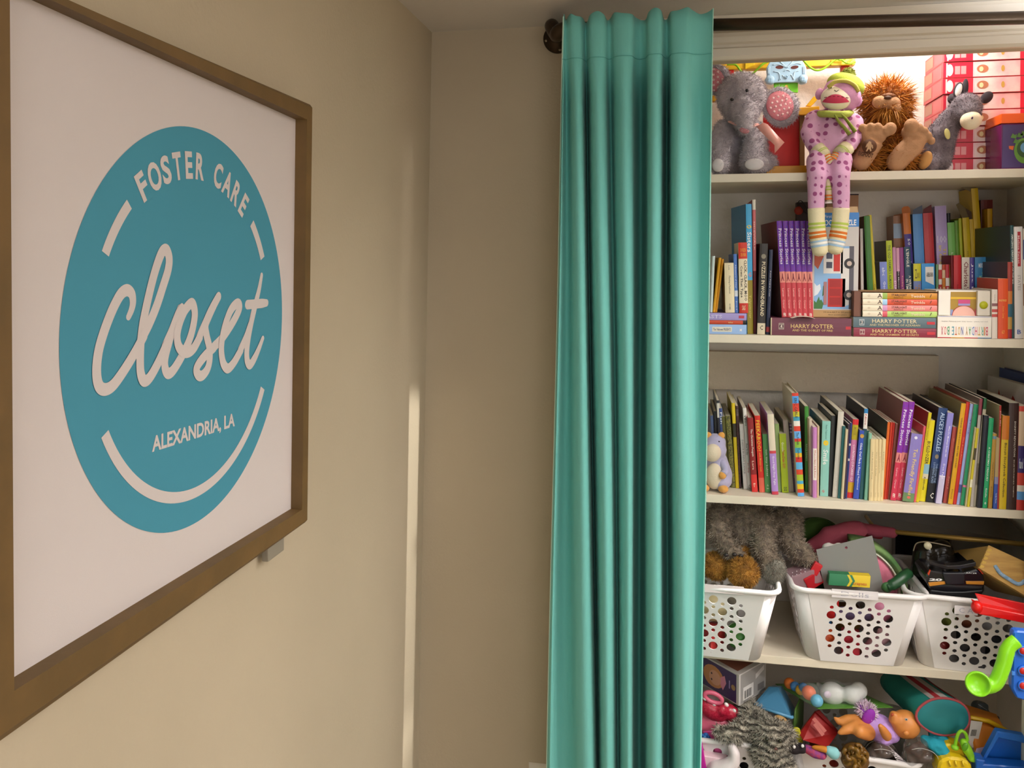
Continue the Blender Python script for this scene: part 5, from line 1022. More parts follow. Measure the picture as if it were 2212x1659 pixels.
# ---- donkey
DK = M('#7c7178', .9, .4, 300, col2='#5c5259', vs_=40, sheen=.2)
dk = thing('plush_donkey', 'dark grey plush donkey with a cream muzzle looking out of the top shelf', 'plush toy', (qb(950, 1480, 2.13).x, 2.13, S1))
sk = blob('body', [('e', qb(1320, 760, 2.12), (.034, .034, .033)), ('c', [qb(1290, 780, 2.12), qb(1130, 920, 2.135), qb(1030, 1080, 2.14), onz(qb(960, 1280, 2.15), S1+.04)], [.028, .027, .034, .038]), ('e', onz(qb(860, 1330, 2.17), S1+.042), (.045, .05, .040)), ('e', qb(1350, 830, 2.10), (.026, .03, .026)),
   ('c', [onz(qb(980, 1380, 2.13), S1+.03), onz(qb(900, 1400, 2.10), S1+.022)], [.02, .018])], DK, dk, .005, 4)
fur('fur', sk, M('#8e828a', .85, col2='#5c525a', vs_=40), dk, 9000, .006, .0010, .2, .5, seed=21, zmin=S1+.0005)
ell('muzzle', qb(1378, 912, 2.082), (.0228, .022, .0212), M('#ecdcc0', .85, .3, 400), dk)
ell('nostril', qb(1392, 882, 2.060), (.0022, .0015, .003), M('#4c2c4c', .6), dk, (0, .3, 0), 8, 6); ell('eye', qb(1332, 738, 2.088), (.0058, .003, .0046), M('#efece8', .3), dk, nu=12, nv=8); ell('pupil', qb(1336, 738, 2.0848), (.0038, .002, .0036), M('#141216', .12), dk, nu=12, nv=8)
for (x, y, r, rot, li) in ((1308, 545, (.0075, .005, .024), (0, .08, 0), 0), (1228, 560, (.010, .005, .019), (0, .25, 0), 1), (1560, 645, (.012, .006, .016), (0, .75, 0), 0)):
    e = ell('ear', qb(x, y, 2.13), r, M('#332c32', .9), dk, rot)
    if li: ell('ear_lining', qb(x+8, y, 2.126), (r[0]*.72, .003, r[2]*.8), M('#e8e4e0', .8), e, rot)
ell('ear_tag', qb(1104, 1066, 2.098), (.0062, .002, .0128), M('#c9c078', .5), dk, (0, -.2, 0)); ell('mane', qb(1160, 660, 2.14), (.010, .012, .012), M('#3c343a', .95), dk)
ell('hoof_paw', onz(qb(850, 1320, 2.078), S1+.028), (.0135, .016, .022), M('#c08c50', .8), dk, (0, .4, 0))
# ---- stack of pink boxes
BXY = 2.15; bx0, bx1 = XAT(ZB(1045, 0)[0], S1+.1, BXY), CX1-.006
bh = (qb(1200, 405, BXY).z-qb(1200, 592, BXY).z)
zt_ = S1+.0005; nb = 0
CRIM = M('#d22440', .35); PKW = M('#f4dfe0', .35)
order = ['lowest', 'second', 'third', 'fourth', 'fifth', 'sixth', 'seventh', 'topmost']
while nb < 8:
    jx = .0015*math.sin(nb*2.1); y0 = BXY+.0015*math.cos(nb*3)
    t = thing('doll_box', 'pink and crimson picture box, '+order[nb]+(' from the bottom' if 0 < nb < 7 else '')+' of the stacked eight', 'box', ((bx0+bx1)/2, y0+.075, zt_), 'pink boxes on the top shelf')
    x0, x1 = bx0+jx, bx1-.003+jx; z0, z1 = zt_, zt_+bh-.0012
    c8 = [(x0, y0, z0), (x1, y0, z0), (x1, y0+.15, z0), (x0, y0+.15, z0), (x0, y0, z1), (x1, y0, z1), (x1, y0+.15, z1), (x0, y0+.15, z1)]
    hexa('carton', c8, M('#c83c44', .4), t, .0008)
    w = x1-x0; h = z1-z0
    def fq(nm, u0, u1, v0, v1, m, o=.0003): return quad(nm, [(x0+u*w, y0-o, z0+v*h) for u, v in ((u0, v0), (u1, v0), (u1, v1), (u0, v1))], m, t)
    fu = lambda px_: (XAT(ZB(px_, 0)[0], z0, y0)-x0)/w
    ua, ub, uc = fu(1400), fu(1418), fu(1945)
    fq('front_text_panel', .004, ua, .03, .97, CRIM); fq('fold_line', ua, ub, .03, .97, M('#f2c4cc', .35)); fq('picture_panel', ub, uc, .03, .97, M('#f6e6e2', .35, col2='#eeb4bc', vs_=18)); fq('end_stripe', uc, .998, .03, .97, M('#d8143c', .35))
    fq('edge_line', .03, .045, .05, .95, M('#f0c8cc', .35), .0006)
    def oval(nm, u, v, ru, rv, m, o, par): mk(nm, [(x0+(u+ru*math.cos(a*pi/10))*w, y0-o, z0+(v+rv*math.sin(a*pi/10))*h) for a in range(20)], [tuple(range(20))], m, par)
    ue = fu(1130); oval('logo_oval', ue, .5, (fu(1170)-fu(1090))/2, .38, PKW, .0007, t)
    for k in (0, 1): fq('text_block', fu(1190+70*k), fu(1250+70*k), .22, .74, M('#e8989c', .4), .0007)
    ov = fu(1510); oval('picture_oval', ov, .52, (fu(1580)-fu(1445))/2, .26, M('#c07a5c', .4), .0007, t); oval('picture_highlight', fu(1495), .5, (fu(1520)-fu(1470))/2, .16, M('#f0dca8', .4), .0010, t); oval('crest', fu(1745), .5, (fu(1765)-fu(1725))/2, .2, M('#c8a04c', .4), .0007, t)
    # printed left end
    quad('end_print', [(x0-.0003, y0+.01, z0+.08*h), (x0-.0003, y0+.075, z0+.08*h), (x0-.0003, y0+.075, z0+.92*h), (x0-.0003, y0+.01, z0+.92*h)], M('#c8545a', .4), t); quad('end_label', [(x0-.0003, y0+.085, z0+.2*h), (x0-.0003, y0+.145, z0+.2*h), (x0-.0003, y0+.145, z0+.9*h), (x0-.0003, y0+.085, z0+.9*h)], M('#b8806c', .5), t)
    zt_ += bh; nb += 1
# ---- purple tub with an orange lid
ty = 2.055; q0 = qb(1738, 900, ty)
tx0 = q0.x; t = thing('lidded_tub', 'purple see-through tub with orange lid and a green creature label, top shelf right', 'tub', (tx0+.07, ty+.07, S1))
zl = qb(1740, 950, ty).z; tt = qb(1740, 830, ty).z; bk_ = ty+.20
PURT = M('#8a2470', .25, trans=.35, spec=.5)
hexa('tub_body', [(tx0, ty, S1+.0006), (tx0+.16, ty, S1+.0006), (tx0+.16, ty+.145, S1+.0006), (tx0, ty+.145, S1+.0006), (tx0-.002, ty-.001, zl), (tx0+.162, ty-.001, zl), (tx0+.162, ty+.147, zl), (tx0-.002, ty+.147, zl)], PURT, t, .003)
hexa('lid', [(tx0-.004, ty-.004, zl+.0006), (tx0+.164, ty-.004, zl+.0006), (tx0+.164, ty+.150, zl+.0006), (tx0-.004, ty+.150, zl+.0006), (tx0-.001, ty+.002, tt), (tx0+.161, ty+.002, tt), (tx0+.161, ty+.146, tt), (tx0-.001, ty+.146, tt)], M('#e85c14', .35), t, .002)
lb = quad('label', [(tx0+.001, ty-.0016, S1+.004), (tx0+.158, ty-.0016, S1+.004), (tx0+.158, ty-.0016, zl-.003), (tx0+.001, ty-.0016, zl-.003)], M('#4a3470', .4), t)
def pc(nm, pts, c, o=.0022): mk(nm, [qb(x, y, ty-o) for x, y in pts], [tuple(range(len(pts)))], M(c, .4), lb)
circ = lambda x, y, r, k=1, n=20: [(x+r*math.cos(a*2*pi/n), y+r*k*math.sin(a*2*pi/n)) for a in range(n)]
pc('creature_body', circ(2000, 1260, 125, 1.2), '#6a9c3c'); pc('creature_eye', circ(2000, 1240, 92, 1.1), '#3a5c34', .0025); pc('creature_eye', circ(2010, 1225, 62, 1), '#6aa4d0', .0028); pc('creature_pupil', circ(2020, 1230, 30), '#1c2434', .0031)
for i, (x, y) in enumerate(((1870, 1090), (1940, 1080), (1985, 1060), (1900, 1150))): pc('leaf', [(x-35, y+20), (x-10, y-30), (x+15, y-10), (x+40, y-25), (x+30, y+30)], '#5c8a3c', .0025)
pc('fin', [(1815, 1205), (1875, 1205), (1865, 1255), (1820, 1240)], '#e06a28')
# ================================================================== fourth shelf: perforated baskets and what is in them
def ZC(x, y): return (1500+x/4.366, 1080+y/4.366)
def ZD(x, y): return (1840+x/4.3656, 1080+y/4.3656)
S4 = SH[3]
BSK = M('#e9e4e2', .38, spec=.5)
def holed(w0, w1, h, n=14):
    """flat trapezoid panel (bottom width w0, top w1, height h) with the two sizes of round holes cut through"""
    cu = bpy.data.curves.new('t', 'CURVE'); cu.dimensions = '2D'; cu.fill_mode = 'BOTH'; cu.extrude = .0009
    def spl(pts):
        s = cu.splines.new('POLY'); s.points.add(len(pts)-1); s.use_cyclic_u = True
        for p, (x, y) in zip(s.points, pts): p.co = (x, y, 0, 1)
    spl([(-w0/2, 0), (w0/2, 0), (w1/2, h), (-w1/2, h)])
    def hole(x, y, r):
        lim = lerp(w0, w1, y/h)/2-.020
        if abs(x)+r > lim or y-r < .012 or y+r > h-.014: return
        spl([(x+r*math.cos(2*pi*k/n), y+r*math.sin(2*pi*k/n)) for k in range(n)])
    for j in range(7):
        y = .030+j*.0305
        for i in range(-4, 5):
            x = i*.0415+(.0207 if j % 2 else 0)
            hole(x, y, .0107); hole(x+.0207, y+.0105, .0046); hole(x+.0207, y-.0105, .0046)
    ob = bpy.data.objects.new('t', cu); COL.objects.link(ob); me = baked(ob); bpy.data.objects.remove(ob); bpy.data.curves.remove(cu)
    return me
PANELS = {}
def basket(loc, yaw, label, W0=.218, W1=.290, D0=.19, D1=.255, H=.178, name='basket', group='white perforated baskets', tilt=0):
    t = thing(name, label, 'basket', loc, group); t.rotation_euler = (tilt, 0, yaw); R = .028
    for nm, a, b, dist0, dist1, rz in (('front_panel', W0, W1, D0/2, D1/2, 0), ('back_panel', W0, W1, D0/2, D1/2, pi), ('side_panel', D0, D1, W0/2, W1/2, pi/2), ('side_panel', D0, D1, W0/2, W1/2, -pi/2)):
        sl = math.hypot(H, dist1-dist0); key = (a, b, round(sl, 4))
        if key not in PANELS: PANELS[key] = holed(a-2*R, b-2*R, sl)
        me = PANELS[key]; o = bpy.data.objects.new(nm, me); COL.objects.link(o)
        if not me.materials: me.materials.append(BSK)
        o.parent = t; an = math.atan2(dist1-dist0, H)
        o.matrix_basis = Matrix.Rotation(rz, 4, 'Z') @ Matrix.Translation((0, -dist0, 0)) @ Matrix.Rotation(pi/2+an, 4, 'X')
    L = base_of(t)
    for sx, sy in ((-1, -1), (1, -1), (1, 1), (-1, 1)):
        V, Fc = [], []; n = 6
        for z_, w, d in ((0, W0, D0), (H, W1, D1)):
            for th in (0, .0016):
                for k in range(n+1):
                    a = pi/2*k/n; V.append(Vector((sx*(w/2-R+(R-th)*math.cos(a)), sy*(d/2-R+(R-th)*math.sin(a)), z_))+L)
        m = n+1
        for k in range(n): Fc += [(k, k+1, 2*m+k+1, 2*m+k), (m+k, m+k+1, 3*m+k+1, 3*m+k), (k, k+1, m+k+1, m+k), (2*m+k, 2*m+k+1, 3*m+k+1, 3*m+k)]
        mk('corner', V, Fc, BSK, t, True)
    def ringpts(w, d, r, z_):
        out = []
        for sx, sy, a0 in ((1, 1, 0), (-1, 1, pi/2), (-1, -1, pi), (1, -1, 3*pi/2)):
            for k in range(6): a = a0+pi/2*k/5; out.append(Vector((sx*(w/2-r)+r*math.cos(a), sy*(d/2-r)+r*math.sin(a), z_))+L)
        return out
    tube('rim', ringpts(W1+.006, D1+.006, R+.003, H), .0062, BSK, t, 10, closed=True)
    rp = ringpts(W0-.001, D0-.001, R, .0012); n = len(rp)
    mk('base', rp+[p+Vector((0, 0, .002)) for p in rp], [tuple(range(n)), tuple(range(2*n-1, n-1, -1))]+[(i, (i+1) % n, n+(i+1) % n, n+i) for i in range(n)], BSK, t)
    return t
def base_at(px_, py_, z_): return PZ(px_, py_, z_)
# middle basket: centre from its front foot
D0 = .19
f = PZ(1837, 1432, S4); bM = basket((f.x+.012, f.y+D0/2, S4+.0008), math.radians(1), 'middle of three white perforated baskets on the fourth shelf, tagged for dolls')
f2 = PZ(1545, 1421, S4); bL = basket((PZ(1649, 1423, S4).x-.112, f2.y+D0/2+.004, S4+.0008), math.radians(-3), 'white perforated basket by the curtain with a shaggy plush over its rim, fourth shelf')
f3 = PZ(2110, 1464, S4); bR = basket((PZ(2003, 1458, S4).x+.115, YF+D0/2+.002, S4+.0008), math.radians(-5), 'white perforated basket holding a black toy car, right end of the fourth shelf')
def tagcard(b, px0, py0, px1, py1, Y, s, c='#e6dfe0', tc='#b8b4c0'):
    a, d = P(px0, py0, Y), P(px1, py1, Y); n = Vector((0, -1, 0))
    o = hexa('tag', [(a.x, Y, d.z), (d.x, Y, d.z), (d.x, Y+.001, d.z), (a.x, Y+.001, d.z), (a.x, Y, a.z), (d.x, Y, a.z), (d.x, Y+.001, a.z), (a.x, Y+.001, a.z)], M(c, .6), b)
    o.matrix_parent_inverse = Matrix.Translation(b.location).inverted() @ Matrix.Identity(4)
    for v in o.data.vertices: v.co = v.co+b.location
    o.matrix_parent_inverse = (Matrix.Translation(b.location) @ b.rotation_euler.to_matrix().to_4x4()).inverted()
    if s:
        L0 = base_of(b); v, f, asp = text_mesh(s, 0, 2); w = (d.x-a.x)*.6; h = (a.z-d.z)*.55
        me = bpy.data.meshes.new('t'); me.from_pydata([Vector(((a.x+d.x)/2+x*w, Y-.0005, (a.z+d.z)/2+y*h)) for x, y in v], [], f)
        q = mko('tag_lettering', me, M(tc, .7), o, L0)
tagcard(bM, 1797, 1272, 1897, 1297, bM.location.y-.255/2-.0085, 'Dolls')
tagcard(bL, 1520, 1262, 1607, 1285, bL.location.y-.255/2-.0085, '', '#ead9d8')
tagcard(bR, 2062, 1308, 2112, 1330, bR.location.y-.255/2-.0085, 'C A')
def hidden_fill(b, items, lab):
    """toys lying in the basket that show through its holes"""
    for i, (x, y, z, kind, c, r, name, l) in enumerate(items):
        p = b.location+b.rotation_euler.to_matrix() @ Vector((x, y, z))
        if kind == 'ball':
            t = thing(name, l, 'ball', p-Vector((0, 0, r)), lab); ell('ball_skin', p, r, M(c, .4), t); tube('seam', [p+Vector((math.cos(a*pi/9)*r, 0, math.sin(a*pi/9)*r)) for a in range(18)], r*.03, M('#e8e0d4', .5), t, 5, closed=True)
        elif kind == 'block':
            t = thing(name, l, 'toy block', p-Vector((0, 0, r)), lab); obox('block', p, 2*r, 1.6*r, 2*r, M(c, .45), t, (0, 0, i*.7), .003)
            lathe('stud', [(r*.4, 0), (r*.4, r*.25), (0, r*.26)], p+Vector((0, 0, r)), (0, 0, 1), M(c, .45), t, 12)
        else:
            t = thing(name, l, 'doll', p-Vector((0, 0, r)), lab); u = Vector((math.cos(i*1.1), .15, math.sin(i*1.1)*.4)).normalized()
            blob('body', [('c', [p-u*r, p+u*r*.6], [r*.45, r*.5]), ('e', p+u*r*1.35, r*.5), ('c', [p+u*.2*r, p+Vector((0, -.4*r, r))], [r*.22, r*.18])], M(c, .6), t, .005, 2); ell('hair', p+u*r*1.5, r*.48, M('#5c3c24', .8), t)
F4 = -.066
hidden_fill(bM, [(-.07, F4, .045, 'ball', '#c8501c', .030, 'toy_ball', 'orange ball inside the dolls basket'), (-.065, F4+.012, .112, 'block', '#c42420', .026, 'toy_block', 'red block inside the dolls basket'), (-.008, F4, .035, 'block', '#b82838', .025, 'toy_block', 'crimson block low inside the dolls basket'),
  (-.005, F4+.01, .10, 'doll', '#5a4a6c', .032, 'rag_doll', 'small purple rag doll inside the dolls basket'), (.055, F4, .045, 'doll', '#e0b0bc', .032, 'rag_doll', 'small pale pink rag doll inside the dolls basket'), (.06, F4+.01, .115, 'ball', '#d880a0', .027, 'toy_ball', 'pink ball inside the dolls basket'), (.0, .03, .06, 'ball', '#8a6a2c', .042, 'toy_ball', 'brown ball at the back of the dolls basket'), (-.05, .04, .05, 'block', '#3a78b8', .032, 'toy_block', 'blue block at the back of the dolls basket')], 'toys seen through the dolls basket')
hidden_fill(bL, [(.06, F4, .045, 'ball', '#4a8c3c', .032, 'toy_ball', 'green ball inside the basket by the curtain'), (.0, F4, .035, 'block', '#a82c2c', .026, 'toy_block', 'dark red block inside the basket by the curtain'), (.0, F4+.01, .105, 'ball', '#c8b88c', .034, 'toy_ball', 'tan ball inside the basket by the curtain'), (.06, F4+.01, .115, 'block', '#8a8480', .026, 'toy_block', 'grey block inside the basket by the curtain')], 'toys seen through the basket by the curtain')
hidden_fill(bR, [(-.07, F4, .04, 'ball', '#8a2420', .030, 'toy_ball', 'dark red ball inside the car basket'), (-.06, F4+.01, .11, 'block', '#6a7030', .026, 'toy_block', 'olive block inside the car basket'), (-.0, F4, .045, 'block', '#26242a', .032, 'toy_block', 'black block inside the car basket'), (.06, F4, .05, 'block', '#3a3a44', .03, 'toy_block', 'charcoal block inside the car basket'), (.0, F4+.02, .11, 'ball', '#8a5038', .028, 'toy_ball', 'brown ball inside the car basket')], 'toys seen through the car basket')
qc = lambda x, y, Y: P(*ZC(x, y), Y)
qd = lambda x, y, Y: P(*ZD(x, y), Y)
# ---- shaggy taupe plush flopped over the left basket
TP = M('#8a7a68', .95, .6, 200, col2='#5c5048', vs_=70); TPF = M('#a89a88', .85, col2='#64574c', vs_=55)
sp = thing('plush_sloth', 'shaggy taupe plush animal sprawled over the basket by the curtain', 'plush toy', (qc(500, 760, 2.10).x, 2.10, S4+.17))
pr_ = [('e', qc(480, 230, 2.16), (.085, .07, .07)), ('c', [qc(230, 150, 2.12), qc(215, 320, 2.085), qc(330, 470, 2.055), qc(410, 520, 2.048)], [.030, .026, .021, .017]), ('c', [qc(640, 220, 2.12), qc(640, 370, 2.085), qc(650, 480, 2.06), qc(740, 650, 2.045)], [.032, .028, .027, .028]),
  ('c', [qc(880, 180, 2.15), qc(900, 380, 2.12), qc(1000, 500, 2.10), qc(1070, 540, 2.09)], [.034, .031, .026, .020]), ('c', [qc(420, 260, 2.12), qc(480, 380, 2.10)], [.03, .022])]
sk = blob('body', pr_, TP, sp, .005, 4)
fur('fur', sk, TPF, sp, 16000, .011, .0013, .3, .6, seed=31)
for x, y in ((378, 515), (440, 525), (300, 520)): ell('claw', qc(x, y, 2.030), (.006, .004, .0045), M('#2a2220', .4), sp, nu=10, nv=8)
so = ell('sole', qc(752, 680, 2.030), (.026, .012, .030), M('#8c887c', .95, .6, 250), sp, (0, .35, 0)); fur('sole_fur', so, M('#98948a', .9, col2='#6c685e', vs_=60), sp, 2500, .006, .0011, .3, .6, seed=35)
gp = thing('plush_puppy', 'golden brown fluffy plush with a round tail tuft under the taupe plush', 'plush toy', (qc(420, 760, 2.06).x, 2.06, S4+.17))
GLD = M('#a8762c', .9, col2='#7c5420', vs_=60)
sk = blob('body', [('e', qc(460, 680, 2.030), (.036, .033, .036)), ('e', qc(210, 620, 2.07), (.034, .035, .032)), ('c', [qc(240, 600, 2.07), qc(430, 560, 2.07), qc(470, 480, 2.085)], [.028, .024, .016])], GLD, gp, .005, 3)
fur('fur', sk, M('#c89440', .8, col2='#8a5c20', vs_=60), gp, 9000, .009, .0012, .1, .6, seed=33)
ell('paw_pad', qc(740, 690, 2.0205), (.010, .003, .010), M('#8a8478', .9), gp) if False else None
# ---- middle basket
cz = S4+.17
gc = thing('grey_card', 'plain grey cardboard sheet with a punched hole standing in the dolls basket', 'card', (qc(1400, 760, 2.085).x, 2.085, S4+.1))
o = [(1763, 1187), (1884, 1157), (1916, 1300), (1787, 1300)]
def card_with_hole():
    cu = bpy.data.curves.new('t', 'CURVE'); cu.dimensions = '2D'; cu.fill_mode = 'BOTH'; cu.extrude = .0006
    pts = [P(x, y, 2.082) for x, y in o]; c = P(1828, 1183, 2.082)
    for q in (pts, [c+Vector((.0032*math.cos(a*pi/8), 0, .0032*math.sin(a*pi/8))) for a in range(16)]):
        s = cu.splines.new('POLY'); s.points.add(len(q)-1); s.use_cyclic_u = True
        for p, v in zip(s.points, q): p.co = (v.x, v.z, 0, 1)
    ob = bpy.data.objects.new('t', cu); COL.objects.link(ob); me = baked(ob); bpy.data.objects.remove(ob); bpy.data.curves.remove(cu)
    L = gc.location
    for v in me.vertices: v.co = Vector((v.co.x, 2.082+v.co.z, v.co.y))-L
    mko('sheet', me, M('#8a8a86', .8), gc, L)
card_with_hole()
wm = thing('plush_watermelon', 'pink watermelon slice cushion with a green rind behind the grey card', 'cushion', (P(1850, 1290, 2.12).x, 2.12, S4+.1))
cw = P(1838, 1275, 2.125); rw = .118
def slice_(name, r0, r1, a0, a1, y0, y1, mat, bulge=.008):
    V, Fc = [], []; n = 26; m = 6
    for i in range(n+1):
        a = lerp(a0, a1, i/n)
        for j in range(m+1):
            r = lerp(r0, r1, j/m); b = bulge*math.sin(pi*j/m) if r0 > .01 else bulge*math.cos(pi/2*j/m)
            V.append(cw+Vector((r*math.cos(a), y0-b, r*math.sin(a))))
        for j in range(m, -1, -1):
            r = lerp(r0, r1, j/m); b = bulge*math.sin(pi*j/m) if r0 > .01 else bulge*math.cos(pi/2*j/m)
            V.append(cw+Vector((r*math.cos(a), y1+b, r*math.sin(a))))
    k = 2*m+2
    for i in range(n):
        for j in range(k): Fc.append((i*k+j, i*k+(j+1) % k, (i+1)*k+(j+1) % k, (i+1)*k+j))
    Fc += [tuple(range(k)), tuple(n*k+j for j in range(k))]
    mk(name, V, Fc, mat, wm, True)
slice_('flesh', .001, rw*.90, -.25, 2.9, -.004, .03, M('#d87a90', .9, .3, 300, sheen=.3)); slice_('inner_rind', rw*.90, rw*.97, -.25, 1.6, -.002, .028, M('#dfe0c8', .9)); slice_('rind', rw*.97, rw*1.10, -.25, 1.6, -.008, .034, M('#3c6a34', .8, col2='#8aa868', vs_=14), .006)
tube('cucumber_end', smoothpath([qd(330, 825, 2.052), qd(400, 790, 2.056), qd(480, 730, 2.066), qd(535, 690, 2.082)], 5), [.0105]*3+[.0125]*13, M('#1f4a2a', .35), wm, 12)
ell('cucumber_tip', qd(330, 825, 2.052), (.0125, .008, .0125), M('#3c6a3c', .4), wm, nu=14, nv=8)
cb = thing('crayon_box', 'small green and yellow crayon box lying in the dolls basket', 'box', (P(1835, 1268, 2.06).x, 2.06, cz-.02))
a, b = P(1790, 1241, 2.045), P(1879, 1270, 2.045)
def cbx(x0, x1, m, nm): return hexa(nm, [(x0, 2.045, b.z), (x1, 2.045, b.z), (x1, 2.068, b.z), (x0, 2.068, b.z), (x0+.003, 2.052, a.z), (x1+.003, 2.052, a.z), (x1+.003, 2.072, a.z), (x0+.003, 2.072, a.z)], m, cb, .0006)
xm = lerp(a.x, b.x, .5)
cbx(a.x, xm, M('#1f7a4c', .4), 'green_half'); cbx(xm, b.x, M('#e6c416', .4), 'yellow_half')
for k, c in ((.44, '#e0c81c'), (.50, '#1f7a4c'), (.56, '#e0c81c')):
    x = lerp(a.x, b.x, k); mk('chevron', [(x, 2.0446, b.z), (x+.006, 2.0446, b.z), (x+.014, 2.0478, (a.z+b.z)/2), (x+.008, 2.0515, a.z), (x+.002, 2.0515, a.z), (x+.008, 2.0478, (a.z+b.z)/2)], [(0, 1, 2, 5), (5, 2, 3, 4)], M(c, .4), cb)
text('lettering', 'crayons', Vector((lerp(a.x, b.x, .76), 2.0444, lerp(b.z, a.z, .25))), (1, 0, 0), (0, .3, 1), .03, .007, M('#c8342c', .4), cb)
rc = thing('clear_case', 'red toy in a clear dotted plastic case at the left of the dolls basket', 'case', (P(1740, 1265, 2.08).x, 2.08, cz-.02))
R_ = (.0, .12, .25); c = P(1735, 1243, 2.085); obox('case', c, .070, .05, .036, M('#d8b4bc', .15, trans=.6, spec=.6), rc, (0, -.32, .2), .003)
obox('red_toy', P(1752, 1250, 2.078), .042, .03, .034, M('#b81c28', .35), rc, (0, -.5, .3), .004)
obox('cap', P(1762, 1228, 2.070), .020, .012, .03, M('#c8242c', .35), rc, (0, .5, 0), .003)
for k in range(8): ell('dot', P(1712+k % 4*9, 1237-(k % 4)*3+(k//4)*7, 2.056), .0012, M('#e4dce0', .4), rc, nu=8, nv=6)
eg = thing('plush_rabbit', 'white soft toy head peeping above the grey card', 'plush toy', (P(1800, 1190, 2.105).x, 2.105, cz-.01))
blob('body', [('e', P(1790, 1186, 2.108), (.017, .012, .016)), ('e', P(1812, 1184, 2.106), (.012, .012, .014)), ('c', [P(1800, 1195, 2.108), P(1800, 1240, 2.108)], [.016, .018])], M('#d8cfc8', .9, .4, 300), eg, .004, 3)
for x in (1787, 1812): ell('eye', P(x, 1183, 2.093), .0016, M('#1c1818', .3), eg, nu=8, nv=6)
gcu = thing('green_cushion', 'dark green cushion wedged at the back between the left and middle baskets', 'cushion', (P(1765, 1160, 2.25).x, 2.25, S4+.1))
blob('pad', [('e', P(1765, 1150, 2.25), (.058, .035, .040)), ('e', P(1765, 1230, 2.25), (.05, .035, .06))], M('#3c5a1c', .9, .3, 200), gcu, .007, 4); tube('piping', smoothpath([P(1722, 1145, 2.222), P(1750, 1120, 2.222), P(1790, 1125, 2.222), P(1812, 1155, 2.222)], 5), .0016, M('#2c4414', .9), gcu, 6)
bag = thing('pink_blanket', 'dusty rose fabric bundle behind the watermelon cushion', 'blanket', (P(1800, 1200, 2.2).x, 2.2, S4+.1))
blob('fold', [('c', [P(1745, 1190, 2.18), P(1790, 1160, 2.18), P(1850, 1145, 2.18)], [.02, .026, .026]), ('c', [P(1760, 1215, 2.17), P(1830, 1180, 2.18)], [.03, .03]), ('c', [P(1840, 1140, 2.2), P(1925, 1150, 2.21)], [.016, .014])], M('#a84a5c', .9, .4, 150), bag, .006, 3, rough=.006, rs=30)
blob('red_lining', [('c', [P(1830, 1140, 2.22), P(1900, 1155, 2.22)], [.014, .012])], M('#a8242c', .9), bag, .006, 2)
# ---- right basket: car, bottle, wooden box
BLK = M('#15141a', .18, coat=.6); car = thing('toy_car', 'shiny black toy car seen from behind with a high rear wing in the right basket', 'toy car', (qd(980, 930, 2.03).x, 2.06, cz-.05))
Yc = 2.035
def cb_(x, y, Y): return qd(x, y, Y)
prism('body', [cb_(x, y, Yc) for x, y in ((712, 800), (700, 720), (735, 665), (870, 690), (1060, 690), (1190, 655), (1245, 710), (1258, 790), (1235, 850), (1060, 870), (890, 870), (745, 850))], (0, 1, 0), .12, BLK, car, .003)
prism('bumper', [cb_(x, y, Yc-.004) for x, y in ((745, 850), (890, 868), (1060, 868), (1240, 850), (1215, 935), (730, 920))], (0, 1, 0), .06, M('#101014', .5), car, .002)
prism('rear_deck', [cb_(x, y, Yc-.006) for x, y in ((860, 690), (1070, 690), (1060, 800), (890, 800))], (0, 1, 0), .012, M('#1c1c22', .3), car, .002)
prism('wing', [cb_(x, y, Yc+.0) for x, y in ((728, 585), (900, 622), (1010, 620), (1172, 588), (1172, 625), (1010, 655), (890, 655), (728, 605))], (0, 1, 0), .022, BLK, car, .001)
for x in (880, 1030): prism('wing_strut', [cb_(x+dx, y, Yc+.006) for dx, y in ((-20, 650), (5, 650), (25, 700), (0, 700))], (0, 1, 0), .012, BLK, car, .0006)
for pts in ([(720, 780), (885, 768), (885, 795), (735, 815)], [(1075, 768), (1250, 768), (1245, 800), (1080, 795)]): prism('tail_light', [cb_(x, y, Yc-.002) for x, y in pts], (0, 1, 0), .004, M('#c8842c', .3), car, .0005)
for pts in ([(715, 700), (735, 660), (745, 665), (728, 715)], [(1190, 652), (1205, 650), (1245, 700), (1232, 702)]): prism('red_trim', [cb_(x, y, Yc-.002) for x, y in pts], (0, 1, 0), .004, M('#c8401c', .3), car, .0004)
text('lettering', '20', cb_(792, 752, Yc-.0015), (1, 0, .05), (.25, 0, 1), .0275, .0062, M('#e4e2e0', .4), car, bold=.05); text('lettering', 'RACER', cb_(1130, 690, Yc-.0015), (1, 0, .02), (.25, 0, 1), .022, .0035, M('#d8d6d4', .4), car)
bo = thing('plastic_dome', 'dark see-through plastic dome behind the black toy car', 'plastic dome', (qd(760, 900, 2.13).x, 2.13, cz-.03))
blob('dome', [('c', [qd(700, 500, 2.14), qd(700, 700, 2.14), qd(700, 860, 2.14)], [.030, .036, .036]), ('c', [qd(850, 480, 2.14), qd(860, 860, 2.14)], [.028, .034])], M('#2c2620', .12, trans=.45, spec=.7), bo, .005, 4)
lathe('cap', [(.0085, 0), (.0085, .006), (0, .007)], qd(712, 430, 2.105), (0, -1, .2), M('#cfc4a4', .3), bo, 16); tube('rim_line', smoothpath([qd(580, 480, 2.11), qd(610, 410, 2.108), qd(700, 395, 2.104), qd(850, 420, 2.104), qd(930, 440, 2.108)], 5), .0014, M('#8a7c64', .3), bo, 6)
PINE = M('#d0a252', .55, .15, 60, col2='#b98a40', vs_=10, scl=(1, 12, 12)); PINE2 = M('#b08a4c', .6, .15, 60)
wb = thing('wooden_box', 'pine box with finger joints and a blue rope handle tilted in the right basket', 'wooden box', (qd(1350, 950, 2.10).x, 2.10, cz-.05))
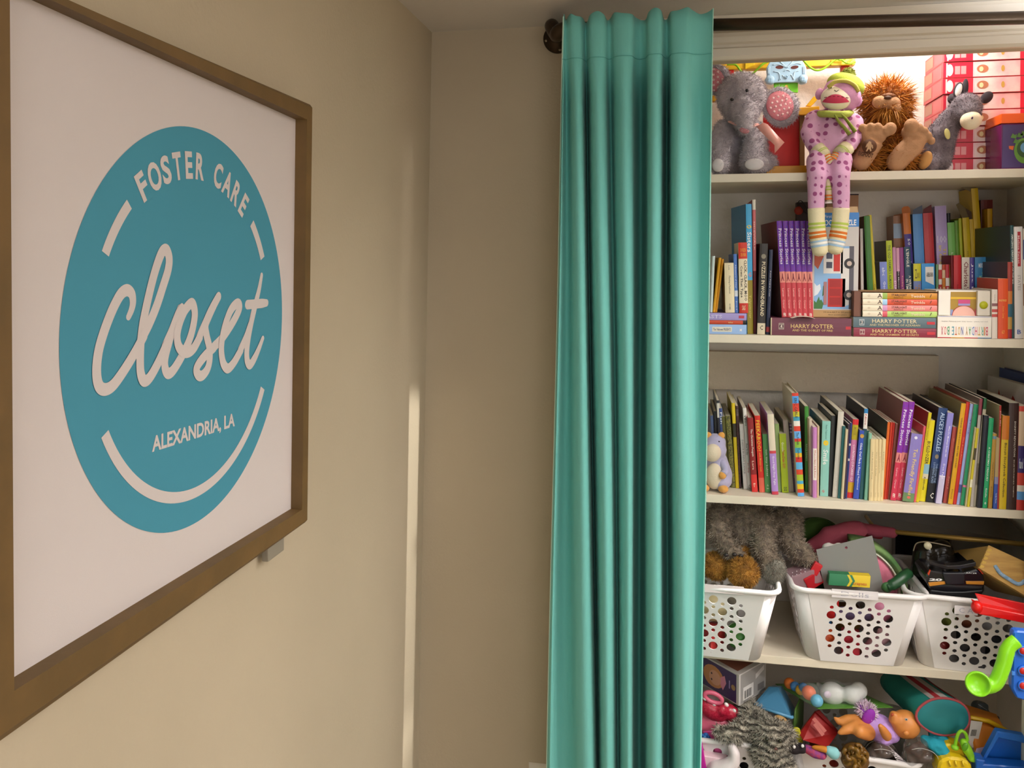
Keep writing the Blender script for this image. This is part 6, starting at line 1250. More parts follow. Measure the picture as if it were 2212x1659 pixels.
fq_ = [qd(1195, 640, 2.03), qd(1290, 425, 2.055), qd(1760, 640, 2.02), qd(1680, 930, 1.99)]
n_ = (fq_[1]-fq_[0]).cross(fq_[3]-fq_[0]).normalized(); n_ = n_ if n_.y > 0 else -n_
hexa('box_front', fq_+[p+n_*.008 for p in fq_], PINE, wb, .0008)
lf = [fq_[0]+n_*.008, fq_[1]+n_*.008]; bk2 = [qd(900, 590, 2.16), qd(945, 480, 2.18)]
hexa('box_side', [fq_[0]+n_*.0085, fq_[1]+n_*.0085, bk2[1], bk2[0]]+[p+(fq_[3]-fq_[0]).normalized()*.008 for p in (fq_[0]+n_*.0085, fq_[1]+n_*.0085, bk2[1], bk2[0])], PINE2, wb, .0008)
dn = (fq_[3]-fq_[0])
hexa('box_bottom', [fq_[0]+n_*.009, fq_[3]+n_*.009, fq_[3]+(bk2[0]-fq_[0]), bk2[0]]+[p+Vector((0, 0, .006)) for p in (fq_[0]+n_*.009, fq_[3]+n_*.009, fq_[3]+(bk2[0]-fq_[0]), bk2[0])], PINE2, wb)
for k in range(5):
    p = lerp(fq_[0], fq_[1], .1+.18*k); e = (fq_[2]-fq_[1]).normalized()
    obox('finger_joint', p+e*.005-n_*.0005, .0085, .0022, .0075, M('#e4bc5c', .5), wb, (0, .45, 0), .0004)
rp = smoothpath([qd(1350, 620, 2.030), qd(1400, 690, 2.018), qd(1480, 745, 2.010), qd(1560, 790, 2.004), qd(1610, 780, 2.008), qd(1624, 735, 2.018)], 6)
tube('rope_handle', rp, .0042, M('#a8c4e0', .9, .8, 400, col2='#7ea4cc', vs_=120), wb, 10)
rb = thing('red_ramp', 'bright red plastic ramp lying across the rim of the right basket', 'toy', (qd(1400, 1150, 1.99).x, 1.99, cz-.02))
REDP = M('#d81410', .3)
f_ = [qd(1165, 885, 1.965), qd(1660, 985, 1.945), qd(1660, 1075, 1.945), qd(1215, 990, 1.960)]
prism('channel_back', f_, (0, 1, 0), .006, REDP, rb, .001)
prism('channel_floor', [qd(1150, 970, 1.945), qd(1215, 1000, 1.945), qd(1660, 1090, 1.93), qd(1660, 1170, 1.93), qd(1200, 1080, 1.945)], (0, 1, .1), .02, REDP, rb, .0015)
ell('end_knob', qd(1180, 1010, 1.952), (.012, .012, .014), REDP, rb)
# long gold-edged board and dark print at the back
gb = thing('framed_board', 'long gold-edged framed panel lying across the back of the right basket', 'frame', (qd(900, 330, 2.2).x, 2.25, S4+.2))
e0, e1 = qd(230, 285, 2.22), qd(1700, 425, 2.10); v0, v1 = qd(230, 275, 2.345), qd(1700, 372, 2.33)
hexa('panel', [e0, e1, Vector((e1.x+.02, 2.335, e1.z+.002)), Vector((e0.x, 2.335, e0.z+.002)), e0+Vector((0, 0, .004)), e1+Vector((0, 0, .004)), Vector((e1.x+.02, 2.335, e1.z+.006)), Vector((e0.x, 2.335, e0.z+.006))], M('#5c5048', .12), gb)
tube('gold_edge', [e0, lerp(e0, e1, .5), e1], .006, M('#b8944c', .35, metal=.4), gb, 8); tube('gold_edge', [e0, Vector((e0.x, 2.33, e0.z+.002))], .005, M('#b8944c', .35, metal=.4), gb, 8)
pp_ = thing('dark_print', 'dark framed print leaning on the closet back wall behind the right basket', 'picture', (qd(680, 300, 2.362).x, 2.362, S4))
a, b = qd(395, 165, 2.352), qd(945, 165, 2.352)
hexa('border', [(a.x, 2.352, S4+.0006), (b.x, 2.352, S4+.0006), (b.x, 2.366, S4+.0006), (a.x, 2.366, S4+.0006), (a.x, 2.352, a.z), (b.x, 2.352, a.z), (b.x, 2.366, a.z), (a.x, 2.366, a.z)], M('#a89c94', .5), pp_, .001)
c, d = qd(415, 190, 2.3515), qd(925, 190, 2.3515)
ipr = quad('picture', [(c.x, 2.3515, S4+.02), (d.x, 2.3515, S4+.02), (d.x, 2.3515, c.z), (c.x, 2.3515, c.z)], M('#241c28', .35), pp_)
mk('shape', [qd(x, y, 2.351) for x, y in ((620, 255), (770, 200), (850, 205), (820, 285), (640, 290))], [tuple(range(5))], M('#4a3470', .4), ipr); mk('shape', [qd(x, y, 2.351) for x, y in ((840, 260), (870, 200), (925, 200), (925, 290))], [tuple(range(4))], M('#8a8078', .4), ipr)
text('lettering', 'YOUR SPECIAL STORY', qd(505, 214, 2.3508), (1, 0, 0), (0, 0, 1), .038, .003, M('#b0a8b0', .5), ipr)
# ---- small plush at the left end of the third shelf
mq = lambda x, y, Y: P(*Z5(x, y), Y)
LAV = M('#a9a4c0', .9, .4, 300, sheen=.3); BEL = M('#d8c8ae', .9, .4, 300, sheen=.3); ORN = M('#d89a4a', .9, .4, 300, sheen=.3)
pm_ = thing('plush_mouse', 'small lilac plush mouse with orange ears and paws by the curtain, third shelf', 'plush toy', (mq(120, 1400, 2.07).x, 2.07, S3))
bz = S3+.001
blob('body', [('e', mq(100, 1010, 2.075), (.030, .026, .026)), ('e', mq(110, 940, 2.085), (.026, .024, .022)), ('c', [mq(120, 1120, 2.085), Vector((mq(140, 1330, 2.085).x, 2.085, bz+.034))], [.028, .034]), ('e', Vector((mq(150, 1400, 2.075).x, 2.075, bz+.022)), (.03, .03, .021))], LAV, pm_, .004, 4)
ell('belly', mq(100, 1260, 2.058), (.021, .016, .032), BEL, pm_); ell('snout', mq(85, 1040, 2.053), (.020, .014, .022), BEL, pm_, (0, .3, 0))
ell('ear', mq(165, 882, 2.08), (.0085, .005, .0105), ORN, pm_, (0, .4, 0)); ell('ear', mq(45, 880, 2.08), (.0085, .005, .0105), ORN, pm_, (0, -.4, 0))
tube('arm', smoothpath([mq(170, 1120, 2.07), mq(205, 1200, 2.055), mq(185, 1245, 2.045)], 4), [.010]*4+[.009]*5, LAV, pm_, 10)
ell('paw', mq(178, 1252, 2.044), (.0092, .007, .0095), ORN, pm_); f_ = Vector((mq(185, 1400, 2.048).x, 2.048, bz+.0092)); ell('foot', f_, (.0125, .012, .009), ORN, pm_); ell('foot', f_+Vector((-.045, 0, 0)), (.0125, .012, .009), ORN, pm_)
ell('eye', mq(145, 935, 2.064), .0022, M('#1c1820', .2), pm_, nu=8, nv=6)
# ================================================================== lowest visible shelf: heaped toys and two more baskets
def ZE(x, y): return (1500+x/6.144, 1420+y/6.144)
def ZF(x, y): return (1840+x/5.946, 1420+y/5.946)
qe = lambda x, y, Y: P(*ZE(x, y), Y)
qf = lambda x, y, Y: P(*ZF(x, y), Y)
S5 = SH[4]
rimz = S5+.178
bA = basket((PZ(1690, 1610, rimz).x-.15, 2.03+.10, S5+.0008), 0, 'lower left white perforated basket under the striped plush cat', group='lower white baskets')
bB = basket((P(1712, 1620, 1.99).x+.150, 2.03+.098, S5+.0008), math.radians(-6), 'lower right white perforated basket heaped with a doll and packets', group='lower white baskets')
hidden_fill(bA, [(-.05, .0, .06, 'ball', '#4a8ab0', .045, 'toy_ball', 'blue ball inside the lower left basket'), (.05, F4+.005, .055, 'block', '#2c2830', .034, 'toy_block', 'black block inside the lower left basket'), (.05, F4+.01, .125, 'ball', '#8a7a4c', .028, 'toy_ball', 'khaki ball inside the lower left basket'), (.0, .05, .07, 'block', '#6a3c5c', .045, 'toy_block', 'plum block inside the lower left basket')], 'toys in the lower left basket')
hidden_fill(bB, [(-.06, .0, .06, 'ball', '#b03c30', .045, 'toy_ball', 'red ball inside the lower right basket'), (.04, .0, .06, 'block', '#34303a', .045, 'toy_block', 'dark block inside the lower right basket'), (-.07, F4+.01, .12, 'block', '#a84420', .028, 'toy_block', 'rust block inside the lower right basket'), (.08, .03, .1, 'ball', '#4c3c34', .04, 'toy_ball', 'brown ball inside the lower right basket')], 'toys in the lower right basket')
# ---- purple picture carton with a bar code side
zc = qe(590, 648, 2.045).z; B0 = qe(590, 648, 2.045); BL_ = PZ(*ZE(60, 330), zc); BR_ = PZ(*ZE(945, 432), zc); hT = qe(595, 238, 2.045).z-zc
t = thing('doll_carton', 'purple picture carton with a white bar-coded end under the fourth shelf', 'box', (B0+BR_)/2+Vector((0, .03, 0)))
up = Vector((0, 0, hT)); BK = BL_+(BR_-B0)
hexa('carton', [B0, BR_, BK, BL_, B0+up, BR_+up, BK+up, BL_+up], M('#cbc6c2', .5), t, .0015)
def on(f0, f1, u, v, o=.0006):
    d = (f1-f0); n = d.cross(Vector((0, 0, 1))).normalized(); n = n if n.y < 0 else -n
    return f0+d*u+up*v+n*o
def pf(nm, f0, f1, pts, c, o=.0006, par=None): return mk(nm, [on(f0, f1, u, v, o) for u, v in pts], [tuple(range(len(pts)))], M(c, .45), par or t)
rect_ = lambda a, b, c, d: [(a, c), (b, c), (b, d), (a, d)]
pa = pf('picture_side', B0, BL_, rect_(.06, .99, .04, .96), '#40305c')
ov_ = lambda u, v, a, b, n=18: [(u+a*math.cos(2*pi*k/n), v+b*math.sin(2*pi*k/n)) for k in range(n)]
pf('portrait_hair', B0, BL_, ov_(.62, .50, .26, .36), '#c98a52', .0010, pa); pf('portrait_face', B0, BL_, ov_(.58, .48, .15, .24), '#d8a080', .0014, pa); pf('portrait_dress', B0, BL_, [(.38, .22), (.30, .5), (.34, .72), (.44, .6), (.44, .36)], '#d88aa0', .0012, pa)
for v in (.58, .38): pf('portrait_eye', B0, BL_, ov_(.66, v, .02, .035), '#3c2430', .0018, pa)
pf('badge', B0, BL_, ov_(.13, .5, .05, .09), '#a88458', .0010, pa); pf('caption', B0, BL_, rect_(.21, .235, .4, .66), '#a894c4', .0010, pa)
sd = pf('end_side', B0, BR_, rect_(.06, .97, .04, .97), '#9c9894')
pf('label_patch', B0, BR_, rect_(.14, .52, .10, .52), '#d8d4d0', .0010, sd)
for k in range(9): pf('bar', B0, BR_, rect_(.19+k*.03, .19+k*.03+(.012 if k % 3 else .02), .14, .40), '#2a2626', .0014, sd)
pf('label_patch', B0, BR_, [(.60, .58), (.92, .74), (.92, .90), (.60, .74)], '#d0ccc8', .0010, sd); pf('label_patch', B0, BR_, rect_(.68, .92, .14, .36), '#6a6664', .0010, sd); pf('window', B0+up*0, BR_, rect_(.2, .2, .2, .2), '#6a6664', .001, sd) if False else None
quad('top_window', [B0+up*1.004+(BL_-B0)*u+(BR_-B0)*v for u, v in ((.1, .1), (.9, .1), (.9, .9), (.1, .9))], M('#8a5040', .4), t)
# ---- blue plastic beaker lying mouth down
t = thing('blue_tub', 'translucent blue square plastic tub turned over behind the striped cat', 'tub', (qe(1050, 800, 2.10).x, 2.12, qe(1050, 830, 2.08).z))
a = [qe(770, 575, 2.07), qe(1290, 745, 2.04), qe(1390, 690, 2.15), qe(900, 520, 2.18)]; b = [qe(985, 385, 2.11), qe(1115, 392, 2.10), qe(1170, 375, 2.15), qe(1040, 370, 2.16)]
hexa('tub', [p+Vector((0, 0, -.012)) for p in a]+b, M('#4a86ac', .3, trans=.15), t, .006)
tube('lip', smoothpath([p+Vector((0, 0, -.010)) for p in a], 1, True), .004, M('#5a96bc', .3), t, 8, closed=True)
# ---- pink toy with a spotted red bow
PK = M('#d8607c', .35); REDG = M('#a81830', .25, col2='#c42c48', vs_=300)
t = thing('pink_toy', 'pink plastic toy with a glossy red bow of white spots by the curtain', 'toy', (qe(280, 960, 2.06).x, 2.07, qe(280, 975, 2.05).z))
blob('base', [('e', qe(260, 820, 2.07), (.052, .035, .026)), ('e', qe(150, 860, 2.07), (.045, .035, .022))], PK, t, .005, 3)
bow = blob('bow', [('e', qe(240, 690, 2.050), (.040, .020, .024), (0, .55, 0)), ('e', qe(480, 745, 2.055), (.031, .018, .021), (0, .55, 0)), ('e', qe(370, 700, 2.038), (.012, .012, .014))], REDG, t, .004, 2)
for x, y, r in ((145, 545, .007), (262, 620, .0055), (280, 705, .008), (425, 628, .0062), (530, 705, .005)): ell('spot', qe(x, y, 2.037 if x < 400 else 2.045), (r, .004, r*.75), M('#efe8e4', .4), bow, (0, .6, 0), 12, 8)
tube('mirror_ring', smoothpath([qe(250+115*math.cos(a*pi/6)-0*a, 535+62*math.sin(a*pi/6)+35*math.cos(a*pi/6), 2.038) for a in range(12)], 2, True), .0055, PK, t, 8, closed=True); mk('mirror', [qe(250+100*math.cos(a*pi/8), 535+50*math.sin(a*pi/8)+30*math.cos(a*pi/8), 2.039) for a in range(16)], [tuple(range(16))], M('#8a7c84', .1, metal=.6), t)
# ---- pink tray with a blue flower, and white pony
t = thing('pink_tray', 'hot pink plastic tray with a wavy rim at the bottom left', 'toy', (qe(280, 1400, 2.0).x, 2.02, qe(280, 1420, 2.0).z-.05))
PKT = M('#d84a92', .35)
prism('tray_back', [qe(x, y, 2.035) for x, y in ((110, 985), (270, 975), (280, 1010), (360, 1040), (440, 1075), (490, 1130), (440, 1210), (430, 1370), (120, 1320))], (0, 1, 0), .012, PKT, t, .002)
prism('tray_lip', [qe(x, y, 2.015) for x, y in ((255, 1185), (300, 1172), (350, 1190), (430, 1180), (440, 1230), (430, 1380), (270, 1330))], (0, 1, 0), .010, M('#e25c9c', .35), t, .002); prism('tray_floor', [qe(x, y, 1.99) for x, y in ((120, 1305), (440, 1365), (330, 1500), (120, 1500))], (0, 1, .2), .02, M('#e8c4cc', .4), t, .002)
prism('tray_side', [qe(x, y, 1.985) for x, y in ((70, 1090), (95, 1100), (165, 1500), (60, 1500))], (0, 1, 0), .02, M('#c8249c', .3), t, .002)
fl_ = thing('blue_flower', 'small blue plastic flower on the hot pink tray', 'toy', qe(140, 1210, 2.018))
for k in range(5): ell('petal', qe(140+38*math.cos(k*1.256), 1065+34*math.sin(k*1.256), 2.016), (.0068, .004, .0062), M('#2c74c8', .35), fl_, nu=12, nv=8)
ell('flower_centre', qe(140, 1065, 2.010), .0045, M('#5ca0e4', .35), fl_, nu=10, nv=8); tube('stem', [qe(140, 1100, 2.018), qe(138, 1160, 2.018), qe(132, 1210, 2.018)], .0032, M('#2464b4', .35), fl_, 8)
pw = thing('white_pony', 'white plastic toy pony leg and haunch in front of the hot pink tray', 'toy', (qe(480, 1560, 1.98).x, 1.99, S5))
blob('body', [('c', [qe(500, 1185, 1.985), qe(535, 1270, 1.98), qe(530, 1360, 1.98), qe(440, 1470, 1.98)], [.0105, .0125, .0155, .02]), ('c', [qe(440, 1470, 1.98), qe(330, 1530, 1.985)], [.022, .03])], M('#e4d8d8', .35), pw, .004, 3); ell('hoof', qe(497, 1178, 1.985), (.0095, .009, .007), M('#efe6e6', .3), pw)
# ---- striped plush cat
CATM = M('#c9bfae', .9, col2='#4c463e', kind='waves', vs_=26); CATF = M('#cfc6b6', .85, col2='#45403a', kind='waves', vs_=26)
ct = thing('plush_cat', 'grey tabby striped plush cat lying over the lower left basket', 'plush toy', (qe(950, 1350, 2.0).x, 2.03, rimz-.03))
sk = blob('body', [('c', [qe(700, 720, 2.08), qe(760, 850, 2.05), qe(860, 980, 2.03)], [.030, .036, .036]), ('e', qe(1010, 1050, 2.005), (.038, .034, .036)), ('e', qe(1060, 1170, 1.978), (.020, .016, .016)), ('c', [qe(640, 960, 2.02), qe(520, 1040, 2.0), qe(400, 1020, 1.995), qe(310, 975, 1.995)], [.022, .018, .014, .010]),
   ('c', [qe(1150, 1000, 2.02), qe(1240, 1060, 2.01)], [.024, .018]), ('c', [qe(900, 1120, 2.02), qe(980, 1320, 1.985), qe(1120, 1470, 1.975)], [.034, .032, .034]), ('e', qe(1180, 1010, 2.0), (.014, .008, .018))], CATM, ct, .0045, 3)
fur('fur', sk, CATF, ct, 14000, .014, .0013, .35, .5, seed=41)
ell('nose', qe(1080, 1215, 1.960), (.0045, .003, .003), M('#7a5048', .6), ct, nu=10, nv=6)
for x, y in ((960, 1090), (1140, 1110)): ell('eye', qe(x, y, 1.966), .0042, M('#2a2a1c', .15), ct, nu=10, nv=8)
dh = thing('tan_toy', 'tan oval toy head with a black dot eye behind the striped cat', 'toy', qe(1150, 930, 2.03))
blob('head', [('e', qe(1140, 860, 2.045), (.019, .016, .016), (0, .35, 0))], M('#c89a5c', .5), dh, .003, 2); ell('eye', qe(1178, 830, 2.030), .002, M('#1c1614', .2), dh, nu=8, nv=6)
# ---- green carded blister with a beaded caterpillar and a white rabbit
gcd = thing('carded_toy', 'green carded blister pack with a bead caterpillar and white rabbit figure', 'package', (qe(1700, 700, 2.1).x, 2.12, qe(1640, 690, 2.05).z-.005))
q4 = [qe(1075, 350, 2.20), qe(1640, 678, 2.03), qf(530, 640, 2.05), qe(1900, 330, 2.30)]
hexa('card', q4+[p+Vector((0, 0, -.0015)) for p in q4], M('#5c9434', .5), gcd)
for x, y, Y, r, c in ((1262, 345, 2.13, .0135, '#e0742c'), (1335, 385, 2.11, .0115, '#4a84c0'), (1405, 435, 2.09, .0115, '#dca42c'), (1445, 400, 2.085, .011, '#4a80b8'), (1520, 470, 2.06, .0165, '#e0642c'), (1625, 575, 2.04, .0145, '#6cb4d4')): ell('bead', qe(x, y, Y), r, M(c, .4, .3, 300), gcd, nu=16, nv=10)
blob('rabbit', [('e', qe(1830, 480, 2.08), (.029, .026, .027)), ('e', qe(2090, 500, 2.07), (.024, .022, .021)), ('e', qe(2180, 440, 2.08), (.02, .02, .02)), ('c', [qe(1720, 430, 2.09), qe(1640, 360, 2.11)], [.009, .006])], M('#d0d0cc', .6, .3, 200), gcd, .004, 3); ell('badge', qe(1765, 495, 2.052), (.009, .003, .009), M('#d8c8d8', .4), gcd, nu=12, nv=6)
blob('blister', [('e', qe(1540, 480, 2.06), (.027, .024, .026)), ('e', qe(1840, 480, 2.075), (.036, .032, .033)), ('e', qe(2090, 490, 2.07), (.032, .028, .027))], M('#e8ecec', .06, alpha=.10, spec=.9), gcd, .006, 3)
# ---- red cardboard packet
rp_ = thing('red_packet', 'dark red cardboard packet leaning in the lower right basket', 'package', qe(1600, 1200, 2.0))
f_ = [qe(1390, 1010, 2.02), qe(1612, 715, 2.06), qe(1915, 1000, 2.05), qe(1770, 1195, 2.0), qe(1440, 1100, 2.0)]
prism('packet', f_, (0, 1, -.2), .008, M('#9a1c1c', .4), rp_, .001)
for k in range(2): mk('emboss', [qe(x, y, 2.0) for x, y in ((1565+k*5, 820+k*70), (1590+k*5, 795+k*70), (1755-k*30, 985+k*40), (1735-k*30, 1010+k*40))], [(0, 1, 2, 3)], M('#b8605c', .5), rp_) if False else None
prism('flap', [qe(1610, 720, 2.052), qe(1660, 700, 2.06), qe(1920, 990, 2.05), qe(1905, 1010, 2.045)], (0, 1, 0), .003, M('#7a1818', .4), rp_)
for k, y in enumerate((830, 900)):
    prism('raised_word', [qe(1560+k*15, y-10, 2.019-k*.008), qe(1600+k*12, y-35, 2.021-k*.008), qe(1755-k*28, y+140-k*25, 2.016-k*.008), qe(1720-k*28, y+170-k*25, 2.013-k*.008)], (0, -1, 0), .001, M('#b86058', .5), rp_)
# ---- baby doll lying on its back
SKN = M('#d88a44', .45); LIL = M('#c49ae0', .8, .3, 200)
dl = thing('baby_doll', 'bald baby doll in a lilac romper lying in the lower right basket', 'doll', qf(330, 1080, 2.02))
blob('body', [('e', qf(690, 860, 2.03), (.033, .030, .032)), ('e', qf(545, 745, 2.02), (.011, .012, .010)), ('e', qf(560, 800, 2.02), (.015, .014, .015)), ('c', [qf(180, 900, 2.03), qf(60, 880, 2.02), qe(2120, 920, 2.01), qe(2010, 960, 2.005), qe(1930, 1000, 2.0)], [.017, .015, .013, .011, .006]), ('c', [qf(120, 800, 2.05), qe(2130, 830, 2.035), qe(2030, 830, 2.03), qe(1900, 850, 2.025), qe(1862, 800, 2.025)], [.014, .013, .0125, .008, .004]),
   ('c', [qf(450, 1010, 2.0), qf(400, 930, 1.985), qf(365, 880, 1.98)], [.0115, .0095, .006]), ('c', [qf(200, 960, 2.02), qf(100, 950, 2.0)], [.019, .015])], SKN, dl, .004, 3)
blob('romper', [('c', [qf(230, 860, 2.045), qf(380, 900, 2.04), qf(490, 960, 2.035)], [.028, .030, .024]), ('e', qf(400, 1060, 2.03), (.024, .02, .010))], LIL, dl, .004, 3, rough=.003, rs=50)
fr_ = ell('skirt_core', qf(190, 690, 2.045), (.022, .018, .014), M('#a05ac0', .8), dl, (0, .6, 0)); fur('frill', fr_, M('#ecd4e4', .8), dl, 700, .012, .004, 0, .5, seed=51)
ell('purple_sash', qf(215, 760, 2.025), (.013, .008, .020), M('#9a30b4', .7), dl, (0, .5, 0)); ell('eye', qf(700, 798, 1.998), (.0036, .002, .0028), M('#b8c0c4', .2), dl, nu=10, nv=6); ell('pupil', qf(702, 798, 1.996), .0014, M('#1c2024', .2), dl, nu=8, nv=6); ell('ear', qf(700, 975, 2.0), (.0065, .004, .0055), SKN, dl); ell('mouth', qf(520, 735, 2.006), (.003, .003, .0045), M('#b8502c', .5), dl, (0, .5, 0), 10, 6)
# ---- teal pencil case
TEA = M('#1f8c84', .8, .4, 250); pcz = thing('teal_case', 'teal fabric case with white and red stripes under the fourth shelf', 'case', qf(1000, 950, 2.06))
ax0, ax1 = qf(640, 330, 2.24), qf(1180, 760, 2.02)
def casebody():
    ax = (ax1-ax0); d = ax.normalized(); x = d.cross(Vector((0, 0, 1))).normalized(); y = x.cross(d).normalized(); V, Fc = [], []; n = 28; N = 8
    for i in range(N+1):
        k = i/N; c = ax0+ax*k; s = 1-.10*(1-k)
        for j in range(n):
            a = 2*pi*j/n; V.append(c+x*math.cos(a)*.060*s*(1+.04*math.sin(3*a+i))+y*math.sin(a)*.040*s)
    for i in range(N):
        for j in range(n): Fc.append((i*n+j, i*n+(j+1) % n, (i+1)*n+(j+1) % n, (i+1)*n+j))
    Fc.append(tuple(range(n-1, -1, -1)))
    mk('shell', V, Fc, TEA, pcz, True)
    end = V[N*n:]; c = ax1
    V2 = list(end); m = n
    for r, dz in ((.8, .008), (.45, .014), (.0, .016)): V2 += [c+(p-c)*r+d*dz for p in end]
    F2 = [(i*n+j, i*n+(j+1) % n, (i+1)*n+(j+1) % n, (i+1)*n+j) for i in range(3) for j in range(n)]
    mk('end_cap', V2, F2, M('#1c7c80', .7), pcz, True)
    tube('end_piping', end, .003, M('#a8484c', .8), pcz, 8, closed=True)
    for a0, a1, m_ in ((75, 92, '#c8c0bc'), (92, 105, '#b02430'), (105, 116, '#b8b0ac')):
        V3 = []
        for i in range(N+1):
            for a in (a0, (a0+a1)/2, a1):
                a = math.radians(180-a); k = i/N; s = 1-.10*(1-k); V3.append(ax0+ax*k+(x*math.cos(a)*.0612*s*(1+.04*math.sin(3*a+i))+y*math.sin(a)*.0412*s))
        mk('stripe', V3, [(i*3+j, i*3+j+1, i*3+j+4, i*3+j+3) for i in range(N) for j in range(2)], M(m_, .8), pcz, True)
    aa = math.radians(135); tube('seam_piping', [ax0+ax*(i/N)+(x*math.cos(aa)*.0612*(1-.1*(1-i/N))*(1+.04*math.sin(3*aa+i))+y*math.sin(aa)*.0412*(1-.1*(1-i/N))) for i in range(N+1)], .0018, M('#a8484c', .8), pcz, 6)
casebody()
tq = thing('turquoise_cloth', 'turquoise cloth crumpled below the teal case', 'cloth', qf(1080, 1190, 2.0))
blob('fold', [('c', [qf(950, 1060, 2.01), qf(1080, 1130, 2.0), qf(1180, 1200, 1.995)], [.012, .018, .016]), ('c', [qf(1040, 980, 2.03), qf(1140, 1050, 2.02), qf(1290, 1120, 2.01)], [.012, .014, .010])], M('#1c9ab0', .8, .4, 200), tq, .004, 3, rough=.004, rs=60)
# ---- orange labelled tub with a yellow lid
ot = thing('orange_jar', 'orange see-through tub with a yellow rim and a bar-code label', 'tub', qf(1680, 1290, 2.05))
f_ = [qf(1490, 790, 2.06), qf(2000, 950, 2.05), qf(1790, 1290, 2.03), qf(1600, 1260, 2.03)]
prism('tub', f_, (0, 1, .15), .06, M('#d8822c', .3), ot, .004); tube('lid_rim', [qf(1480, 790, 2.06), qf(1540, 775, 2.058), qf(1760, 820, 2.055), qf(2010, 955, 2.05)], .0055, M('#e4b414', .35), ot, 8)
l_ = mk('label', [qf(x, y, 2.044) for x, y in ((1530, 810), (1680, 830), (1600, 1170), (1480, 1140))], [(0, 1, 2, 3)], M('#dcd4c8', .5), ot)
for k in range(7): mk('bar', [qf(x, y, 2.043) for x, y in ((1542+k*10, 930), (1547+k*10, 930), (1530+k*10, 1010), (1525+k*10, 1010))], [(0, 1, 2, 3)], M('#3a3434', .5), l_)
mk('tub_base', [qf(x, y, 2.026) for x, y in ((1600, 1170), (1790, 1130), (1740, 1290), (1560, 1290))], [(0, 1, 2, 3)], M('#d8c0e0', .4), ot)
# ---- blue moulded chair seat
bc = thing('blue_chair', 'blue moulded plastic doll chair at the bottom right', 'toy chair', (qf(1950, 1500, 1.99).x, 2.0, S5))
BLU_ = M('#1c64c4', .3)
prism('back', [qf(x, y, 2.0) for x, y in ((1870, 950), (2190, 1010), (2300, 1010), (2300, 1560), (1640, 1560), (1700, 1290))], (0, 1, 0), .010, BLU_, bc, .002); prism('top_lip', [qf(x, y, 1.985) for x, y in ((1860, 950), (2300, 1030), (2300, 1130), (1870, 1040))], (0, 1, 0), .02, M('#2c74d4', .3), bc, .003)
prism('side_rail', [qf(x, y, 1.985) for x, y in ((1870, 960), (1905, 1020), (1720, 1330), (1690, 1300))], (0, 1, 0), .02, M('#2c74d4', .3), bc, .002); prism('seat', [qf(x, y, 1.96) for x, y in ((1600, 1310), (1720, 1330), (1700, 1375), (2300, 1420), (2300, 1560), (1590, 1560))], (0, 1, 0), .03, BLU_, bc, .002)
for x in (1700, 2150): tube('leg', [qf(x, 1500, 1.98), Vector((qf(x, 1500, 1.98).x, 1.98, S5+.001))], .008, BLU_, bc, 8)
# ---- yellow watering toy with a green loop
yt = thing('yellow_toy', 'yellow plastic toy with a lime green loop handle at the bottom right', 'toy', qf(1330, 1480, 1.97))
YL = M('#e4c014', .35); LG = M('#8cd024', .35)
prism('body', [qf(x, y, 1.99) for x, y in ((1195, 1115), (1290, 1120), (1440, 1180), (1475, 1290), (1170, 1320))], (0, 1, 0), .04, YL, yt, .004)
prism('drum', [qf(x, y, 1.965) for x, y in ((1110, 1400), (1140, 1330), (1260, 1285), (1400, 1300), (1520, 1360), (1555, 1440), (1540, 1560), (1110, 1560))], (0, 1, 0), .05, YL, yt, .005)
for x in (1330, 1420, 1250): tube('rib', [qf(x, 1330, 1.962), qf(x+20, 1400, 1.962)], .002, M('#f0d030', .35), yt, 6)
tube('loop', smoothpath([qf(1325, 1150, 1.985), qf(1340, 1060, 1.985), qf(1370, 975, 1.985), qf(1415, 945, 1.985), qf(1465, 985, 1.985), qf(1485, 1070, 1.985)], 5), .0036, LG, yt, 10); ell('loop_foot', qf(1325, 1155, 1.984), (.008, .008, .006), LG, yt)
blob('leaf', [('c', [qf(1440, 1090, 1.982), qf(1480, 1180, 1.98), qf(1540, 1290, 1.978)], [.009, .011, .008]), ('e', qf(1550, 1310, 1.976), (.010, .008, .006))], LG, yt, .0035, 2); ell('leaf_hollow', qf(1455, 1150, 1.972), (.006, .004, .010), M('#5a9c18', .4), yt, (0, .4, 0))
# ---- brown curly doll hair
ch = thing('curly_doll', 'doll head seen from above with glossy golden brown curls', 'doll', qe(2130, 1500, 1.985))
sk = ell('scalp', qe(2130, 1330, 2.0), (.032, .026, .034), M('#6a4818', .6), ch)
HAIR = M('#8a6420', .3, col2='#5c3c10', vs_=40)
for k in range(14):
    a = k*2.4; cx, cy = 2130+130*math.cos(a)*(.35+.05*k), 1310+150*math.sin(a)*(.35+.05*k)
    tube('curl', smoothpath([qe(cx+38*math.cos(b*.9+k), cy+38*math.sin(b*.9+k)+b*4, 1.985+.004*math.sin(b)-.006*(k % 3)) for b in range(9)], 3), .0048, HAIR, ch, 7)
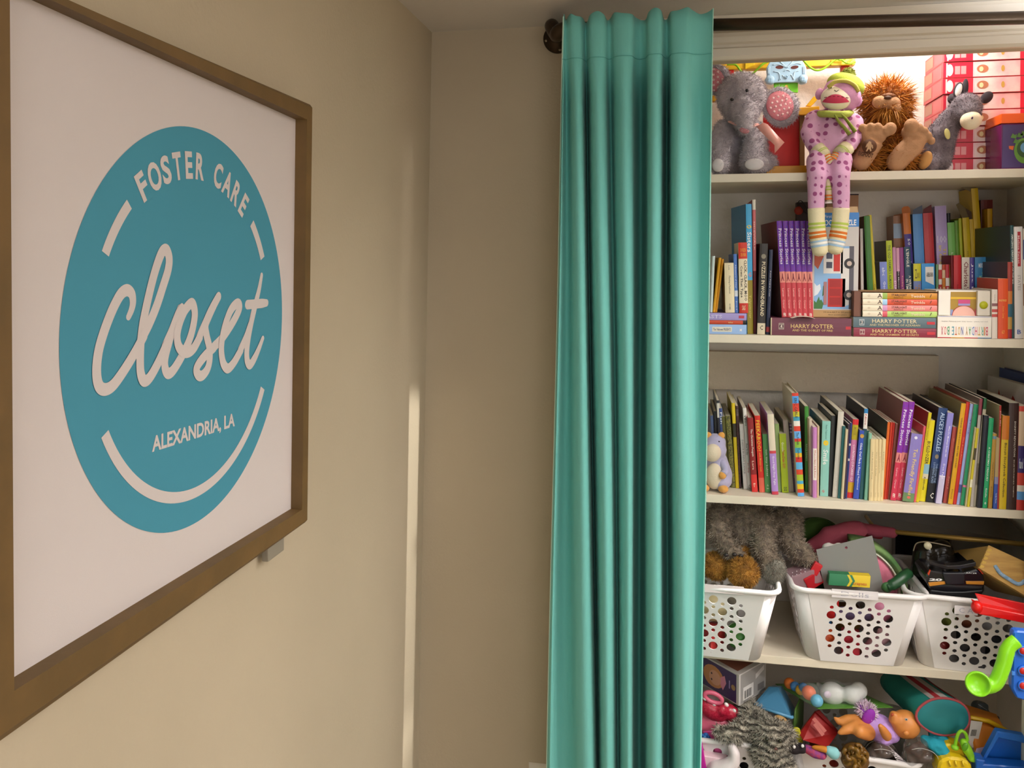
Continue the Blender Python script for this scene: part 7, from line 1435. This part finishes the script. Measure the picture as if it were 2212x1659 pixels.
# ---- striped paper, clear bags, small odds and ends
sp_ = thing('striped_card', 'white card with slanting black stripes stuck in the lower right basket', 'card', qf(650, 1421, 1.99))
s4 = [qf(440, 1110, 2.02), qf(490, 1150, 2.02), qf(850, 1480, 1.99), qf(680, 1480, 1.99)]
prism('sheet', s4, (0, 1, 0), .001, M('#e4d8d8', .6), sp_)
for k in range(9):
    u = .16+k*.09; A_, B_ = lerp(s4[0], s4[3], u), lerp(s4[1], s4[2], min(1, u+.12)); w_ = Vector((.0012, -.0004, .0016)); mk('stripe', [A_+Vector((0, -.0004, 0)), A_+w_, B_+w_, B_+Vector((0, -.0004, 0))], [(0, 1, 2, 3)], M('#2c2628', .6), sp_)
for nm, c, r, lab in (('clear_bag', qf(370, 1220, 2.01), (.032, .02, .024), 'crumpled clear bag of dark bits right of the golden brown curls'), ('clear_bag', qf(860, 1240, 2.0), (.036, .022, .032), 'crumpled clear bag of mixed bits below the baby doll')):
    t = thing(nm, lab, 'plastic bag', c-Vector((0, 0, r[2])), 'clear bags'); blob('film', [('e', c, r)], M('#6a6058', .1, alpha=.35, spec=.9), t, .004, 1, rough=.012, rs=45); blob('contents', [('e', c, (r[0]*.8, r[1]*.7, r[2]*.8))], M('#3a302c', .6, col2='#6a4c44', vs_=60), t, .005, 1, rough=.008, rs=60)
    tube('fold', smoothpath([c+Vector((r[0]*math.cos(a), -r[1]*1.0, r[2]*math.sin(a)*.8)) for a in (-.6, .2, .9, 1.6, 2.2)], 4), .0007, M('#b8b4b0', .15), t, 5)
co = thing('coil_toy', 'yellow-green ribbed coil beside the dark red packet', 'toy', qe(1350, 1180, 2.02))
for k in range(8): tube('ring', [qe(1352+k*6-38+40+36*math.cos(a*pi/6), 965+k*26+24*math.sin(a*pi/6), 2.02) for a in range(12)], .0028, M('#b8b01c', .4), co, 6, closed=True)
gbk = thing('green_folder', 'olive green folder standing at the left edge of the lower right basket', 'folder', qe(1290, 1190, 2.05))
prism('cover', [qe(x, y, 2.05) for x, y in ((1330, 690), (1345, 700), (1330, 1170), (1262, 1170))], (.35, 1, 0), .10, M('#4c7024', .5), gbk, .0005); tube('spine_edge', [qe(1338, 695, 2.05), qe(1296, 1170, 2.05)], .002, M('#3c5a1c', .5), gbk, 6)
cl = thing('cloth_doll', 'orange limbed rag doll with an aqua cuff at the rim of the lower right basket', 'doll', qe(1700, 1330, 1.99))
tube('limb', smoothpath([qe(1565, 1190, 1.99), qe(1650, 1205, 1.985), qe(1740, 1225, 1.98), qe(1800, 1245, 1.98)], 4), [.003, .004, .005, .0055, .006, .0065, .007, .007, .007, .007, .0065, .006, .006], M('#d8862c', .6), cl, 10); blob('cuff', [('c', [qe(1790, 1240, 1.98), qe(1850, 1270, 1.98)], [.011, .014])], M('#8cc8cc', .8), cl, .004, 2); blob('skirt', [('c', [qe(1490, 1215, 2.0), qe(1600, 1270, 1.99), qe(1700, 1300, 1.985)], [.010, .012, .010])], M('#7a3c8c', .7, col2='#c84860', vs_=80), cl, .004, 2)
dm = thing('black_plush', 'black plush peeking over the basket rim with two white dot eyes', 'plush toy', qe(1380, 1230, 2.0))
blob('body', [('e', qe(1330, 1215, 2.0), (.016, .012, .012)), ('e', qe(1420, 1205, 2.0), (.014, .012, .012))], M('#241c20', .9), dm, .003, 2)
for x, y in ((1325, 1190), (1436, 1176)): ell('eye', qe(x, y, 1.988), (.0036, .002, .0042), M('#efecea', .3), dm, nu=10, nv=6)
ts_ = thing('tissue_bag', 'grey crumpled tissue wrap behind the teal case at the right', 'wrapping', qf(1680, 720, 2.12))
blob('wrap', [('e', qf(1670, 640, 2.13), (.020, .015, .016)), ('e', qf(1830, 780, 2.12), (.014, .01, .012))], M('#5c6468', .3, alpha=.8), ts_, .004, 1, rough=.010, rs=50); tube('fold', [qf(1620, 600, 2.112), qf(1680, 640, 2.11), qf(1740, 680, 2.112)], .0008, M('#9aa4a8', .2), ts_, 5)
# ---- blue ball-track panel with a green chute at the right edge
bt_ = thing('ball_track_toy', 'blue plastic panel toy with red balls and a lime green chute, right edge', 'toy', (P(2215, 1520, 1.84).x, 1.86, S5))
BP = M('#2468d0', .3)
prism('panel', [P(x, y, 1.855) for x, y in ((2189, 1366), (2196, 1363), (2290, 1372), (2290, 1520), (2210, 1513), (2196, 1508), (2186, 1488))], (0, 1, 0), .022, BP, bt_, .003)
for y in (1405, 1448, 1480): ell('red_ball', P(2209, y, 1.854), (.0085, .006, .0085), M('#c82420', .3), bt_, nu=14, nv=8); lathe('ball_ring', [(.0105, 0), (.0105, .004), (.0085, .004)], P(2209, y, 1.855), (0, -1, 0), BP, bt_, 16)
for y in (1412, 1452): obox('lug', P(2187, y, 1.86), .006, .012, .008, M('#4a88e0', .3), bt_, bev=.001)
LGC = M('#86d418', .3)
pth = smoothpath([P(2196, 1384, 1.852), P(2178, 1400, 1.848), P(2166, 1440, 1.844), P(2150, 1475, 1.840), P(2125, 1484, 1.834)], 6); tube('chute', pth, [.0125]*7+[.0135]*(len(pth)-7), LGC, bt_, 16, flat=1.15)
lathe('chute_mouth', [(.0, .004), (.0165, .004), (.0185, 0), (.0215, .004), (.0245, .010), (.0235, .016), (.0195, .014), (.0175, .008), (.0, .008)][1:], P(2112, 1476, 1.833), (-.25, -1, .35), LGC, bt_, 28); lathe('chute_floor', [(0, .007), (.0178, .0075)], P(2112, 1476, 1.833), (-.25, -1, .35), M('#5cb010', .35), bt_, 24)
st_x = P(2260, 1520, 1.865).x; tube('stand', [Vector((st_x, 1.865, P(2260, 1510, 1.865).z)), Vector((st_x, 1.865, S5-.60))], .010, BP, bt_, 12)
obox('stand_foot', (st_x, 1.855, .02), .12, .055, .04, BP, bt_, bev=.004); tube('stand', [Vector((st_x, 1.865, S5-.60)), Vector((st_x, 1.865, .04))], .010, BP, bt_, 12)
